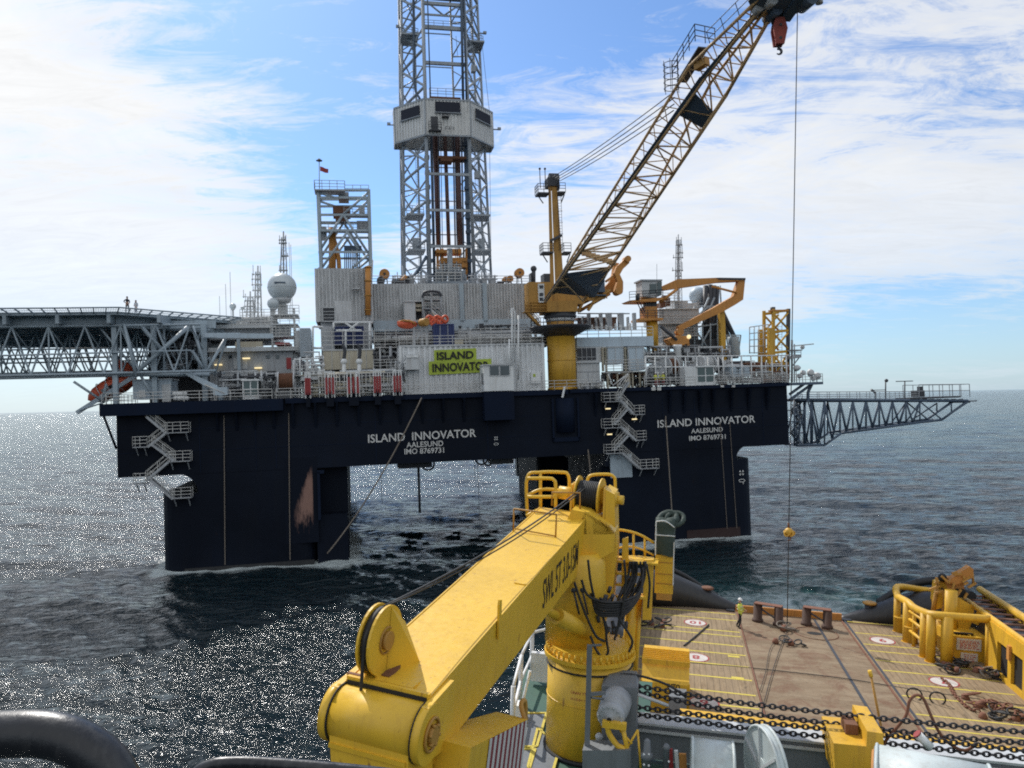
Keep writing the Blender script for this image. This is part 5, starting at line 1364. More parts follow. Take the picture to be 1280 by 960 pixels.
mc.part('jib_arm', m, M_ORNG)
m = MB(); m.prism([P3(x,y,5) for x,y in ((712,366),(728,372),(745,374),(752,368),(762,366),(762,362),(716,358))][::-1],(0,2,0))
for (x0,y0,x1,y1) in ((722,390,735,366),(735,388,748,368),(724,376,756,372),(708,392,727,362)): m.bar(P3(x0,y0,4.6),P3(x1,y1,4.6),.35,.35)
for i in range(14): a = P3(708+random.random()*50,362+random.random()*14,4.3); m.bar(a, a+V((random.uniform(-1,1),0,random.uniform(-.8,.8))), .14,.14)
mc.part('jib_frame', m, M_YELD)
m = MB(); rbox(m, 742,346,756,365,4.2,6.4); rbox(m, 739,368,758,369.5,4,6); mc.part('operator_cab', m, M_DARKB)
# hook block
t = Thing('hook_block', 'rusty red hook block with a black hook hanging from the crane boom head', 'hook', WORLD, RIG@BP(974,60)); bdm = 48.3
def HP(x,y): return CAM+ray(x,y)*bdm
m = MB(); prof = [(968,24),(978,24),(981,32),(982.5,38),(980,50),(978.5,57),(968,57),(967,50),(965,38),(966,31)]
for dy in (-.32, .12): m.prism([HP(x,y)+V((0,dy,0)) for x,y in prof][::-1],(0,.16,0))
m.prism([HP(x,y)+V((0,-.14,0)) for x,y in ((969,44),(979,44),(978,57),(969,57))][::-1],(0,.26,0)); t.part('cheek_plate', m, M_RUST and paint('hook_red',(.30,.05,.035),.6,dirt=.6,dirtc=(.1,.05,.04),sc_=1.5,rust=.25))
m = MB(); c = HP(973.5,34); m.lathe([(.36,-.1),(.3,0),(.36,.1)], c, (0,1,0), 20); m.cyl(c,(0,1,0),.08,.8,10); m.cyl(HP(973.5,50),(0,1,0),.09,.7,10); m.box(HP(969,24).x,HP(979,24).x,c.y-.2,c.y+.2,HP(973,26).z,HP(973,21).z); t.part('sheave', m, M_DARK)
m = MB(); c = HP(973.5,64.5); m.tube(HP(973.5,57),HP(973.5,61),.09,8); m.path([c+V((.17*sin(a),0,.17*cos(a))) for a in [radians(-30+i*20) for i in range(14)]],[.06,.07,.08,.085,.085,.085,.085,.08,.08,.07,.06,.05,.04,.03],8); t.part('hook', m, M_DARK)
m = MB()
for x in (970.5,976.5): m.tube(HP(x,26),HP(x,-2),.028,5)
m.tube(HP(966,30),HP(967,5),.1,6); t.part('hoist_rope', m, M_ROPE)
# whip line with ball to the vessel deck
SH = SHIP@SZ(984,786); top = CAM+ray(997,4)*(SH-CAM).dot(FW)
t = Thing('whip_line', 'thin crane wire running straight down from the boom head to the vessel deck', 'wire', WORLD, SH)
m = MB(); m.path(sag(top, SH+V((0,0,.1)), 0, 8), .028, 6); t.part('wire', m, M_ROPE)
t = Thing('overhaul_ball', 'orange yellow weight with lifting rings on the crane wire above the sea', 'hook', WORLD, lerp(SH, top, .16))
f_ = lambda py: min(((abs((unp_y := (lerp(SH,top,k/400))-CAM).dot(CU)*-F/unp_y.dot(FW)+480-py), k/400) for k in range(401)))[1]
c = lerp(SH, top, f_(664)); t.base = t.base; m = MB(); m.sphere(c,.26,14,10); 
for a in range(5): p = c+V((.22*cos(a*1.26),.22*sin(a*1.26),-.1)); m.torus(p,(sin(a*1.26),cos(a),.3),.14,.045,12,6)
t.part('ball', m, M_YEL); m = MB(); m.tube(c+V((0,0,.2)),c+V((0,0,.55)),.07,8); m.path([c-V((0,0,.3))+V((.11*sin(a),0,.11*cos(a)-.1)) for a in [radians(-30+i*25) for i in range(11)]],.04,7); t.part('hook', m, M_RUST)

# =================================================================== RIGHT SIDE
# pipe deck
pd = RT('pipe_deck', 'pale blue grey pipe deck girder with racks above it right of the yellow pedestal', 'deck', R(770,433,5))
m = MB(); q = rbox(m,721,421,817,433,5,20); pd.part('girder', m, M_BLUEL)
m = MB(); rail(m,[(q[0],5.1,q[3]),(q[1],5.1,q[3])],1.3,.045,2,1.5); pd.part('rail', m, M_RAILW)
m = MB()
for x,w__ in ((737,3),(752,3),(762,6),(777,6),(794,3),(729,1.5),(746,1.5),(786,1.5)): rbox(m,x-w__/2,391 if w__>2 else 396,x+w__/2,412,6.5,7.2)
a, b_ = R(722,392,7), R(787,392,7); m.bar(a,b_,.15,.15); pd.part('stanchion', m, M_GREY, split=True)
m = MB()
for i in range(14):
    y = 399+i*.9; v = 7.5+i*.5; a = R(722,y,v); b_ = R(770-(i%3)*4,y,v); b_.z = a.z; m.tube(a,b_,.2,8)
rbox(m,722,396.5,771,399,7.4,9); pd.part('stacked_pipes', m, M_RUST)
m = MB()
for i in range(10): x = 733+i*6; rbox(m,x,404+(i%3)*2,x+2.2,412,6,6.4)
pd.part('white_cap', m, M_WHITE, split=True)
wk = RT('workshop_block', 'grey workshop with a dark opening beneath the pipe deck beside the yellow pedestal', 'building', R(735,480,4))
m = MB(); rbox(m,721,433,758,452,5,12); rbox(m,721,453,750,482,4,12,zbot=DZ); wk.part('wall', m, M_GREYL)
m = MB(); rbox(m,721.5,435,745,450,4.9,5.0); o = wk.part('opening', m, M_DARK)
m = MB(); 
for x in (727,733,739): rbox(m,x,435,x+.7,450,4.8,4.9)
rbox(m,721.5,446,745,446.7,4.8,4.9); wk.part('bar', m, M_GREY, parent=o)
m = MB(); rbox(m,720,452,751,453.5,3.7,6); m2 = MB(); wk.part('ledge', m, M_GREYL); rbox(m2,722,464,749,465,3.95,4); rbox(m2,735,466,736,480,3.95,4); wk.part('panel_seam', m2, M_GREY)
for lab, x0, x1, y1 in (('left one of two pale blue square tank panels under the pipe deck',759.5,779,455),('right one of two pale blue square tank panels under the pipe deck',785.5,805,463)):
    t = RT('storage_tank', lab, 'tank', R((x0+x1)/2,y1,4.2), 'pale blue tank panels'); m = MB(); q = rbox(m,x0,434.5,x1,y1,4.2,6.5); t.part('panel', m, M_BLUEL)
    m = MB(); m.box(q[0]-.05,q[1]+.05,4.1,6.5,q[3],q[3]+.12)
    for k in (0,.5,1): uu=q[0]+(q[1]-q[0])*k; m.box(uu-.04,uu+.04,4.13,4.2,q[2],q[3])
    t.part('rib', m, M_GREYL)
t = RT('tank_walkway', 'white walkway frame standing on cream posts below the pale blue tank panels', 'walkway', R(780,482,3)); m = MB(); a, b_ = R(757,465,3), R(808,465,3)
m.box(a.x,b_.x,3,4.2,a.z-.12,a.z); rail(m,[(a.x,3,a.z),(b_.x,3,a.z)],1.5,.045,3,1.1); t.part('walkway', m, M_RAILW); m = MB()
for x in (760,772,782,786,791,800,806,813): p = R(x,484,3.4); m.bar((p.x,3.4,DZ),(p.x,3.4,a.z),.2 if x!=786 else .4,.25)
for x in (753,757,781,784): rbox(m,x,434,x+2,464,4.6,5)
t.part('post', m, M_BEIGE, split=True)
m = MB()
for (p_,q_) in (((760,467),(766,482)),((766,482),(785,467)),((785,467),(772,482))): m.tube(R(*p_,2.9),R(*q_,2.9),.08,6)
t.part('brace', m, M_WHITE)
pipework('deck_machinery', 'brown and grey machinery in shadow behind the cream posts', 752, 464, 815, 484, 4.6, 8, 80, 31, (M_RUST, M_GREY, M_DARK, M_BEIGE), boxes=20)
pipework('deck_machinery', 'valves and rails on the deck edge under the grey workshop', 722, 478, 756, 489, 1, 3, 20, 32, (M_RAILW, M_GREY), boxes=6)
pipework('deck_machinery', 'pipe manifolds between the tank panels and the cable reels', 806, 433, 846, 452, 5, 9, 70, 33, (M_GREY, M_DARK, M_GREYL), boxes=8, rails=1)
# knuckle crane
kc = RT('knuckle_crane', 'ochre folding pipe handling crane with a grey operator cab and bent arm', 'crane', R(814,455,7)); V7 = 7
def KP(x,y,v=V7): return R(x,y,v)
def poly(mb, pts, v0, dv, mat=None): mb.prism([R(x,y,v0) for x,y in pts][::-1], (0,dv,0))
m = MB(); c = KP(815,420,8); r_ = 7*.107
m.lathe([(r_,KP(815,434).z),(r_,KP(815,400).z)],(c.x,8,0),(0,0,1),24); rbox(m,817,398,823,456,7.6,8.4); kc.part('pedestal', m, M_YEL)
m = MB(); rbox(m,807,383,822,399,7,9.2); rbox(m,800,397.5,829,400,6.4,9.8); kc.part('slew_house', m, M_ORNG)
m = MB(); rbox(m,809,371,821,383,7.2,8.8); kc.part('neck', m, M_DARK)
m = MB(); poly(m,[(787,375.5),(829,371.5),(829,374),(821,377),(790,377)],6.4,3.2)
a, b_ = KP(787,375,6.4), KP(829,372,6.4); kc.part('cab_platform', m, M_ORNG); m = MB(); rail(m,[a,b_],1.1,.04,2,1); a, b_ = KP(800,398,6.4), KP(829,398,6.4); rail(m,[a,b_],1.1,.04,2,1)
for (x0,y0,x1,y1) in ((796,377,803,392),(799,377,806,390)): m.tube(KP(x0,y0),KP(x1,y1),.07,6)
m.tube(KP(797,375,6.4),KP(797,367,6.4),.3,8); kc.part('platform_rail', m, M_DARK)
m = MB(); poly(m,[(802,351),(827,350.5),(826.5,369),(820,372),(803,371)],6.6,2.2); kc.part('operator_cab', m, M_GREYL)
m = MB(); poly(m,[(812.5,355),(821,354.5),(820.5,366),(812.5,366.5)],6.5,.08); poly(m,[(822,353),(827.5,352),(827,368),(822,370)],6.52,.08); kc.part('cab_window', m, M_GLASSG)
m = MB(); rbox(m,801,349.2,828,351,6.4,9); m.tube(KP(821,350),KP(821,330),.03,4); kc.part('cab_roof', m, M_GREY)
m = MB(); poly(m,[(826,358.5),(847,349),(899,347),(931,347.5),(931,351),(899,352.5),(858,358.5),(828,363)],7.2,1.1); a_ = kc.part('main_arm', m, M_ORNG)
m = MB(); poly(m,[(896,347.2),(932,347.4),(932,350),(900,349.5)],7.1,1.3); kc.part('arm_tip', m, M_DARK, parent=a_)
m = MB(); poly(m,[(924,350),(931.5,350),(929,374.5),(919,381),(904,389.5),(850,413.5),(848,408),(894,383.5),(917,370)],7.3,.9); kc.part('jib_arm', m, M_ORNG)
m = MB(); m.tube(KP(890,358),KP(921,366),.16,8); m.tube(KP(825,378),KP(847,361),.2,8); kc.part('hydraulic_ram', m, M_ORNG)
m = MB(); poly(m,[(834,424),(848,419),(863,421),(860,429),(852,432),(840,431)],6.9,1.6)
for x in (838,846,854,860): m.bar(KP(x,432,7.4),KP(x-1,424,7.4),.35,.35)
m.cyl(KP(849,415,7.6),(0,1,0),.5,1,14); kc.part('gripper', m, M_ORNG)
m = MB(); m.sphere(KP(861,421,6.8),.3,10,8); kc.part('lamp', m, M_LAMP)
t = RT('support_post', 'upright yellow steel post behind the folded crane arm', 'post', KP(905,470,8.5)); m = MB(); a, b_ = KP(904,456,8.5), KP(904,385,8.5); m.bar((a.x,8.5,DZ),(a.x,8.5,b_.z),.75,.75); t.part('post', m, M_YEL); m = MB(); m.box(a.x-.5,a.x+.5,8,9,b_.z,b_.z+.35); t.part('cap', m, M_YELD)
mast('tall grey signal mast rising behind the folding crane', 848, 300, 385, 12, .8, ((306,2,4),(316,1,5),(322,6,5),(338,7,5),(345,3,3)), M_GREY)
t = RT('bridge_house', 'stepped grey houses and rails around the foot of the signal mast', 'building', KP(848,405,11)); m = MB(); rbox(m,824,386,874,404,11,17); rbox(m,843,376,860,386,12,15); rbox(m,860,379,873,387,12,15); rbox(m,828,404,873,433,12,17); t.part('wall', m, M_GREYL)
m = MB()
for y,x0,x1 in ((386,824,874),(404,824,876),(376,828,850),(420,828,876)): a, b_ = KP(x0,y,10.7), KP(x1,y,10.7); rail(m,[a,(b_.x,10.7,a.z)],1.1,.035,2,1); m.box(a.x,b_.x,10.6,12,a.z-.1,a.z)
t.part('rail', m, M_RAILW); m = MB(); rbox(m,828,372,838,382,10.8,12); rbox(m,830,369,836,372,11,12); rbox(m,826,378,832,384,10.6,12); t.part('brown_box', m, M_RUST)
radome('half hidden pale blue radome behind the exhaust stacks', 872.5, 369.5, 11, 14, 385, M_BLUEL)
ex = RT('exhaust_stack', 'bundle of dark leaning exhaust stacks behind the folded crane', 'exhaust', KP(890,450,12)); m = MB()
for (x0,y0,x1,y1,r) in ((882,357,881,425,.38),(887.5,356,886,440,.4),(892.5,357,889,442,.36),(897,358,893,440,.3),(899,382,919,424,.35),(897,384,912,424,.26),(890,400,880,440,.3)): m.tube(KP(x0,y0,12),KP(x1,y1,12),r,10)
ex.part('stack', m, M_DARK)
m = MB()
for (x0,y0,x1,y1) in ((900,357,905,448),(872,383,898,383),(868,392,900,392),(860,410,905,404),(868,383,868,450),(878,404,878,446),(888,404,888,446),(897,383,897,446),(868,410,888,440),(888,410,872,440),(897,405,908,424)): m.tube(KP(x0,y0,11.2),KP(x1,y1,11.2),.12,6)
for (x0,y0,x1,y1) in ((860,405,886,383),(866,408,890,388),(874,400,886,372),(880,402,893,372)): m.tube(KP(x0,y0,11),KP(x1,y1,11),.14,6)
ex.part('support_frame', m, M_BLUEG)
m = MB(); rbox(m,857,424,903,450,11.5,15); ex.part('dark_house', m, M_DARK)
m = MB(); c = KP(917.5,440,11); m.lathe([(.55,KP(917,448,11).z),(.9,KP(917,443,11).z),(.75,KP(917,426,11).z),(.85,KP(917,421,11).z)],(c.x,11,0),(0,0,1),18); m.bar(KP(907,419,10.5),KP(926,419,10.5),.15,.15); m.bar(KP(908,419,10.5),KP(911,441,10.5),.15,.15); m.bar(KP(926,419,10.5),KP(923,441,10.5),.15,.15); ex.part('exhaust_funnel', m, M_BLUEG)
t = RT('crane_column', 'short white column standing under the orange gripper', 'column', KP(848,470,6)); c = KP(848,463,6); m = MB(); m.lathe([(.45,DZ),(.45,KP(848,436,6).z),(.6,KP(848,434,6).z),(.6,KP(848,431,6).z)],(c.x,6,0),(0,0,1),20); t.part('column', m, M_WHITE)
m = MB(); m.tube(KP(826,408,6.5),KP(846,425,6.5),.22,8); t.part('strut', m, M_DARK)
t = RT('scaffold', 'row of tall white posts and rails along the right deck edge', 'frame', KP(930,475,1)); m = MB()
for x in (808,820,833,845,858,872,886,899,905,916,928,940,953,966,978,984):
    a = R(x,480,1.2); m.tube((a.x,1.2,DZ),(a.x,1.2,R(x,445,1.2).z),.09,6)
for y in (445,458): a, b_ = R(805,y+1.2,1.2), R(986,y-.8,1.2); m.tube(a,b_,.09,6)
t.part('frame', m, M_WHITE)
t = RT('blue_cabinet', 'pale blue cabinet behind the white posts', 'cabinet', KP(924,473,2.5)); m = MB(); q=rbox(m,913,457,937,471,2.5,4); t.part('body', m, M_BLUEL); m = MB(); m.box(q[0],q[1],2.45,2.5,(q[2]+q[3])/2,(q[2]+q[3])/2+.05)
for k in (.33,.66): uu=q[0]+(q[1]-q[0])*k; m.box(uu,uu+.05,2.45,2.5,q[2],q[3])
t.part('seam', m, M_GREY)
pipework('deck_machinery', 'pale deck gear behind the white posts left of the yellow lattice tower', 895, 452, 985, 479, 2.5, 7, 130, 34, (M_GREYL, M_WHITE, M_DARK, M_RUST), boxes=22, rails=1)
pipework('deck_machinery', 'dense grey gear around the foot of the exhaust stacks', 846, 432, 912, 462, 7, 10, 110, 35, (M_GREY, M_DARK, M_GREYL), boxes=14, rails=1)
pipework('deck_machinery', 'winch gear between the rusty reel and the greenish window cabin', 806, 455, 872, 482, 1.3, 4, 80, 36, (M_GREY, M_GREYL, M_DARK), boxes=14)
t = RT('screen_frame', 'tall open grid frame left of the yellow lattice tower', 'frame', KP(948,442,5)); m = MB()
for i in range(5): x = 937+i*5.8; m.tube(KP(x,442,5),KP(x,409-i*.9,5),.07,6)
for j in range(5): y = 409+j*8; m.tube(KP(937,y,5),KP(960.5,y-3.4*(1-j/4),5),.07,6)
t.part('grid', m, M_GREYL)
yt = RT('lattice_tower', 'yellow open lattice tower near the right end of the deck', 'tower', KP(975,472,4)); m = MB()
for v in (4, 6.4):
    a = lambda x, y: V((KP(x,y,4).x, v, KP(x,y,4).z))
    for (x0,y0,x1,y1,w__) in ((962.5,470,962.5,410,.6),(967,470,966.5,386,.35)): m.bar(a(x0,y0),a(x1,y1),w__,w__)
    for y in (389,414,440,455): m.bar(a(966,y+1),a(985,y-1),.3,.35)
    for (x0,y0,x1,y1) in ((967,412,985,391),(967,392,985,411),(967,438,985,416),(967,417,985,436),(967,470,985,442),(967,443,985,468)): m.tube(a(x0,y0),a(x1,y1),.14,7)
m.bar(KP(966,389,4),KP(966,389,6.4),.3,.3)
yt.part('frame', m, M_YEL)
m = MB(); m.bar(KP(984.5,474,4.2),KP(985.5,386,4.2),.4,.4); m.tube(KP(966,389,4.2),KP(966,384,4.2),.35,8); yt.part('dark_leg', m, M_DARK)
m = MB(); rbox(m,964,387,986,389,3.8,4.6); ladder(m,KP(975,470,5),KP(975,405,5),.6); yt.part('head_beam', m, M_ORNG)
# outboard lights platform
lp = RT('lamp_platform', 'small navy platform with floodlights beyond the right deck end', 'platform', KP(1005,480,3)); m = MB(); a, b_ = KP(986,478.5,2), KP(1029,478.5,2); m.box(a.x,b_.x,2,5,a.z-.35,a.z)
for (x0,y0,x1,y1) in ((1015,480,987,500),(1005,480,987,493),(1015,480,1010,490),(1010,490,1010,502)): m.bar(KP(x0,y0,3),KP(x1,y1,3),.3,.3)
lp.part('deck', m, M_DARKB); m = MB(); rail(m,[(a.x,2.1,a.z),(b_.x,2.1,a.z),(b_.x,4.9,a.z)],1.1,.04,2,1.3); lp.part('rail', m, M_RAILW)
m = MB(); m.tube(KP(990,478,3.5),KP(990,425,3.5),.14,7); m.tube(KP(993,478,3.5),KP(993,430,3.5),.08,6); poly(m,[(986,446),(1001,443),(1001.5,447),(988,449)],2.8,1.6); m.tube(KP(991,457,3.3),KP(999,447,3.3),.08,6)
a, b_ = KP(987,446.5,2.8), KP(1001.5,446.5,2.8); rail(m,[a,b_],1.0,.04,2,.8); rbox(m,988,437,1003,438.5,3,4.4); lp.part('antenna_mast', m, M_GREY)
m = MB(); m.bar(KP(992,432.5,3),KP(1017,430,3),.15,.15); m.sphere(KP(1003,434,3.2),.3,12,8); lp.part('radar_bar', m, M_GREYL)
for (x,y,r) in ((996,460,.5),(1004,466,.4),(1013.5,466,.55),(1022,470,.55),(1017,473,.35),(1000,470,.35)):
    m = MB(); c = KP(x,y,2.8); m.lathe([(r*.35,.35),(r*.8,.2),(r,-.15)], c, (.2,-1,0) if x != 996 else (-.6,-.3,.7), 16); m.tube(c+V((0,.2,0)),(c.x,3,KP(x,478,3).z),.06,5); lp.part('floodlight', m, M_GREYL)
# burner boom
bo = RT('burner_boom', 'long dark blue lattice burner boom sticking out over the sea at the right end', 'boom', KP(987,520,5)); TP = [(1000,502),(1045,504),(1200.5,500)]; BP_ = [(988,556),(1023,555.5),(1044,541),(1141.6,527.5),(1168,524.5),(1200.5,501)]
def Q(x,y,v): 
    p = R(x,y,5); return V((p.x,v,p.z))
for nm, v in (('front',3.6),('back',6.4)):
    m = MB(); m.tube(Q(988,500,v),Q(1200,501,v),.2,8)
    for a, b_ in zip(BP_[:-1],BP_[1:]): m.tube(Q(*a,v),Q(*b_,v),.17,8)
    xs = [1006,1023,1042,1058,1074,1091,1107,1124,1141]
    def yb_(x):
        for a,b_ in zip(BP_[:-1],BP_[1:]):
            if a[0] <= x <= b_[0]: return a[1]+(b_[1]-a[1])*(x-a[0])/(b_[0]-a[0])
        return 505
    for i in range(len(xs)-1):
        a, b_ = xs[i], xs[i+1]; mm_ = (a+b_)/2; m.tube(Q(a,502,v),Q(mm_,yb_(mm_),v),.12,6); m.tube(Q(mm_,yb_(mm_),v),Q(b_,502,v),.12,6); m.tube(Q(a,502,v),Q(a,yb_(a),v),.1,6)
    for (x0,y0,x1,y1) in ((1141,502,1168,524),(1124,527,1141,503),(1141,503,1141,527),(1168,524,1200,503),(1150,524,1180,504),(1180,504,1180,514),(988,556,1000,503),(1003,503,1018,555)): m.tube(Q(x0,y0,v),Q(x1,y1,v),.1,6)
    bo.part('side_truss', m, M_DARKB)
m = MB()
for x in (1006,1023,1042,1058,1074,1091,1107,1124,1141,1168,1198): m.tube(Q(x,502,3.6),Q(x,502,6.4),.1,6); m.tube(Q(x,yb_(x),3.6),Q(x,yb_(x),6.4),.1,6)
bo.part('cross_member', m, M_DARKB, split=True)
m = MB(); a, b_ = Q(990,501,5), Q(1201,500.5,5); m.bar(a,b_,2.6,.15); rbox(m,1139,496,1201,498,3.4,6.6); bo.part('walkway', m, M_DARK)
m = MB(); rail(m,[Q(1004,501,3.6),Q(1140,500,3.6)],1.2,.04,3,1.6); rail(m,[Q(1004,501,6.4),Q(1140,500,6.4)],1.2,.04,3,1.6); a, b_, c = Q(1139,497,3.4), Q(1201.5,496,3.4), Q(1201.5,496,6.6); rail(m,[a,b_,c],1.8,.05,1,1.7); rail(m,[Q(1139,497,6.6),c],1.8,.05,1,1.7); bo.part('rail', m, M_GREY)
m = MB(); rbox(m,1146,488,1156,496,4.2,5.4); rbox(m,1150,483,1154,488,4.4,5.0); m.tube(Q(1200,502,5),Q(1221,501,5),.09,7); m.tube(Q(1206,502,5),Q(1212,502,5),.18,8)
for x in range(1145,1200,9): rbox(m,x,498.5,x+5,501,3.5,3.7)
bo.part('burner_head', m, M_DARK)
m = MB(); m.tube(Q(1101,500,4),Q(1101,477,4),.09,6); m.sphere(Q(1102,476,4),.25,10,8); m.tube(Q(1126,500,4.2),Q(1126,477,4.2),.09,6); m.bar(Q(1115,477,4.2),Q(1136,476.5,4.2),.12,.12); m.bar(Q(1083,488,4),Q(1101,487.5,4),.1,.1); m.bar(Q(1083,487,4),Q(1088,491,4),.3,.2); m.tube(Q(1088,500,4),Q(1088,490,4),.08,6); bo.part('lamp_post', m, M_DARK)
t = RT('end_stair', 'dark stair and ladder tower hung on the right end of the hull', 'stair tower', KP(995,555,4)); m = MB()
for x in (988,1001,1010):
    for v in (4,6): m.tube(Q(x,557,v),Q(x,500,v),.12,6)
for y in (513,527,541,556): m.bar(Q(987,y,5),Q(1001 if y<550 else 1007,y,5),2,.15)
mr_ = MB()
for i,(y0,y1) in enumerate(((556,541),(541,527),(527,513),(513,501))): stair(m, mr_, Q(989 if i%2 else 999,y0,4.2), Q(999 if i%2 else 989,y1,4.2), .8, (0,1,0), .035)
t.part('frame', m, M_DARKB); t.part('rail', mr_, M_GREY)
# three deck hands by the rusty reel
for i,(x,lab) in enumerate(((819.5,'deck hand in red with hi vis top, leftmost by the rusty reel'),(824,'deck hand in red with hi vis top, middle one by the rusty reel'),(829,'deck hand in red with hi vis top, rightmost by the rusty reel'))):
    person(lab, RIG, (R(x,483,1).x, .9+.3*(i%2), DZ), 200-40*i, 1.78, M_HIVIS, M_REDCL, M_SKIN, M_HAIR, 'stand', helmet=M_HELM)
# under-hull far side
t = RT('far_fender', 'dark cylinder fittings hanging between the columns', 'fender', (52,40,8)); m = MB(); m.cyl((52,40,9),(0,0,1),.8,3.2,14); m.cyl((49.5,46,9.5),(0,0,1),.6,2.4,14); t.part('cylinder', m, M_DARK)
# ------------------------------------------------------------------ light + sky
SUN_AZ, SUN_EL = radians(-30), radians(45)     # azimuth measured from +Y, positive to the right
sd = V((sin(SUN_AZ)*cos(SUN_EL), cos(SUN_AZ)*cos(SUN_EL), sin(SUN_EL)))
ld = bpy.data.lights.new('sun', 'SUN'); ld.energy = 4.0; ld.angle = radians(.5); ld.color = (1, .96, .9)
lo = bpy.data.objects.new('sun', ld); col.objects.link(lo)
lo.rotation_mode = 'QUATERNION'; lo.rotation_quaternion = sd.to_track_quat('Z', 'Y')

w = bpy.data.worlds.new('World'); sc.world = w; w.use_nodes = True
nt = w.node_tree; L = nt.links; bg = nt.nodes['Background']
sky = N(nt, 'ShaderNodeTexSky', sky_type='NISHITA'); sky.sun_disc = False
sky.sun_elevation = SUN_EL; sky.sun_rotation = SUN_AZ % (2*pi)
sky.air_density = 1.0; sky.dust_density = .6; sky.ozone_density = 2.5
gen = N(nt, 'ShaderNodeTexCoord').outputs['Generated']
sep = N(nt, 'ShaderNodeSeparateXYZ'); L.new(gen, sep.inputs[0])
def math_n(op, a, b=None, c=None, clamp=False):
    n = N(nt, 'ShaderNodeMath', operation=op, use_clamp=clamp)
    for i, x in enumerate((a, b, c)):
        if x is None: continue
        if isinstance(x, (int, float)): n.inputs[i].default_value = x
        else: L.new(x, n.inputs[i])
    return n.outputs[0]
zc = math_n('ADD', math_n('MAXIMUM', sep.outputs[2], 0.0), .13)
cx = math_n('DIVIDE', sep.outputs[0], zc); cy = math_n('DIVIDE', sep.outputs[1], zc)
cmb = N(nt, 'ShaderNodeCombineXYZ'); L.new(cx, cmb.inputs[0]); L.new(cy, cmb.inputs[1])
P = cmb.outputs[0]
# wisps running towards lower right
n1 = noise_n(nt, mapping(nt, P, (.8, 1.25, 1), (0, 0, radians(40)), (3.1, 1.7, 0)), 1.3, 10, .64, .9)
n2 = noise_n(nt, mapping(nt, P, (.9, .9, 1), (0, 0, 0), (7.3, 2.2, 0)), .42, 5, .55, .3)
n3 = noise_n(nt, mapping(nt, P, (1.3, 3.4, 1), (0, 0, radians(46)), (1, 5, 0)), 2.4, 11, .74, 1.3)
dens = math_n('ADD', math_n('MULTIPLY', n1, .55), math_n('ADD', math_n('MULTIPLY', n2, .45), math_n('MULTIPLY', n3, .50)))
# more cloud to the left and to the right, a clearer lane in between
az = math_n('ARCTAN2', sep.outputs[0], sep.outputs[1])
def bump_at(c_az, wdt, c_el, wel, amp):
    da = math_n('DIVIDE', math_n('SUBTRACT', az, c_az), wdt)
    de = math_n('DIVIDE', math_n('SUBTRACT', sep.outputs[2], c_el), wel)
    r2 = math_n('ADD', math_n('MULTIPLY', da, da), math_n('MULTIPLY', de, de))
    return math_n('MULTIPLY', math_n('EXPONENT', math_n('MULTIPLY', r2, -1.0)), amp)
dens = math_n('ADD', dens, math_n('MULTIPLY', math_n('MAXIMUM', math_n('MULTIPLY', sep.outputs[1], -1.0), 0.0), .22))  # unseen extra cloud behind the camera, added as fill light
for args in SKYB:
    dens = math_n('ADD', dens, bump_at(*args))
cl = ramp(nt, dens, [(.655, 0.02), (.72, .34), (.79, .80), (.90, 1.0)])
el = ramp(nt, sep.outputs[2], [(0.0, .35), (.10, .8), (.3, 1.0)])
clf = math_n('MULTIPLY', cl, el, clamp=True)
mul = N(nt, 'ShaderNodeMix', data_type='RGBA', blend_type='MULTIPLY'); mul.inputs[0].default_value = 1
L.new(sky.outputs[0], mul.inputs[6]); mul.inputs[7].default_value = SKYTINT
# cloud radiance: a little brighter towards the sun
dt = N(nt, 'ShaderNodeVectorMath', operation='DOT_PRODUCT'); L.new(gen, dt.inputs[0]); dt.inputs[1].default_value = tuple(sd)
sunf = ramp(nt, dt.outputs['Value'], [(.3, .0), (.95, 1.0)])
shade = ramp(nt, n3, [(.3, 1.0), (.66, .87)])
cc = mixc(nt, sunf, CLOUD_A, CLOUD_B)
cc2 = mixc(nt, 1.0, cc, shade, 'MULTIPLY')
fin = mixc(nt, clf, mul.outputs[2], cc2)
hz = ramp(nt, sep.outputs[2], [(0.0, HAZE), (.16, 0.0)])
fin = mixc(nt, hz, fin, HAZEC)
L.new(fin, bg.inputs[0]); bg.inputs[1].default_value = .1

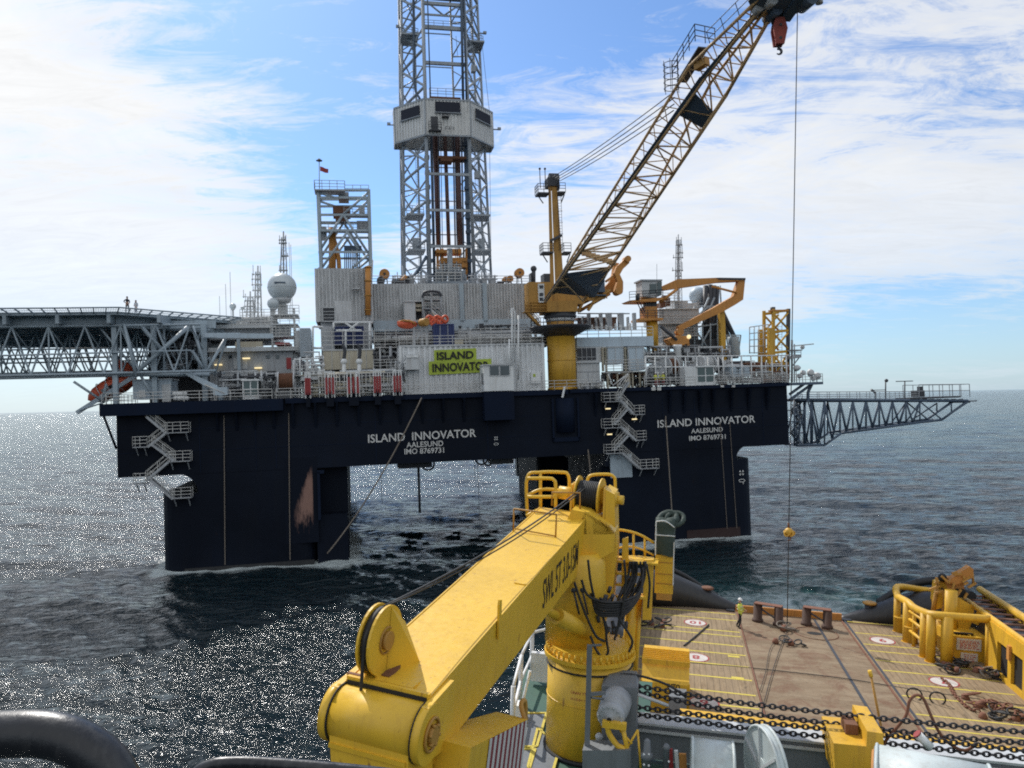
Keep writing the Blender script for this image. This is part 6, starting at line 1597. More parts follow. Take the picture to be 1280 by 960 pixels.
# ------------------------------------------------------------------ sea
import numpy as np
def build_sea():
    rs = [0.0, 3.0]
    while rs[-1] < 45000:
        r = rs[-1]
        k = .0065 if r < 260 else (.014 if r < 900 else .05)
        rs.append(r*(1+k) if r > 12 else r+.5)
    rs = np.array(rs)
    dense = np.linspace(-40, 40, 760)
    rest = np.concatenate([np.linspace(-180, -41, 60)[:-1], dense, np.linspace(41, 180, 60)[1:-1]])
    th = np.radians(rest)
    Rg, Tg = np.meshgrid(rs, th, indexing='ij')
    X = Rg*np.sin(Tg); Y = Rg*np.cos(Tg); Z = np.zeros_like(X)
    cell = np.maximum(Rg*.0065, .15)
    rng = random.Random(5)
    wd = radians(200)     # direction the wind waves run
    for i in range(120):
        lam = .7*(26/.7)**rng.random()
        spread = .22 if lam > 6 else .42
        a = wd + rng.gauss(0, spread)
        amp = .0072*lam**.72*(.5+rng.random())
        if lam > 10: amp *= .5
        elif lam > 4: amp *= .75
        k = 2*pi/lam; ph = rng.random()*2*pi
        fade = np.clip((lam/cell-2.0)/2.5, 0, 1)
        q = k*(X*sin(a)+Y*cos(a))+ph
        s = np.sin(q)
        Z += amp*fade*(s + .28*np.cos(2*q))
    # foam / wash masks
    m = np.array(RIGI); U = m[0,0]*X+m[0,1]*Y+m[0,3]; W_ = m[1,0]*X+m[1,1]*Y+m[1,3]
    foam = np.zeros_like(X)
    for (u0, u1, v0, v1) in COLS:
        dx = np.maximum(np.maximum(u0-U, U-u1), 0); dy = np.maximum(np.maximum(v0-W_, W_-v1), 0)
        d = np.sqrt(dx*dx+dy*dy)
        foam = np.maximum(foam, np.exp(-(d/1.7)**2)*.9)
        foam = np.maximum(foam, np.exp(-((d)/5.0)**2)*.36)
    for (uc, vc, ru, rv, am) in ((60, -2.5, 7, 2.6, .75), (72, -2, 5, 2, .6), (23.5, -2, 5.5, 2.2, .75), (12, -1.5, 6, 1.5, .5), (57, 40, 5, 14, .4)):
        foam = np.maximum(foam, am*np.exp(-((U-uc)/ru)**2-((W_-vc)/rv)**2))
    m = np.array(SHIPI); U = m[0,0]*X+m[0,1]*Y+m[0,3]; W_ = m[1,0]*X+m[1,1]*Y+m[1,3]
    wash = np.exp(-((U-8)/11.0)**2)*np.clip((W_-48)/4, 0, 1)*np.exp(-(np.maximum(W_-64, 0)/14.0)**2)
    me = bpy.data.meshes.new('sea')
    nr, nt_ = X.shape
    co = np.stack([X, Y, Z], -1).reshape(-1, 3).astype(np.float32)
    me.vertices.add(len(co)); me.vertices.foreach_set('co', co.ravel())
    i = np.arange(nr-1)[:, None]; j = np.arange(nt_)[None, :]; j2 = (j+1) % nt_
    quads = np.stack([i*nt_+j, i*nt_+j2, (i+1)*nt_+j2, (i+1)*nt_+j], -1).reshape(-1, 4)[:, ::-1]
    nq = len(quads)
    me.loops.add(nq*4); me.loops.foreach_set('vertex_index', quads.ravel().astype(np.int32))
    me.polygons.add(nq); me.polygons.foreach_set('loop_start', (np.arange(nq)*4).astype(np.int32))
    me.polygons.foreach_set('loop_total', np.full(nq, 4, np.int32))
    me.polygons.foreach_set('use_smooth', np.ones(nq, bool))
    me.update(calc_edges=True); me.validate()
    for nm, arr in (('foam', foam), ('wash', wash)):
        at = me.attributes.new(nm, 'FLOAT', 'POINT'); at.data.foreach_set('value', arr.ravel().astype(np.float32))
    o = bpy.data.objects.new('sea', me); col.objects.link(o); o['kind'] = 'structure'
    return o
mw, nt, b = newmat('sea_water'); L = nt.links
pos = N(nt, 'ShaderNodeTexCoord').outputs['Object']
cdn = N(nt, 'ShaderNodeVectorMath', operation='LENGTH'); L.new(pos, cdn.inputs[0])
dist = cdn.outputs['Value']
fo = N(nt, 'ShaderNodeAttribute', attribute_name='foam').outputs['Fac']
wa = N(nt, 'ShaderNodeAttribute', attribute_name='wash').outputs['Fac']
def mth(op, a, b_=None, clamp=False):
    n = N(nt, 'ShaderNodeMath', operation=op, use_clamp=clamp)
    for i, x in enumerate((a, b_)):
        if x is None: continue
        if isinstance(x, (int, float)): n.inputs[i].default_value = x
        else: L.new(x, n.inputs[i])
    return n.outputs[0]
fn = noise_n(nt, mapping(nt, pos, (1, 1.6, 1)), 1.1, 8, .7, .6)
fn2 = noise_n(nt, mapping(nt, pos, (1, 1, 1)), .45, 9, .72, 1.2)
foamf = ramp(nt, mth('ADD', mth('MULTIPLY', fo, .62), mth('MULTIPLY', fn, .62)), [(.52, 0.0), (.74, .75)])
washf = ramp(nt, mth('ADD', mth('MULTIPLY', wa, .42), mth('MULTIPLY', fn2, .62)), [(.54, 0.0), (.72, .6)])
allf = mth('MAXIMUM', foamf, washf)
c = mixc(nt, wa, (.004, .012, .016), (.012, .065, .06))
c = mixc(nt, allf, c, (.62, .7, .7))
L.new(c, b.inputs['Base Color'])
L.new(ramp(nt, allf, [(0, .10), (1, .7)]), b.inputs['Roughness'])
b.inputs['IOR'].default_value = 1.333; b.inputs['Specular IOR Level'].default_value = .5
w1 = noise_n(nt, mapping(nt, pos, (.55, 1.5, 1), (0, 0, radians(-14))), .8, 4, .62, .4)
w2 = noise_n(nt, mapping(nt, pos, (.7, 1.5, 1), (0, 0, radians(12))), 3.2, 3, .6, .3)
w3 = noise_n(nt, mapping(nt, pos, (1, 2.2, 1), (0, 0, radians(-8))), .16, 5, .6, .3)
far = ramp(nt, mth('DIVIDE', dist, 1200.0), [(.04, 0.0), (.3, .8)])
h = mth('ADD', mth('MULTIPLY', w1, .46), mth('MULTIPLY', w2, .055))
w4 = noise_n(nt, mapping(nt, pos, (.6, 1.7, 1), (0, 0, radians(-12))), .34, 4, .6, .4)
h = mth('ADD', h, mth('MULTIPLY', w4, .75))
h = mth('ADD', h, mth('MULTIPLY', mth('MULTIPLY', w3, far), 2.6))
bp = N(nt, 'ShaderNodeBump'); bp.inputs['Strength'].default_value = 1.0; bp.inputs['Distance'].default_value = 1.0
L.new(h, bp.inputs['Height']); L.new(bp.outputs[0], b.inputs['Normal'])
sea = build_sea(); sea.data.materials.append(mw)
# =================================================================== THE VESSEL WE STAND ON
def deckmat(name, wood):
    m, nt, b = newmat(name); L = nt.links; o = N(nt, 'ShaderNodeTexCoord').outputs['Object']
    if wood:
        g = noise_n(nt, mapping(nt, o, (1, .12, 1)), 9, 6, .7); pl = noise_n(nt, mapping(nt, o, (3.6, .03, 1)), 1.0, 2, .4)
        big = noise_n(nt, o, .35, 6, .65); st = noise_n(nt, mapping(nt, o, (1.2, .5, 1)), 1.6, 7, .75)
        c = mixc(nt, ramp(nt, g, [(.3, 0.0), (.7, 1.0)]), (.16, .105, .055), (.38, .285, .175))
        c = mixc(nt, ramp(nt, pl, [(.35, .0), (.65, .55)]), c, (.26, .195, .125))
        c = mixc(nt, ramp(nt, big, [(.45, 0.0), (.7, .5)]), c, (.32, .24, .155))
        c = mixc(nt, ramp(nt, st, [(.56, 0.0), (.72, .75)]), c, (.055, .04, .028))
        w = N(nt, 'ShaderNodeTexWave', wave_type='BANDS', bands_direction='X'); w.inputs['Scale'].default_value = 1.05; w.inputs['Distortion'].default_value = .3
        L.new(o, w.inputs['Vector']); seam = ramp(nt, w.outputs['Fac'], [(.0, .5), (.06, 0.0)]); c = mixc(nt, seam, c, (.05, .04, .03)); h = g
    else:
        big = noise_n(nt, o, .28, 7, .68, .6); f2 = noise_n(nt, mapping(nt, o, (.28, 1.6, 1)), .9, 9, .75); fine = noise_n(nt, o, 5, 8, .75)
        c = mixc(nt, ramp(nt, big, [(.3, 0.0), (.7, 1.0)]), (.165, .115, .072), (.27, .20, .13))
        c = mixc(nt, ramp(nt, f2, [(.45, 0.0), (.7, .8)]), c, (.34, .27, .185))
        c = mixc(nt, ramp(nt, noise_n(nt, o, .55, 8, .7, 1.0), [(.5, 0.0), (.62, .8)]), c, (.17, .095, .06))
        c = mixc(nt, ramp(nt, fine, [(.52, 0.0), (.75, .6)]), c, (.07, .05, .04)); h = fine
    L.new(c, b.inputs['Base Color']); b.inputs['Roughness'].default_value = .8; b.inputs['Specular IOR Level'].default_value = .2
    bp = N(nt, 'ShaderNodeBump'); bp.inputs['Strength'].default_value = .4; bp.inputs['Distance'].default_value = .03; L.new(h, bp.inputs['Height']); L.new(bp.outputs[0], b.inputs['Normal'])
    return m
M_WOOD = deckmat('deck_planks', True); M_STEELD = deckmat('steel_deck', False)
M_CY = paint('crane_yellow', (.73,.445,.034), .40, dirt=.3, dirtc=(.36,.19,.04), sc_=1.6, rust=.3, rustc=(.20,.09,.03), bump=.08, var=.08)
M_SY = paint('bulwark_yellow', (.66,.38,.025), .5, dirt=.5, dirtc=(.2,.11,.04), sc_=.9, rust=.22)
M_LINE = paint('yellow_line', (.62,.50,.07), .7, dirt=.7, dirtc=(.25,.2,.1), sc_=2.5)
M_GREEN = paint('green_deck', (.035,.10,.07), .6, dirt=.5, dirtc=(.05,.06,.05), sc_=1)
M_GGREY = paint('winch_grey', (.16,.175,.19), .5, dirt=.45, dirtc=(.07,.07,.07), sc_=1.5)
M_DRUM = paint('pale_drum', (.50,.56,.56), .5, dirt=.4, dirtc=(.25,.18,.13), sc_=1.2)
M_CHAIN = paint('chain_steel', (.045,.045,.05), .5, metal=.5, dirt=.4, dirtc=(.09,.05,.03), sc_=3)
M_TARP = paint('olive_tarpaulin', (.035,.055,.045), .75, dirt=.3, dirtc=(.07,.08,.07), sc_=2.5, bump=.6)
M_SIGN = paint('sign_white', (.66,.64,.60), .6, dirt=.2, sc_=2)
M_SIGNR = plain('sign_red', (.45,.06,.05), .6)
M_STRR = plain('stripe_red', (.22,.03,.04), .6); M_STRW = plain('stripe_white', (.60,.57,.55), .6)
M_HULLB = paint('hull_black', (.02,.021,.023), .45, dirt=.5, dirtc=(.06,.05,.045), sc_=.5)
M_NUM = plain('number_red', (.34,.05,.05), .8); M_NUMW = paint('number_white', (.58,.54,.50), .8, dirt=.95, dirtc=(.3,.25,.22), sc_=3)
M_RUSTC = paint('rusty_chain', (.20,.085,.05), .85, dirt=.6, dirtc=(.07,.04,.03), sc_=3)
def ST(name, label, cat, base, group=None): return Thing(name, label, cat, SHIP, base, group)
ves = ST('supply_vessel', 'working vessel aft deck with planked sides and a rusty steel middle seen from above', 'ship', (6, 30, 0))
m = MB(); 
m.prism([(-3.9,14.5,-.06),(-3.9,50,-.06),(-3.2,53,-.06),(16.2,53,-.06),(16.9,50,-.06),(16.9,14.5,-.06)],(0,0,-8)); m.box(-3.6,16.9,-12,14.5,-8,6.9); ves.part('hull', m, M_HULLB)
m = MB(); m.box(-3.8,16.6,15,52.9,-.05,0); ves.part('steel_deck', m, M_STEELD)
for x0, x1 in ((-3.7,3.22),(9.72,15.6)):
    m = MB(); m.box(x0,x1,15,51.6,.004,.055); ves.part('plank_deck', m, M_WOOD)
m = MB()
for x in (3.27, 9.66): m.box(x-.035,x+.035,15,52.4,.002,.07)
ves.part('deck_edge_strip', m, M_RUSTC, split=True)
m = MB(); m.box(7.93,8.07,15,52.4,.004,.03); m.box(9.78,9.9,15,52.4,.056,.075); ves.part('dark_track', m, M_DARK)
m = MB()
for py in (762.5,784,789.5,801,812,826,842,860,876,893): y = SZ(840,py).y; m.box(-3.5,3.1,y-.07,y+.07,.058,.062)
y = SZ(850,771).y; m.box(-2.2,3.1,y-.06,y+.06,.058,.062)
for px, py in ((925,823),(930,850)): p = SZ(px-8,py-1); m.box(p.x-.3,p.x+.3,p.y-.13,p.y+.13,.059,.065)
for px,py in ((1060,778),(1068,792),(1077.5,806),(1081,814),(1091,826),(1102,839),(1117,855),(1128,871),(1142,894),(1160,912)): y = SZ(px,py).y; m.box(9.95,15.4,y-.06,y+.06,.058,.062)
ves.part('yellow_line', m, M_LINE, split=True)
for (px,py,tx,lab) in ((869,779.5,'10','l'),(870,823,'8','l'),(1103,802,'9','r'),(1180,854,'7','r'),(880,880,'6','l')):
    c = SZ(px,py); c.z = .066; m = MB(); k = 28; r = .62
    m.add([c+V((r*cos(2*pi*i/k),r*sin(2*pi*i/k),0)) for i in range(k)],[tuple(range(k))]); o = ves.part('number_disc', m, M_NUMW)
    tm = text_mb(tx, .62, bold=.02); place(tm, c+V((0,0,.006)), (-1,0,0), (0,-1,0)); ves.part('number', tm, M_NUM, parent=o)
    m = MB()
    for i in range(k):
        t0, t1 = 2*pi*i/k, 2*pi*(i+1)/k; m.add([c+V((.7*cos(t0),.7*sin(t0),-.002)),c+V((.7*cos(t1),.7*sin(t1),-.002)),c+V((.63*cos(t1),.63*sin(t1),-.002)),c+V((.63*cos(t0),.63*sin(t0),-.002))],[(0,1,2,3)])
    ves.part('number_ring', m, M_NUM, parent=o)
# deck details: hatch ring, dark patch
m = MB(); c = SZ(1020,792); c.z = .01; m.torus(c,(0,0,1),1.25,.03,30,5); ves.part('hatch_ring', m, M_RUST)
m = MB(); m.add([c+V((.42*cos(2*pi*i/16)-.1,.3*sin(2*pi*i/16),.004)) for i in range(16)],[tuple(range(16))]); ves.part('hatch_hole', m, M_INK)
m = MB(); m.cyl((6.4,53.2,-.45),(1,0,0),.55,6.6,24); m2 = MB(); m2.box(2.6,3.1,52.4,53.8,-1.2,.1); m2.box(9.7,10.3,52.4,53.8,-1.2,.1); ves.part('stern_roller', m, M_RUST); ves.part('roller_cheek', m2, M_HULLB)
m = MB(); m.box(3.2,9.7,52.55,52.75,0,.42); ves.part('stern_sill', m, M_ORNG)
m = MB(); m.path(arc([(3.7,53.2,-.1),(2.2,53.4,.1),(.2,53.5,.55),(-1.8,53.0,1.0),(-3.4,51.5,1.3),(-3.9,47,1.3),(-3.9,38,1.2)],6),[.25+.95*min(1,i/16) for i in range(37)],14)
ves.part('bulwark_roll', m, M_HULLB)
m = MB(); m.path(arc([(9.7,53.2,-.15),(11.3,53.4,.05),(13,53.6,.35),(14.8,53.6,.8),(16.4,52.6,1.2),(17.0,49,1.3),(17.1,42,1.2)],6),[.25+.95*min(1,i/14) for i in range(37)],14)
ves.part('bulwark_roll', m, M_HULLB)
m = MB(); m.path(arc([SY(1098,754,54.3),SY(1115,743,54.6),SY(1132,733,55),SY(1155,727,55),SY(1180,727,54.4),SY(1215,745,50)],6),.26,9); m.path(arc([SY(836,710,54.5),SY(858,721,54.6),SY(878,734,54.4),SY(897,745,54.1)],6),.16,8); ves.part('fender_pipe', m, M_BLACK, split=True)
m = MB()
m.tube((16.1,15,2.3),(16.1,44,2.3),.25,8); m.box(-3.95,-3.7,15,50,-.05,1.3); ves.part('side_wall', m, M_HULLB)
for px, py, yy, i in ((884,738,53.6,0),(1087,757,53.6,1)):
    c = SY(px,py,yy); t = ST('mooring_bit', ('left' if i==0 else 'right')+' one of two rusty capped bitts on the black stern rolls', 'bollard', c); m = MB(); m.lathe([(.3,-.7),(.3,.1)], c, (0,0,1), 14); t.part('post', m, M_DARK)
    m = MB(); m.lathe([(.42,.1),(.44,.2),(.3,.26)], c, (0,0,1), 14); t.part('cap', m, M_YELD if i else M_RUST)
M_PIN = paint('pin_brown', (.075,.04,.028), .8, dirt=.6, dirtc=(.03,.02,.015), sc_=2, rust=.2)
def gate(lab, a, b_, h):
    A, B = SZ(*a), SZ(*b_); t = ST('stern_pin_pair', lab, 'stern pins', (A+B)/2); 
    for p in (A, B): m = MB(); m.lathe([(.34,0),(.34,.15),(.27,.16),(.27,h)], p, (0,0,1), 16); t.part('pin', m, M_PIN)
    m = MB(); m.bar(A+V((-.2,0,h+.04)), B+V((.2,0,h+.04)), .55, .05); t.part('top_plate', m, M_RUSTC)
    m = MB(); m.tube(A+V((0,0,h-.2)), B+V((.0,-.2,.3)), .05, 6); t.part('brace', m, M_DARK)
gate('left pair of rusty brown stern pins joined by a top plate', (947,776.5), (973,781.5), 1.12)
gate('right pair of rusty brown stern pins joined by a top plate', (1008,781), (1034,785), 1.08)
wk_ = SZ(925,786)
person('deck worker in white helmet and hi vis jacket walking on the aft deck', SHIP, (wk_.x, wk_.y, .01), -115, 1.8, M_HIVIS, M_TRS, M_SKIN, M_HAIR, 'lean', helmet=M_HELM, stripes=True)
# ropes and gear on deck
def rope(lab, px, r, mat, z=.08, nm='rope', arcn=6):
    P_ = arc([SZ(x, y, z if len(q_)==0 else q_[0]) for x, y, *q_ in px], arcn); mb = MB().path(P_, r, 6); return single(nm, mb, mat, lab, 'rope', SHIP, P_[0])
rope('wire lying down the steel deck from the crane hook to the planks', [(984,790),(978,803),(967,835),(955,878),(952,892)], .02, M_ROPE)
rope('second wire beside it running down the steel deck left of the crane hook', [(981,795),(964,808),(957,840),(950,863)], .016, M_ROPE)
rope('long dark rope crossing the whole deck from left to right', [(800,823),(870,829),(940,835),(1055,848),(1142,862),(1280,882),(1310,886)], .022, M_ROPE, .06)
rope('short dark rod lying slantwise on the left planks', [(855,807),(870,795),(886,781)], .05, M_ROPE, .1)
rng = random.Random(4)
def heap(lab, px, py, n, rx, mat, seed, z=.1, rr=.045, nm='rope_heap'):
    rg = random.Random(seed); c = SZ(px,py); t = ST(nm, lab, 'rope', c); m = MB()
    for i in range(n):
        p = c+V((rg.gauss(0,rx),rg.gauss(0,rx*.8),z+rg.random()*.25)); r = rg.uniform(.12,.45)
        m.torus(p,(rg.uniform(-.4,.4),rg.uniform(-.4,.4),1),r,rr*rg.uniform(.7,1.3),14,5,rg.uniform(.7,1.6))
    t.part('coil', m, mat)
    m = MB()
    for i in range(n//2): p = c+V((rg.gauss(0,rx),rg.gauss(0,rx*.8),0)); m.lathe([(.16,0),(.2,.1),(.1,.3)],p,(0,0,1),8)
    t.part('shackle', m, M_RUSTC); return t
heap('tangled rigging heaped under the crane hook beside the left stern pins', 976, 787, 7, .3, M_ROPEG, 1)
heap('loose black hook and shackle on the steel deck below the crane hook', 990, 806, 4, .25, M_ROPE, 2)
heap('pile of black ropes and tools at the foot of the yellow rail', 1205, 838, 12, .6, M_ROPE, 3)
heap('rags and rope lying under the yellow side wall', 1245, 846, 6, .4, M_ROPEG, 7)
heap('big brown net and chain heap at the right edge of the deck', 1235, 886, 11, .55, M_RUSTC, 5, .1, .04)
heap('dark hose coils in the shade at the left of the planked deck', 818, 782, 6, .5, M_ROPE, 6)
heap('coiled black hose rings right of the brown chain on the deck', 1262, 900, 5, .5, M_ROPE, 9)
def chain(lab, pts, link, r, mat, nm='chain', group=None, base=None):
    # pts: local polyline resampled at link pitch
    t = ST(nm, lab, 'chain', pts[0], group); m = MB(); pitch = link*.72; d = 0; cum = [0]
    for a, b_ in zip(pts[:-1], pts[1:]): cum.append(cum[-1]+(b_-a).length)
    n = int(cum[-1]/pitch); k = 0
    for i in range(n):
        s_ = i*pitch
        while k < len(cum)-2 and cum[k+1] < s_: k += 1
        a, b_ = pts[k], pts[k+1]; c = lerp(a, b_, (s_-cum[k])/max(1e-6, cum[k+1]-cum[k])); T_2 = (b_-a).normalized()
        up = V((0,0,1)); s1 = T_2.cross(up).normalized(); s2 = s1.cross(T_2).normalized(); w_ = s1 if i%2 else s2; w_ = (w_+ (s2 if i%2 else s1)*.25).normalized()
        q = []
        for j in range(12):
            a_ = 2*pi*j/12; q.append(c+T_2*cos(a_)*link*.5+w_*sin(a_)*link*.36)
        m.path(q, r, 6, closed=True)
    t.part('links', m, mat); return t
chain('rusty brown chain lying on the right planks beside the white disc', arc([SZ(x,y,.1) for x,y in ((1178,849),(1187,856),(1193,868),(1203,878),(1212,886),(1228,890))],8), .26, .038, M_RUSTC)
ch_y = 14.2
CH = [((797,857.5),(899,874.5),(960,882.5),(1145,902.5),(1300,917)),((797,865),(899,886),(960,895),(1175,920),(1300,930)),((797,884),(899,896.5),(960,904),(1120,920),(1300,941)),((797,893),(899,906),(960,914),(1060,924),(1300,950))]
for i, c_ in enumerate(CH):
    chain(['topmost','second from top','third from top','lowest'][i]+' of the four dark chains strung above the grey beam', arc([SY(x,y,ch_y+.12*(i%2)) for x,y in c_],10), .125, .0155, M_CHAIN, 'stretched_chain', 'dark chains strung across above the grey beam')
# --- beam, upper deck
ub = ST('cross_beam', 'grey cross beam with a bright worn top edge below the chains', 'beam', SY(1000,930,14.6)); a, b_ = SY(790,899,14.6), SY(1320,956,14.6)
m = MB(); m.bar(a-V((0,0,.32)), b_-V((0,0,.32)), .3, .62); ub.part('web', m, M_GGREY)
m = MB(); m.bar(a+V((0,.05,.015)), b_+V((0,.05,.015)), .5, .04); m.bar(a+V((0,-.2,-.1)), b_+V((0,-.2,-.1)), .03, .05); ub.part('flange', m, M_GREYL)
m = MB(); a, b_ = SY(850,893,15.4), SY(1320,948,15.4); m.bar(a,b_,.35,.1); ub.part('yellow_edge', m, M_SY)
up = ST('upper_deck', 'green painted upper deck around the crane pedestal', 'deck', (0,10,7.2)); m = MB(); m.prism([(-3.5,2.5,7.0),(-3.5,13,7.0),(-4.3,18.6,7.0),(-1.2,18.6,7.0),(-1.2,15.3,7.0),(17,15.3,7.0),(17,2.5,7.0)],(0,0,.2)); up.part('plate', m, M_GREEN)
for q in (((652,893),(683,893),(671,935),(636,935)),((636,938),(669,938),(655,985),(618,985)),((672,912),(700,935),(684,990),(660,960))):
    P_ = [SZ(x,y,7.22) for x,y in q]; m = MB(); m.prism(P_,(0,0,.02)); o = up.part('walkway_panel', m, M_GGREY)
    m = MB()
    for i in range(4): m.bar(P_[i]+V((0,0,.025)),P_[(i+1)%4]+V((0,0,.025)),.05,.03)
    up.part('yellow_border', m, M_LINE, parent=o)
dr_ = ST('deck_rail', 'white worn railing and box at the vessel side left of the pedestal', 'railing', SZ(660,850,7.2)); m = MB()
pp_ = [SZ(x,y,7.2) for x,y in ((640,925),(650,880),(664,846),(690,838))]
for p in pp_: m.tube(p,p+V((0,0,1.05)),.05,7)
for h in (.5,1.05):
    for a, b_ in zip(pp_[:-1],pp_[1:]): m.tube(a+V((0,0,h)),b_+V((0,0,h)),.035,6)
dr_.part('rail', m, M_WHITE); m = MB(); c = SZ(676,858,7.2); m.box(c.x-.25,c.x+.35,c.y,c.y+.15,c.z+.1,c.z+.75); c = SZ(648,900,7.2); m.box(c.x-.15,c.x+.15,c.y-.15,c.y+.15,7.2,7.55); m.tube(c,c+V((.2,.1,1.0)),.035,6); dr_.part('box', m, M_WHITE)
# --- yellow hatch housing on main deck
c = SZ(832,892); yh = ST('winch_housing', 'yellow ribbed winch housing with black letters behind the chains', 'winch', c); w0, w1 = SY(801,880,c.y).x, SY(861,880,c.y).x; zt2_ = SY(830,852,c.y).z
m = MB(); prof = [(0,0),(0,zt2_*.95),(.25,zt2_+.05),(.9,zt2_+.62),(2.6,zt2_+.72),(3.2,zt2_+.3),(3.2,0)]
m.prism([(w0,c.y+a,b_) for a,b_ in prof],(w1-w0,0,0)); yh.part('hood', m, M_SY)
m = MB()
for i in range(1,8): f = i/8; m.box(w0-.02,w1+.02,c.y+.3+f*2.0,c.y+.33+f*2.0,zt2_+.5+.2*f,zt2_+.76)
for k in (0,1): xx = w0+(w1-w0)*k; m.box(xx-.03,xx+.03,c.y-.02,c.y+.02,0,zt2_)
yh.part('rib', m, M_SY)
a, b_ = SY(834,857.5,c.y-.03), SY(850,859.5,c.y-.03); yh.part('lettering', text_on('INTO', a, b_, .26, bold=.02), M_INK)
m = MB(); m.box(SY(836,880,c.y-1).x, SY(858,880,c.y-1).x, c.y-1.3, c.y-.3, 0, SY(846,868,c.y-1).z); yh.part('grey_cover', m, M_GGREY)
# --- deck crane in the foreground
PB = SZ(734,934,7.2); cr = ST('deck_crane', 'yellow knuckle boom deck crane filling the foreground with its boom pointing to lower left', 'crane', PB)
pd_ = 15.0; PR = .80
zf = SD(737,806,pd_).z
m = MB(); m.lathe([(PR,7.18),(PR,zf)], (PB.x,PB.y,0), (0,0,1), 48); m.torus((PB.x,PB.y,8.25),(0,0,1),PR+.002,.012,48,5); cr.part('pedestal', m, M_CY)
m = MB(); m.lathe([(PR+.05,7.2),(PR+.05,7.28)], (PB.x,PB.y,0), (0,0,1), 48); cr.part('base_ring', m, M_BLACK)
m = MB(); m.lathe([(PR+.005,zf-.1),(PR+.075,zf-.09),(PR+.075,zf-.02),(PR-.1,zf-.019)], (PB.x,PB.y,0), (0,0,1), 48, False); m.lathe([(PR-.05,zf-.02),(PR-.05,zf+.1),(PR-.2,zf+.1)], (PB.x,PB.y,0), (0,0,1), 48, False)
bolts(m,(PB.x,PB.y,zf-.02),(0,0,1),PR+.03,44,.022,.13); cr.part('slew_ring', m, M_CY)
m = MB(); m.torus((PB.x,PB.y,zf-.24),(0,0,1),PR+.015,.02,48,5); cr.part('grease_line', m, M_INK)
KC = V((PB.x-.30,PB.y+.15,0)); zk = SD(740,640,15.4).z
m = MB(); m.lathe([(.60,zf+.1),(.58,zf+1.0),(.54,zk-.9),(.45,zk-.7)], KC, (0,0,1), 32); cr.part('king_post', m, M_CY)
# boom
Pn, Pf = SD(483,862,8.6), SD(706,638,15.3); BX = (Pn-Pf); BLn = BX.length; BX.normalize()
sx = BX.cross(V((0,0,1))).normalized()
if sx.x < 0: sx = -sx
rollb = radians(-3); ub_ = sx.cross(BX).normalized(); ub_ = ub_ if ub_.z > 0 else -ub_
sx, ub_ = sx*cos(rollb)+ub_*sin(rollb), ub_*cos(rollb)-sx*sin(rollb)
W2, BHn, BHf = .52, .86, .98
def BPt(f, s, h): return lerp(Pf, Pn, f)+sx*W2*s+ub_*h       # f 0 far .. 1 near, s -1..1, h 0 top .. negative down
m = MB()
m.hexa([BPt(0,-1,-BHf),BPt(0,1,-BHf),BPt(0,1,0),BPt(0,-1,0)],[BPt(1,-1,-BHn),BPt(1,1,-BHn),BPt(1,1,0),BPt(1,-1,0)])
PV = V((KC.x+.1,KC.y+.2,0)); zp = SD(768,690,15.6).z
e1 = [BPt(0,-1,-BHf),BPt(0,1,-BHf),BPt(0,1,0),BPt(0,-1,0)]; off = -BX*1.0
e2 = [BPt(0,-1,-BHf)+off*.9+V((0,0,-.12)),BPt(0,1,-BHf)+off*.9+V((0,0,-.12)),BPt(0,1,-.42)+off,BPt(0,-1,-.42)+off]
m.hexa(e1, e2); cr.part('boom', m, M_CY)
m = MB()
for s in (-1,1):
    for h0 in (0.0,): m.bar(BPt(.0,s*.99,.006),BPt(1,s*.99,.006),.02,.012)
m.bar(BPt(.995,-1,.02),BPt(.995,1,.02),.05,.05); m.bar(BPt(.53,.6,.0),BPt(.53,1.0,.0),.03,.03); cr.part('boom_seam', m, M_CY)
m = MB(); p = BPt(.70,1.02,0); m.prism([p+BX*.0+ub_*.28+sx*.0, p+BX*.07+ub_*.3, p+BX*.09+ub_*.24, p+BX*.09-ub_*.25, p-BX*.0-ub_*.25],sx*.03); cr.part('hook_lug', m, M_CY)
# elbow
EC = BPt(1.0,0,-.32)+BX*.12; ER = .315
m = MB(); m.cyl(EC, sx, ER*.97, W2*2.06, 36); cr.part('elbow_drum', m, M_CY)
m = MB()
for s in (-1,1):
    c = EC+sx*(W2+.045)*s; m.cyl(c, sx, ER*1.02, .10, 36); m.hexa([BPt(.93,s*1.0,-.02),BPt(.93,s*1.16,-.02),BPt(.93,s*1.16,-BHn+.05),BPt(.93,s*1.0,-BHn+.05)],[EC+sx*W2*s*1.0+ub_*ER*1.02+BX*.05,EC+sx*W2*s*1.16+ub_*ER*1.02+BX*.05,EC+sx*W2*s*1.16-ub_*ER*1.0,EC+sx*W2*s-ub_*ER])
cr.part('elbow_lug', m, M_CY, split=True)
m = MB()
for s in (-1,1): c = EC+sx*(W2+.11)*s; m.torus(c,sx,ER*.55,.018,28,6); m.cyl(c,sx,.1,.08,16); bolts(m,c,sx*s,ER*.35,6,.018,.05)
cr.part('pivot_pin', m, M_YELD)
m = MB()
for s in (-1,1): c = EC+sx*(W2+.015*0-.004)*s; m.torus(EC+sx*(W2*.985)*s, sx, ER*1.0, .012, 36, 5)
m.bar(BPt(1.0,-.96,-.01),BPt(1.0,.96,-.01),.03,.04); cr.part('dark_gap', m, M_INK)
a = EC-ub_*.1; dn = V((.12,-.10,-1)).normalized()
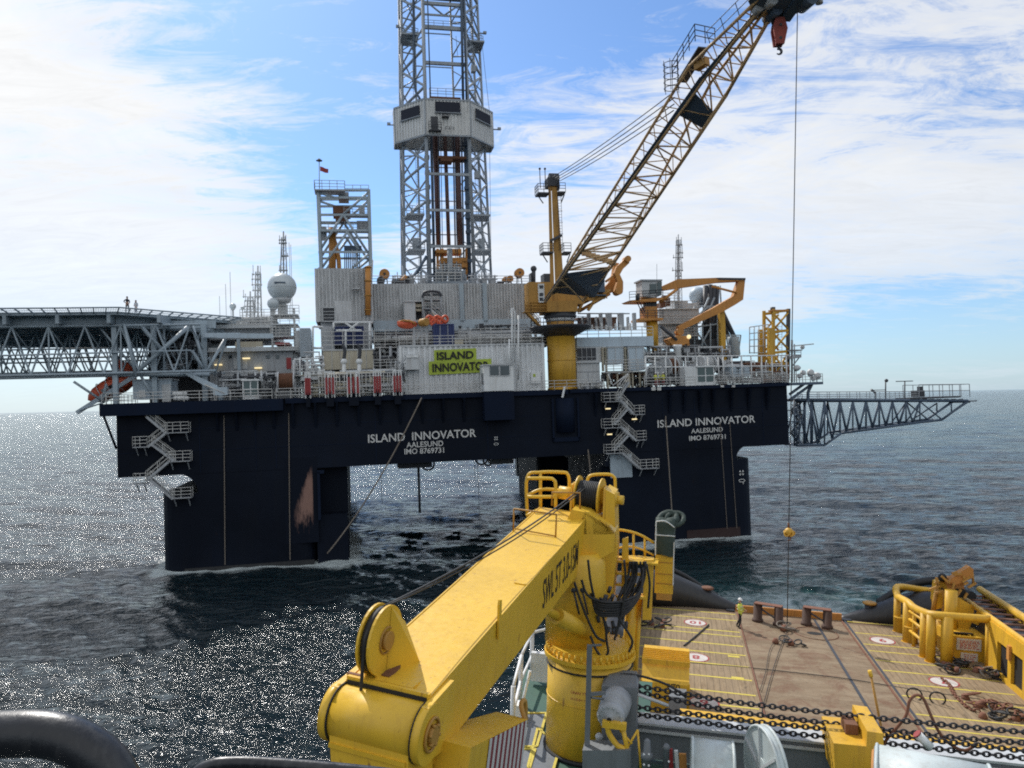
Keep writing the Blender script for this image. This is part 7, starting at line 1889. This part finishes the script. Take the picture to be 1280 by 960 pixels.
m = MB(); m.hexa([a-sx*W2*.93-BX*ER*.9,a+sx*W2*.93-BX*ER*.9,a+sx*W2*.93+BX*ER*.9,a-sx*W2*.93+BX*ER*.9],[p+dn*2.4 for p in (a-sx*W2*.8-BX*ER*.9,a+sx*W2*.8-BX*ER*.9,a+sx*W2*.8+BX*ER*.8,a-sx*W2*.8+BX*ER*.8)])
m.bar(EC+BX*ER*.98-ub_*.2-sx*W2*.9, EC+BX*ER*.98-ub_*.2+sx*W2*.9, .04,.05); cr.part('outer_boom', m, M_CY)
J0, J1 = SD(545,950,8.7), SD(648,912,10.6); jd = (J1-J0).normalized(); js = jd.cross(V((0,0,1))).normalized(); ju = js.cross(jd).normalized()
m = MB(); m.hexa([J0+js*.42-ju*.3,J0-js*.3-ju*.3,J0-js*.3+ju*.22,J0+js*.42+ju*.22],[J1+js*.12-ju*.22,J1-js*.36-ju*.22,J1-js*.36+ju*.16,J1+js*.12+ju*.16]); cr.part('jib_tip', m, M_CY)
m = MB(); m2 = MB(); n_ = 17
for i in range(n_):
    f0, f1 = .28+.7*i/n_, .28+.7*(i+1)/n_
    def jp(f, h): return lerp(J0+js*.42, J1+js*.12, f)+js*.012+ju*(h*(.22-.06*f) if h > 0 else -h*(-.75+.32*f))
    (m if i%2 else m2).add([jp(f0,-1),jp(f1,-1),jp(f1,1),jp(f0,1)],[(0,1,2,3)])
cr.part('red_stripe', m, M_STRR); cr.part('white_stripe', m2, M_STRW)
m = MB(); m.path(arc([J1+ju*.1+js*.1,J1+ju*.32,J1+ju*.35+jd*.12,J1+ju*.05+jd*.22],5),.035,7); cr.part('tip_eye', m, M_YELD)
# sheave on boom top
SC = BPt(.955,-.52,.40); SR = .40
m = MB()
for s in (-1,1):
    c = SC+sx*.055*s; prof = [c+(BX*cos(radians(t))*1.0+ub_*sin(radians(t)))*SR for t in range(-60,215,12)]
    prof += [c-BX*SR*.8-ub_*.42, c+BX*.2-ub_*.42]; m.prism(prof, sx*.03*s)
cr.part('sheave_cheek', m, M_CY)
m = MB(); m.cyl(SC,sx,SR*.93,.075,32); cr.part('sheave', m, M_INK)
m = MB(); m.cyl(SC+sx*.11,sx,.11,.05,18); m.torus(SC+sx*.09,sx,.15,.015,20,5); cr.part('sheave_pin', m, M_YELD)
m = MB(); c = SC+sx*.09; m.add([c+ub_*SR*.9-BX*.12,c-ub_*.40-BX*.38,c-ub_*.40+sx*.24-BX*.38,c+ub_*.1-BX*.34+sx*.06, c-ub_*.40-BX*.0],[(0,1,2,3),(0,3,2,4)]); m.bar(SC-ub_*.41-sx*.1,SC-ub_*.41+sx*.55,.5,.03); cr.part('sheave_gusset', m, M_CY)
m = MB()
m.bar(SC-ub_*.385+sx*.14+BX*.12, SC-ub_*.385+sx*.14-BX*.2, .1, .04); m.bar(SC-ub_*.39-sx*.3+BX*.2, SC-ub_*.39+sx*.45+BX*.2, .05, .03)
cr.part('rusty_bracket', m, M_RUST)
# winch on head
WC = SD(737,620,15.6); wr = .36
m = MB(); m.cyl(WC,sx,wr*.78,.42,28); 
for i in range(11): m.torus(WC+sx*(-.19+.038*i),sx,wr*.79,.022,28,5)
cr.part('rope_drum', m, M_BLACK)
m = MB()
for s in (-1,1): m.cyl(WC+sx*.24*s,sx,wr*1.08,.03,28)
cr.part('drum_flange', m, M_CY)
m = MB(); m.cyl(WC+sx*.42,sx,.15,.34,18); m.cyl(WC+sx*.6,sx,.09,.2,14); m.cyl(WC-sx*.45,sx,.13,.38,18); m.cyl(WC-sx*.68,sx,.07,.2,12)
for s, k in ((1,.31),(-1,.33)):
    c = WC+sx*k*s; m.prism([c+V((0,-.25,.22)),c+V((0,-.33,-.7)),c+V((0,.35,-.7)),c+V((0,.25,.22))],sx*.04*s)
cr.part('winch_frame', m, M_CY)
m = MB(); c = V((KC.x,KC.y,zk-.35)); m.box(c.x-.3,c.x+.5,c.y-.1,c.y+.5,zk-1.5,zk-.45); m.prism([SD(x,y,14.75) for x,y in ((731,641),(748,650),(762,659),(768,667),(767,689),(750,699),(733,712),(722,722),(722,660))],V((0,.12,0))); m.prism([SD(x,y,14.75) for x,y in ((715,637),(735,641),(748,650),(762,659),(768,667),(764,668),(700,668))],V((0,.9,0))); a = SD(766,700,15.5); m.prism([SD(x,y,15.2) for x,y in ((757,612),(768,618),(770,690),(764,760),(752,790),(748,720),(756,660))],V((0,.9,0))); cr.part('head_frame', m, M_CY)
m = MB(); a = BPt(.33,.35,-.95); b_ = SD(737,792,14.6); m.tube(a, lerp(a,b_,.45), .085, 12); m.tube(lerp(a,b_,.38), b_, .15, 16); m.cyl(a,sx,.13,.3,14); cr.part('lift_cylinder', m, M_CY)
m = MB(); a = SD(708,690,14.9); m.prism([SD(x,y,15.3) for x,y in ((697,735),(712,715),(742,700),(742,790),(697,790))],V((0,.4,0))); cr.part('side_plate', m, M_CY)
m = MB(); a, b_ = SD(791,742,15.9), SD(783,835,15.9); m.tube(a,b_,.12,14); m.tube(SD(800,742,16),SD(793,850,16),.06,8); cr.part('platform_leg', m, M_CY)
# rails at the head
def P15(x, y, d=15.6): return SD(x, y, d)
m = MB()
for pts, d in ((((659,645),(659,597),(675,590.5),(704,590.5),(709.5,593),(711.5,600),(711.5,612)),15.9),(((659,598),(686,598),(692,600),(694.5,606),(694.5,634)),15.3),(((675.6,590.5),(675.6,636)),15.9),(((659,619),(676,612),(695,612)),15.8),(((659,621),(694,621)),15.3),(((658,645),(672,637)),15.6),(((734,612),(734.5,600),(740,594),(760,593),(767,596),(769,602),(769,628)),16.4)):
    m.path(arc([P15(x,y,d) for x,y in pts],5),.034,8)
cr.part('guard_rail', m, M_CY, split=True)
m = MB(); m.path([P15(690,632,15),P15(690,615.5,15),P15(725,616,15),P15(725,636,15)],.02,6)
def Bq(px_, py_): return None
a0_ = BPt(.16,-1,0); 
for s in (-1,.55): m.tube(BPt(.22,s,0),BPt(.22,s,.42),.016,6)
m.tube(BPt(.22,-1,.42),BPt(.22,.55,.42),.016,6); m.tube(BPt(.22,-1,.05),BPt(.22,.55,.02),.012,5); cr.part('small_frame', m, M_YELD)
m = MB(); t1 = WC+V((0,-.1,.2))-sx*.1; s1_ = SC+ub_*SR*.9-BX*.1
m.path(sag(t1, s1_, .12, 16),.014,6); m.path(sag(t1+sx*.05, s1_+sx*.02, .16, 16),.011,6); m.path(arc([SC+ub_*SR*.9,SC+BX*SR*.75+ub_*SR*.5,SC+BX*SR*.93-ub_*.1,SC+BX*.5-ub_*.9+V((0,0,-.3)),SC+BX*.55+V((0,0,-3.2))],6),.02,7); cr.part('hoist_rope', m, M_ROPE)
# boom lettering on the shaded side face
def sidept(px, hfrac):
    best = None
    for i in range(401):
        f = i/400; p = SHIP@BPt(f,1.012,-hfrac); d = p-CAM; x = 640+F*d.dot(CR)/d.dot(FW)
        if best is None or abs(x-px) < best[0]: best = (abs(x-px), f)
    return BPt(best[1],1.014,-hfrac)
a, b_ = sidept(679,.47), sidept(723,.50); tm = text_mb('SWL 5T 3.0-15M', .50, bold=.004); k = (b_-a).length/tm.w; tm.v = [V((p.x*k,p.y,0)) for p in tm.v]; place(tm,(a+b_)/2,b_-a,ub_); cr.part('lettering', tm, M_INK)
a = V((PB.x-.05,PB.y-PR-.012,0)); 
def ped_text(txt, px, py, w_, h_, mat):
    tm = text_mb(txt, h_); k = w_/tm.w; p = SY(px,py,PB.y-PR); ang0 = math.asin(max(-1,min(1,(p.x-PB.x)/PR)))
    tm.v = [V((PB.x+(PR+.004)*sin(ang0+q.x*k/PR), PB.y-(PR+.004)*cos(ang0+q.x*k/PR), p.z+q.y)) for q in tm.v]; cr.part('pedestal_lettering', tm, mat)
ped_text('GRAN YTE', 724,867,.34,.05,M_NUM); ped_text('01/2011', 722,875,.26,.04,M_NUM); ped_text('MAX', 765,831,.10,.06,M_INK)
# operator stand, covered console, hoses
op = V(SD(797,700,15.9)); m = MB(); m.lathe([(.02,-.02),(.36,-.02),(.36,.02),(.02,.02)], op, (0,0,1), 20); m.box(op.x-.4,op.x+.42,op.y-.25,op.y+.25,op.z-.03,op.z+.01); cr.part('operator_stand', m, M_CY)
m = MB(); m.path(arc([SD(x,y,16.3) for x,y in ((770,662),(780,663),(793,666),(805,671),(818,679))],5),.028,8); m.path(arc([SD(x,y,16.3) for x,y in ((772,685),(785,683),(800,686),(817,694))],5),.022,7)
for x,y0,y1 in ((772,662,700),(792,666,700),(806,671,700)): m.tube(SD(x,y0,16.3),SD(x,y1,16.3),.025,7)
cr.part('stand_rail', m, M_CY)
m = MB(); m.prism([SD(x,y,15.8) for x,y in ((778,674),(785,672),(786,760),(776,760))],V((0,.1,0))); m.prism([SD(x,y,15.7) for x,y in ((805,700),(817,700),(814,775),(803,775))],V((0,.3,0)))
for y in (716,730,745): m.bar(SD(770,y,15.7),SD(806,y+2,15.7),.12,.05)
cr.part('stand_bracket', m, M_CY)
cs_ = SD(830,742,16.1); t = ST('control_console', 'yellow control console under an olive green tarpaulin beside the operator stand', 'console', cs_); q0, q1 = SD(818,742,16.1), SD(841,742,16.1); zt3 = SD(829,694,16.1).z
m = MB(); m.box(q0.x,q1.x,cs_.y,cs_.y+.45,cs_.z,zt3); t.part('cabinet', m, M_CY)
m = MB()
for z in (.25,.5,.8): m.box(q0.x+.03,q1.x-.03,cs_.y-.012,cs_.y,cs_.z+z*(zt3-cs_.z),cs_.z+z*(zt3-cs_.z)+.015)
m.box(q0.x+.04,q1.x-.02,cs_.y,cs_.y+.4,cs_.z-.14,cs_.z); t.part('seam', m, M_YELD)
m = MB(); zt4 = SD(829,652,16.1).z; n = 16; rows = []
for j, (f, g) in enumerate(((0,1.03),(.15,1.06),(.4,1.02),(.62,1.05),(.64,1.0),(.8,1.05),(.95,1.08),(1.0,1.0),(1.07,.8),(1.05,.3))):
    for i in range(n):
        a_ = 2*pi*i/n; ex_ = abs(cos(a_))**.5*(1 if cos(a_)>0 else -1); ey_ = abs(sin(a_))**.5*(1 if sin(a_)>0 else -1); wob = 1+.04*sin(i*2.3+j*1.7)
        rows.append(V(((q0.x+q1.x)/2+(q1.x-q0.x)*.53*g*ex_*wob, cs_.y+.22+.27*g*ey_*wob, zt3+(zt4-zt3)*f+.03*sin(i*1.3+j))))
m.add(rows,[(j*n+i,j*n+(i+1)%n,(j+1)*n+(i+1)%n,(j+1)*n+i) for j in range(9) for i in range(n)]+[tuple(9*n+i for i in range(n))],True); o = t.part('tarpaulin', m, M_TARP)
m = MB(); 
for i in range(5): p = V(((q0.x+q1.x)/2+random.uniform(-.15,.2),cs_.y+.2+random.uniform(-.1,.1),zt4+.02)); m.torus(p,(random.uniform(-.4,.4),random.uniform(-1,-.2),1),.17,.05,14,7,1.3)
t.part('tarpaulin_fold', m, M_TARP, parent=o)
m = MB(); zz_ = zt3+(zt4-zt3)*.6; 
for (p_, q_) in (((q0.x-.02,zz_),(q1.x+.02,zz_)),((q0.x,zt3),(q0.x,zt4)),((q1.x,zt3-.6),(q1.x,zt3+.3))): m.tube((p_[0],cs_.y-.07,p_[1]),(q_[0],cs_.y-.07,q_[1]),.012,5)
m.path(arc([V((q0.x,cs_.y-.07,zt4)),V(((q0.x+q1.x)/2,cs_.y-.09,zt4+.02)),V((q1.x,cs_.y-.07,zt4-.1))],5),.014,5); t.part('lashing', m, M_WHITE, parent=o)
hs = ST('hydraulic_hoses', 'bundle of black hydraulic hoses looping around the crane column', 'hose', SD(775,740,15)); m = MB(); rg = random.Random(8)
for i in range(15):
    x = 786+rg.random()*22; d = 15.3+rg.random()*.4; m.path(arc([SD(x,702,d),SD(x-4+rg.random()*6,722,d),SD(x-10-rg.random()*10,744+rg.random()*8,d-.3),SD(766+rg.random()*8,752+rg.random()*9,14.5),SD(742+rg.random()*8,748+rg.random()*14,14.15)],6),.022,6)
for k_ in range(9):
    yb = 750+k_*1.9+rg.random()*2; m.path(arc([SD(x,y,d_) for x,y,d_ in ((738+rg.random()*4,742,14.4),(746,yb,14.15),(764,yb+3,14.1),(784,yb-1,14.3),(800,738+rg.random()*6,14.9),(805,706,15.4))],6),.02,6)
for pts in (((727,725),(733,742),(745,750),(765,753),(780,752)),((718,728),(726,752),(735,775),(745,795),(756,802)),((745,748),(752,765),(757,785),(758,800)),((768,756),(775,775),(790,800),(786,815)),((738,795),(745,812),(754,822),(760,815),(758,800)),((735,700),(738,725),(742,745)),((780,700),(782,730),(776,770),(768,800)),((808,705),(812,730),(810,760))):
    m.path(arc([SD(x,y,14.15) for x,y in pts],6),.024,6)
hs.part('hose', m, M_BLACK); m = MB()
for i in range(16): p = SD(745+rg.random()*40,730+rg.random()*60,14.5); m.cyl(p,(rg.random()-.5,0,1),.035,.12,8)
for x in (717,728): m.tube(SD(x,738,14.3),SD(x+7,768,14.3),.02,6); m.sphere(SD(x,738,14.3),.05,8,6)
hs.part('fitting', m, M_DARK, split=True)
# --- grey chain winch unit
gw = ST('chain_winch', 'blue grey winch gearbox with a ribbed round motor at the left end of the chains', 'winch', SY(775,905,13.7)); Y_ = 13.7
def G(x,y,yy=Y_): return SY(x,y,yy)
m = MB(); m.prism([G(752,858),G(797,860),G(795,905),G(753,905)],V((0,.7,0))); m.prism([G(752,858),G(762,844,14.1),G(795,846,14.1),G(797,860)],V((0,.3,0))); m.prism([G(752,905),G(795,905),G(797,962),G(752,962)],V((0,.5,0))); gw.part('gearbox', m, M_GGREY)
m = MB(); c = G(768,884,13.5); ax = V((-.15,-1,-.2)).normalized(); m.lathe([(.26,-.25),(.26,0),(.23,.02),(.23,.06),(.25,.08),(.25,.12),(.22,.14),(.22,.18),(.235,.2),(.235,.3),(.2,.33),(.06,.34),(.06,.38)],c,ax,28); bolts(m,c+ax*.3,ax,.2,14,.015,.06); gw.part('motor', m, M_GREY)
m = MB(); m.cyl(c+ax*.39,ax,.04,.03,12); gw.part('shaft', m, M_INK)
m = MB(); m.path(arc([G(759,905,13.1),G(762,918,13.1),G(772,932,13.1),G(783,940,13.1),G(784,975,13.1)],6),.05,9); m.path(arc([G(778,905,13.2),G(781,922,13.1),G(785,940,13.1)],6),.04,8); m.tube(G(797,913,13.2),G(784,935,13.1),.02,6); m.tube(G(775,913,13.2),G(790,930,13.1),.02,6); m.bar(G(753,904,13.1),G(783,908,13.1),.12,.1); m.tube(G(797,912,13.2),G(801,962,13.1),.02,6); gw.part('yellow_bracket', m, M_CY)
m = MB(); m.bar(G(737,806,13.2),G(733,975,13.2),.085,.06); m.bar(G(737,868,13.2),G(756,866,13.4),.06,.05); m.tube(G(739,872,13.2),G(756,874,13.4),.02,6); m.bar(G(735,807,13.2),G(752,806,13.2),.03,.03); gw.part('grey_post', m, M_GGREY)
m = MB(); m.path(arc([G(762,846,14.2),G(785,843,14.2),G(812,848,14.2),G(838,858,14.2),G(858,872,14.2)],6),.022,7); gw.part('feed_hose', m, M_BLACK)
m = MB(); m.tube(G(797,868),G(835,882,13.9),.03,7); m.tube(G(747,960),G(749,922),.05,8); m.sphere(G(749,921),.07,10,8); m.box(G(737,930).x,G(747,930).x,13.6,13.8,G(740,941).z,G(740,930).z); gw.part('pale_pipe', m, M_GREYL)
m = MB(); m.prism([G(728,938,13.0),G(788,938,13.0),G(788,975,13.0),G(728,975,13.0)],V((0,.4,0))); gw.part('lower_housing', m, M_GGREY)
# --- things along the bottom edge
def stuff_cyl(name, label, cat, c, ax, r, ln, mat, flange=None, n=32):
    t = ST(name, label, cat, c); m = MB(); m.lathe([(r,-ln/2),(r,ln/2)],c,ax,n); t.part('body', m, mat)
    m = MB()
    for s in (-1,1): m.torus(V(c)+V(ax).normalized()*ln/2*s,ax,r,.025,n,6); m.cyl(V(c)+V(ax).normalized()*(ln/2+.01)*s,ax,r*.3,.03,16)
    t.part('rim', m, flange or mat); return t
stuff_cyl('storage_drum', 'pale grey drum lying below the grey beam, left of the white disc', 'drum', G(890,972,12.6), (1,0,0), .55, .62, M_DRUM)
t = stuff_cyl('reel_disc', 'white reel disc standing on edge below the grey beam', 'reel', G(957,962,12.4), (1,.35,0), .62, .12, M_DRUM)
m = MB(); c = G(957,962,12.4)
for k in range(3): a_ = pi*k/3+.4; d_ = V((-.33*cos(a_),.94*cos(a_),sin(a_))); m.bar(c+d_*.6-V((.07,0,0)),c-d_*.6-V((.07,0,0)),.05,.04)
t.part('spoke', m, M_GREYL)
t = stuff_cyl('cable_drum', 'large pale drum with a rust rimmed end plate at the bottom edge', 'drum', G(1165,1012,12.3), (1,-.25,.02), .74, 1.45, M_DRUM, M_DRUM, 40)
m = MB(); c = G(1165,1012,12.3)-V((1,-.25,.02)).normalized()*.74; m.cyl(c,(1,-.25,.02),.71,.04,40); t.part('end_plate', m, M_BLUEG)
m = MB(); m.torus(c-V((.03,0,0)),(1,-.25,.02),.64,.03,40,5); t.part('rust_ring', m, M_ORNG)
t = ST('stop_bracket', 'stepped yellow steel bracket fixed across the grey beam', 'bracket', G(1070,940,13.6)); m = MB(); m.prism([G(x,y,13.5) for x,y in ((1042,929),(1083,933),(1084,914),(1104,917),(1106,975),(1044,975))],V((0,1.1,0))); t.part('plate', m, M_SY)
m = MB(); m.prism([G(x,y,14.3) for x,y in ((1068,915),(1094,918),(1094,924),(1068,921))],V((0,.5,0))); m.box(G(1060,925).x,G(1076,925).x,13.9,14.3,G(1066,921).z-.05,G(1066,912).z); t.part('rusty_shoe', m, M_RUST)
t = ST('marker_pole', 'thin brown pole with a bright yellow tip standing behind the beam', 'pole', G(1106,932,14.9)); m = MB(); a, b_ = G(1106,932,14.9), G(1089,846,14.9); m.tube(a,b_,.022,8); t.part('pole', m, M_YELD); m = MB(); m.tube(b_,G(1087,838,14.9),.035,8); t.part('tip', m, M_CY)
mb = MB(); P_ = arc([G(x,y,14.3) for x,y in ((1104,940),(1108,925),(1124,906),(1133,893),(1137,876),(1145,869),(1154,873),(1163,893),(1172,912),(1185,928),(1205,938),(1222,930))],6); mb.path(P_,.026,7); single('looped_hose', mb, M_RUSTC, 'brown hose standing up in a tall arch above the chains', 'hose', SHIP, P_[0])
mb = MB(); a, b_ = G(1147,918,13.9), G(1163,934,13.9); t = ST('flare_tube', 'short white tube with a red end lying on the beam', 'tube', a); mb.tube(a,b_,.07,12); t.part('body', mb, M_WHITE); mb = MB(); mb.tube(a-(b_-a)*.08,a,.072,12); t.part('red_end', mb, M_RED)
for i,(x,y,lab) in enumerate(((1143,868,'black cord tied in a small loop on the long deck rope, left one'),(1172,873,'black cord tied in a small loop on the long deck rope, right one'))):
    mb = MB(); c = SZ(x,y,.3); mb.torus(c,(.3,1,.2),.32,.04,14,5); single('cord_loop', mb, M_ROPE, lab, 'rope', SHIP, c)
t = ST('valve_stand', 'grey valve stand with white bolts left of the pale drum', 'valve', G(807,960,12.8)); m = MB(); m.lathe([(.07,0),(.07,.25),(.1,.27),(.1,.33),(.06,.36),(.05,.55),(.02,.58)],G(808,968,12.8),(0,0,1),14); m.lathe([(.05,0),(.05,.5),(.07,.52),(.03,.58)],G(832,975,12.8),(0,0,1),12); t.part('stem', m, M_GGREY)
m = MB()
for (x,y) in ((805,943),(811,943),(805,956),(811,957),(836,952)): m.sphere(G(x,y,12.65),.02,8,6)
t.part('bolt', m, M_WHITE)
t = ST('bundle_of_profiles', 'bundle of red, white and wooden bars standing below the beam', 'bars', G(842,960,13.3)); m = MB(); m.bar(G(838,936,13.3),G(840,975,13.3),.07,.05); t.part('red_bar', m, M_RED); m = MB(); m.bar(G(845,938,13.3),G(848,975,13.3),.06,.05); t.part('white_bar', m, M_WHITE); m = MB(); m.bar(G(853,942,13.3),G(855,975,13.3),.12,.05); t.part('wooden_bar', m, M_ORNG)
# --- starboard crash rail, side wall, tugger crane
bases = [(1121,790),(1134,803),(1142,809),(1155.5,822),(1163,828),(1183,832),(1236,836)]; tops = [(1121,746),(1133,753),(1143,760),(1155,766),(1163,768),(1183,770),(1236,774)]
cb = ST('crash_rail', 'thick yellow tubular crash rail curving round the deck corner on the right', 'railing', SZ(1155,822)); TP_ = []; widths = [.2,.26,.1,.26,.24,.3,.2]
for (b0, t0, w_) in zip(bases, tops, widths):
    p = SZ(*b0); q = SY(t0[0], t0[1], p.y); q = V((p.x, p.y, q.z)); TP_.append(q)
    m = MB(); m.tube(p, q, w_, 14); m.lathe([(w_*1.3,0),(w_*1.3,.06)],p,(0,0,1),14); cb.part('post', m, M_SY)
m = MB(); m.path(arc(TP_,6), .21, 12); r1 = TP_[0]; m.path(arc([r1, r1+V((.4,1.6,.25)), SY(1151,737,54), SY(1172,740,53), SY(1190,748,50)],6), .2, 12); cb.part('top_tube', m, M_SY)
m = MB()
for (i, j) in ((1,3),(3,4)):
    for f in (.35,.62,.82): m.tube(lerp(SZ(*bases[i]),TP_[i],f), lerp(SZ(*bases[j]),TP_[j],f-.02), .09, 8)
cb.part('mid_rail', m, M_SY)
m = MB()
for i in (0,1): p = SZ(bases[i][0]+5,bases[i][1]+1); m.lathe([(.35,0),(.35,.9),(.42,.92),(.42,1.0)],p,(0,0,1),16)
cb.part('short_bitt', m, M_SY)
sw = ST('side_wall', 'yellow side wall with door openings and a rung walkway on top at the right', 'wall', (15.7,40,0))
zw = TP_[-1].z; yw = TP_[-1].y; xw = TP_[-1].x
m = MB()
for (ya, yb, za, zb2) in ((yw,yw-1.3,0,zw),(yw-1.3,yw-4.3,zw-.75,zw),(yw-1.3,yw-4.3,0,.3),(yw-2.6,yw-3.0,0.3,zw-.7),(yw-4.3,yw-5.3,0,zw),(yw-5.3,20,zw-.8,zw),(yw-7.5,yw-8.5,0,zw-.8),(yw-12,yw-13,0,zw-.8),(yw-5.3,20,0,.3)): m.box(xw-.1,xw+.12,yb,ya,za,zb2-.004)
sw.part('wall_plate', m, M_SY)
m = MB(); xo = xw+1.75
m.tube((xo,yw+6.5,zw+.15),(xo,20,zw+.15),.2,10); m.tube((xw+.1,yw+4.5,zw+.05),(xw+.1,20,zw+.05),.15,10); m.box(xo-.05,xo+.1,20,yw+6,0,zw); sw.part('top_tube', m, M_SY)
m = MB()
for i in range(26): y = yw+5.5-i*1.0; m.bar((xw+.15,y,zw-.05),(xo,y,zw-.05),.28,.05)
sw.part('rung', m, M_RUST)
m = MB(); c = SY(1250,800,yw-2.8); m.box(xw-.22,xw-.1,yw-3.05,yw-2.75,zw-1.2,zw-.5); sw.part('lamp', m, M_ORNG)
m = MB(); m.box(xw+.05,xw+.1,yw-4.2,yw-1.4,.3,zw-.8); m.box(xw+.05,xw+.1,20,yw-5.4,.3,zw-.8); sw.part('recess_shade_sheet', m, M_INK)  # black sheets in the openings paint the shade behind the wall
bx = ST('winch_box', 'yellow box carrying two white notice boards behind the crash rail', 'box', SZ(1215,832)); c = SZ(1215,832); yb2 = c.y+.6; x0_, x1_ = SY(1186,820,yb2).x, SY(1237,820,yb2).x; zt5 = SY(1210,796,yb2).z
m = MB(); m.box(x0_,x1_,yb2,yb2+2,0,zt5); bx.part('body', m, M_SY)
for nm, (xa,ya,xb,yb3), rows_ in (('notice_board',(1196,797.5,1226.5,814.5),6),('notice_board',(1201,815.5,1222,829),4)):
    a, b_ = SY(xa,ya,yb2-.03), SY(xb,yb3,yb2-.03); m = MB(); m.box(a.x,b_.x,yb2-.05,yb2-.004,b_.z,a.z); o = bx.part(nm, m, M_SIGN); m = MB(); hh = (a.z-b_.z); rg = random.Random(3)
    for r_ in range(rows_):
        x = a.x+.15; z = a.z-hh*(.2+.62*r_/max(1,rows_-1))
        while x < b_.x-.2: w_ = rg.uniform(.05,.2); m.box(x,min(x+w_,b_.x-.1),yb2-.056,yb2-.05,z-.02,z+.02); x += w_+.05
    bx.part('red_writing', m, M_SIGNR if nm else M_INK, parent=o)
m = MB()
for i in range(8): p = V((random.uniform(x0_,x1_),yb2+.4,zt5+.06)); m.torus(p,(0,.3,1),.2,.05,12,5)
bx.part('cable_on_top', m, M_ROPE)
tpl = ST('guide_plate', 'folded yellow triangular plate behind the notice board box', 'plate', SY(1207,796,yb2+2)); m = MB(); yy = yb2+1.6
m.prism([SY(x,y,yy) for x,y in ((1195,745),(1218,759),(1216,775),(1207,797),(1198,790))],V((0,.15,0))); tpl.part('plate', m, M_SY); m = MB(); m.tube(SY(1189,738,yy),SY(1188,795,yy),.33,12); m.bar(SY(1220,768,yy),SY(1235,775,yy),.2,1.0); tpl.part('post', m, M_SY)
tg = ST('tugger_crane', 'small folded yellow knuckle crane at the stern corner', 'crane', SZ(1185,812)); yt_ = 49.0
def H(x,y,yy=yt_): return SY(x,y,yy)
m = MB(); m.lathe([(.35,0),(.35,H(1176,775).z)],V((H(1176,780).x,yt_,0)),(0,0,1),16); m.prism([H(x,y) for x,y in ((1170,728),(1180,724),(1184,735),(1178,760),(1170,762),(1167,750))],V((0,.6,0))); tg.part('column', m, M_SY)
m = MB(); m.prism([H(x,y) for x,y in ((1170,729),(1184,722),(1204,726),(1206,738),(1190,742),(1176,740))],V((0,.7,0))); m.prism([H(x,y,yt_-.3) for x,y in ((1186,726),(1198,717),(1212,708),(1217,712),(1216,722),(1204,728),(1192,732))],V((0,.5,0))); tg.part('arm', m, M_ORNG)
m = MB()
for i in range(22): p = H(1168+random.random()*45,716+random.random()*40,yt_-.35); m.bar(p,p+V((random.uniform(-.5,.5),0,random.uniform(-.5,.5))),.12,.12)
m.tube(H(1215,712),H(1217,732),.07,6); m.tube(H(1171,735),H(1166,766),.12,7); m.tube(H(1181,745),H(1176,790),.09,7); tg.part('linkage', m, M_YELD)
m = MB(); m.path(arc([H(1177,735),H(1185,750),H(1180,770),H(1175,790)],5),.06,6); m.box(H(1194,740).x,H(1206,740).x,yt_-.2,yt_+.6,H(1200,746).z,H(1200,736).z); m.sphere(H(1178,722),.25,8,6); tg.part('hose', m, M_INK)
# --- ship rail close to the lens
def near_tube(label, pts, d, r):
    t = ST('hand_rail', label, 'railing', SD(*pts[0], d)); m = MB(); m.path(arc([SD(x,y,d+dd) for x,y,dd in [(p[0],p[1],p[2] if len(p)>2 else 0) for p in pts]],8), r, 16); t.part('tube', m, M_NEAR)
M_NEAR = paint('near_rail_black', (.012,.014,.018), .36, dirt=.5, dirtc=(.10,.10,.10), sc_=6, bump=.1)
near_tube('thick black tube arch of the bridge rail at the lower left corner', [(-90,960),(-40,925),(20,917),(70,920),(112,938),(142,968),(158,1020),(165,1100)], 1.0, .029)
near_tube('thinner black rail tube along the bottom edge beside the arch', [(225,1030),(240,975),(262,957),(300,953),(360,956),(430,962),(520,972),(640,985)], 1.6, .0125)
# hull of the vessel under the bridge keeps the near water out of sight
sc.view_settings.view_transform = 'Standard'; sc.view_settings.look = 'None'; sc.view_settings.exposure = 0; sc.view_settings.gamma = 1
sc.cycles.use_denoising = False; sc.cycles.filter_width = 1.9; sc.cycles.adaptive_threshold = .006; sc.cycles.max_bounces = 5; sc.cycles.sample_clamp_indirect = 6.0; sc.cycles.sample_clamp_direct = 30.0; sc.cycles.caustics_reflective = False; sc.cycles.caustics_refractive = False
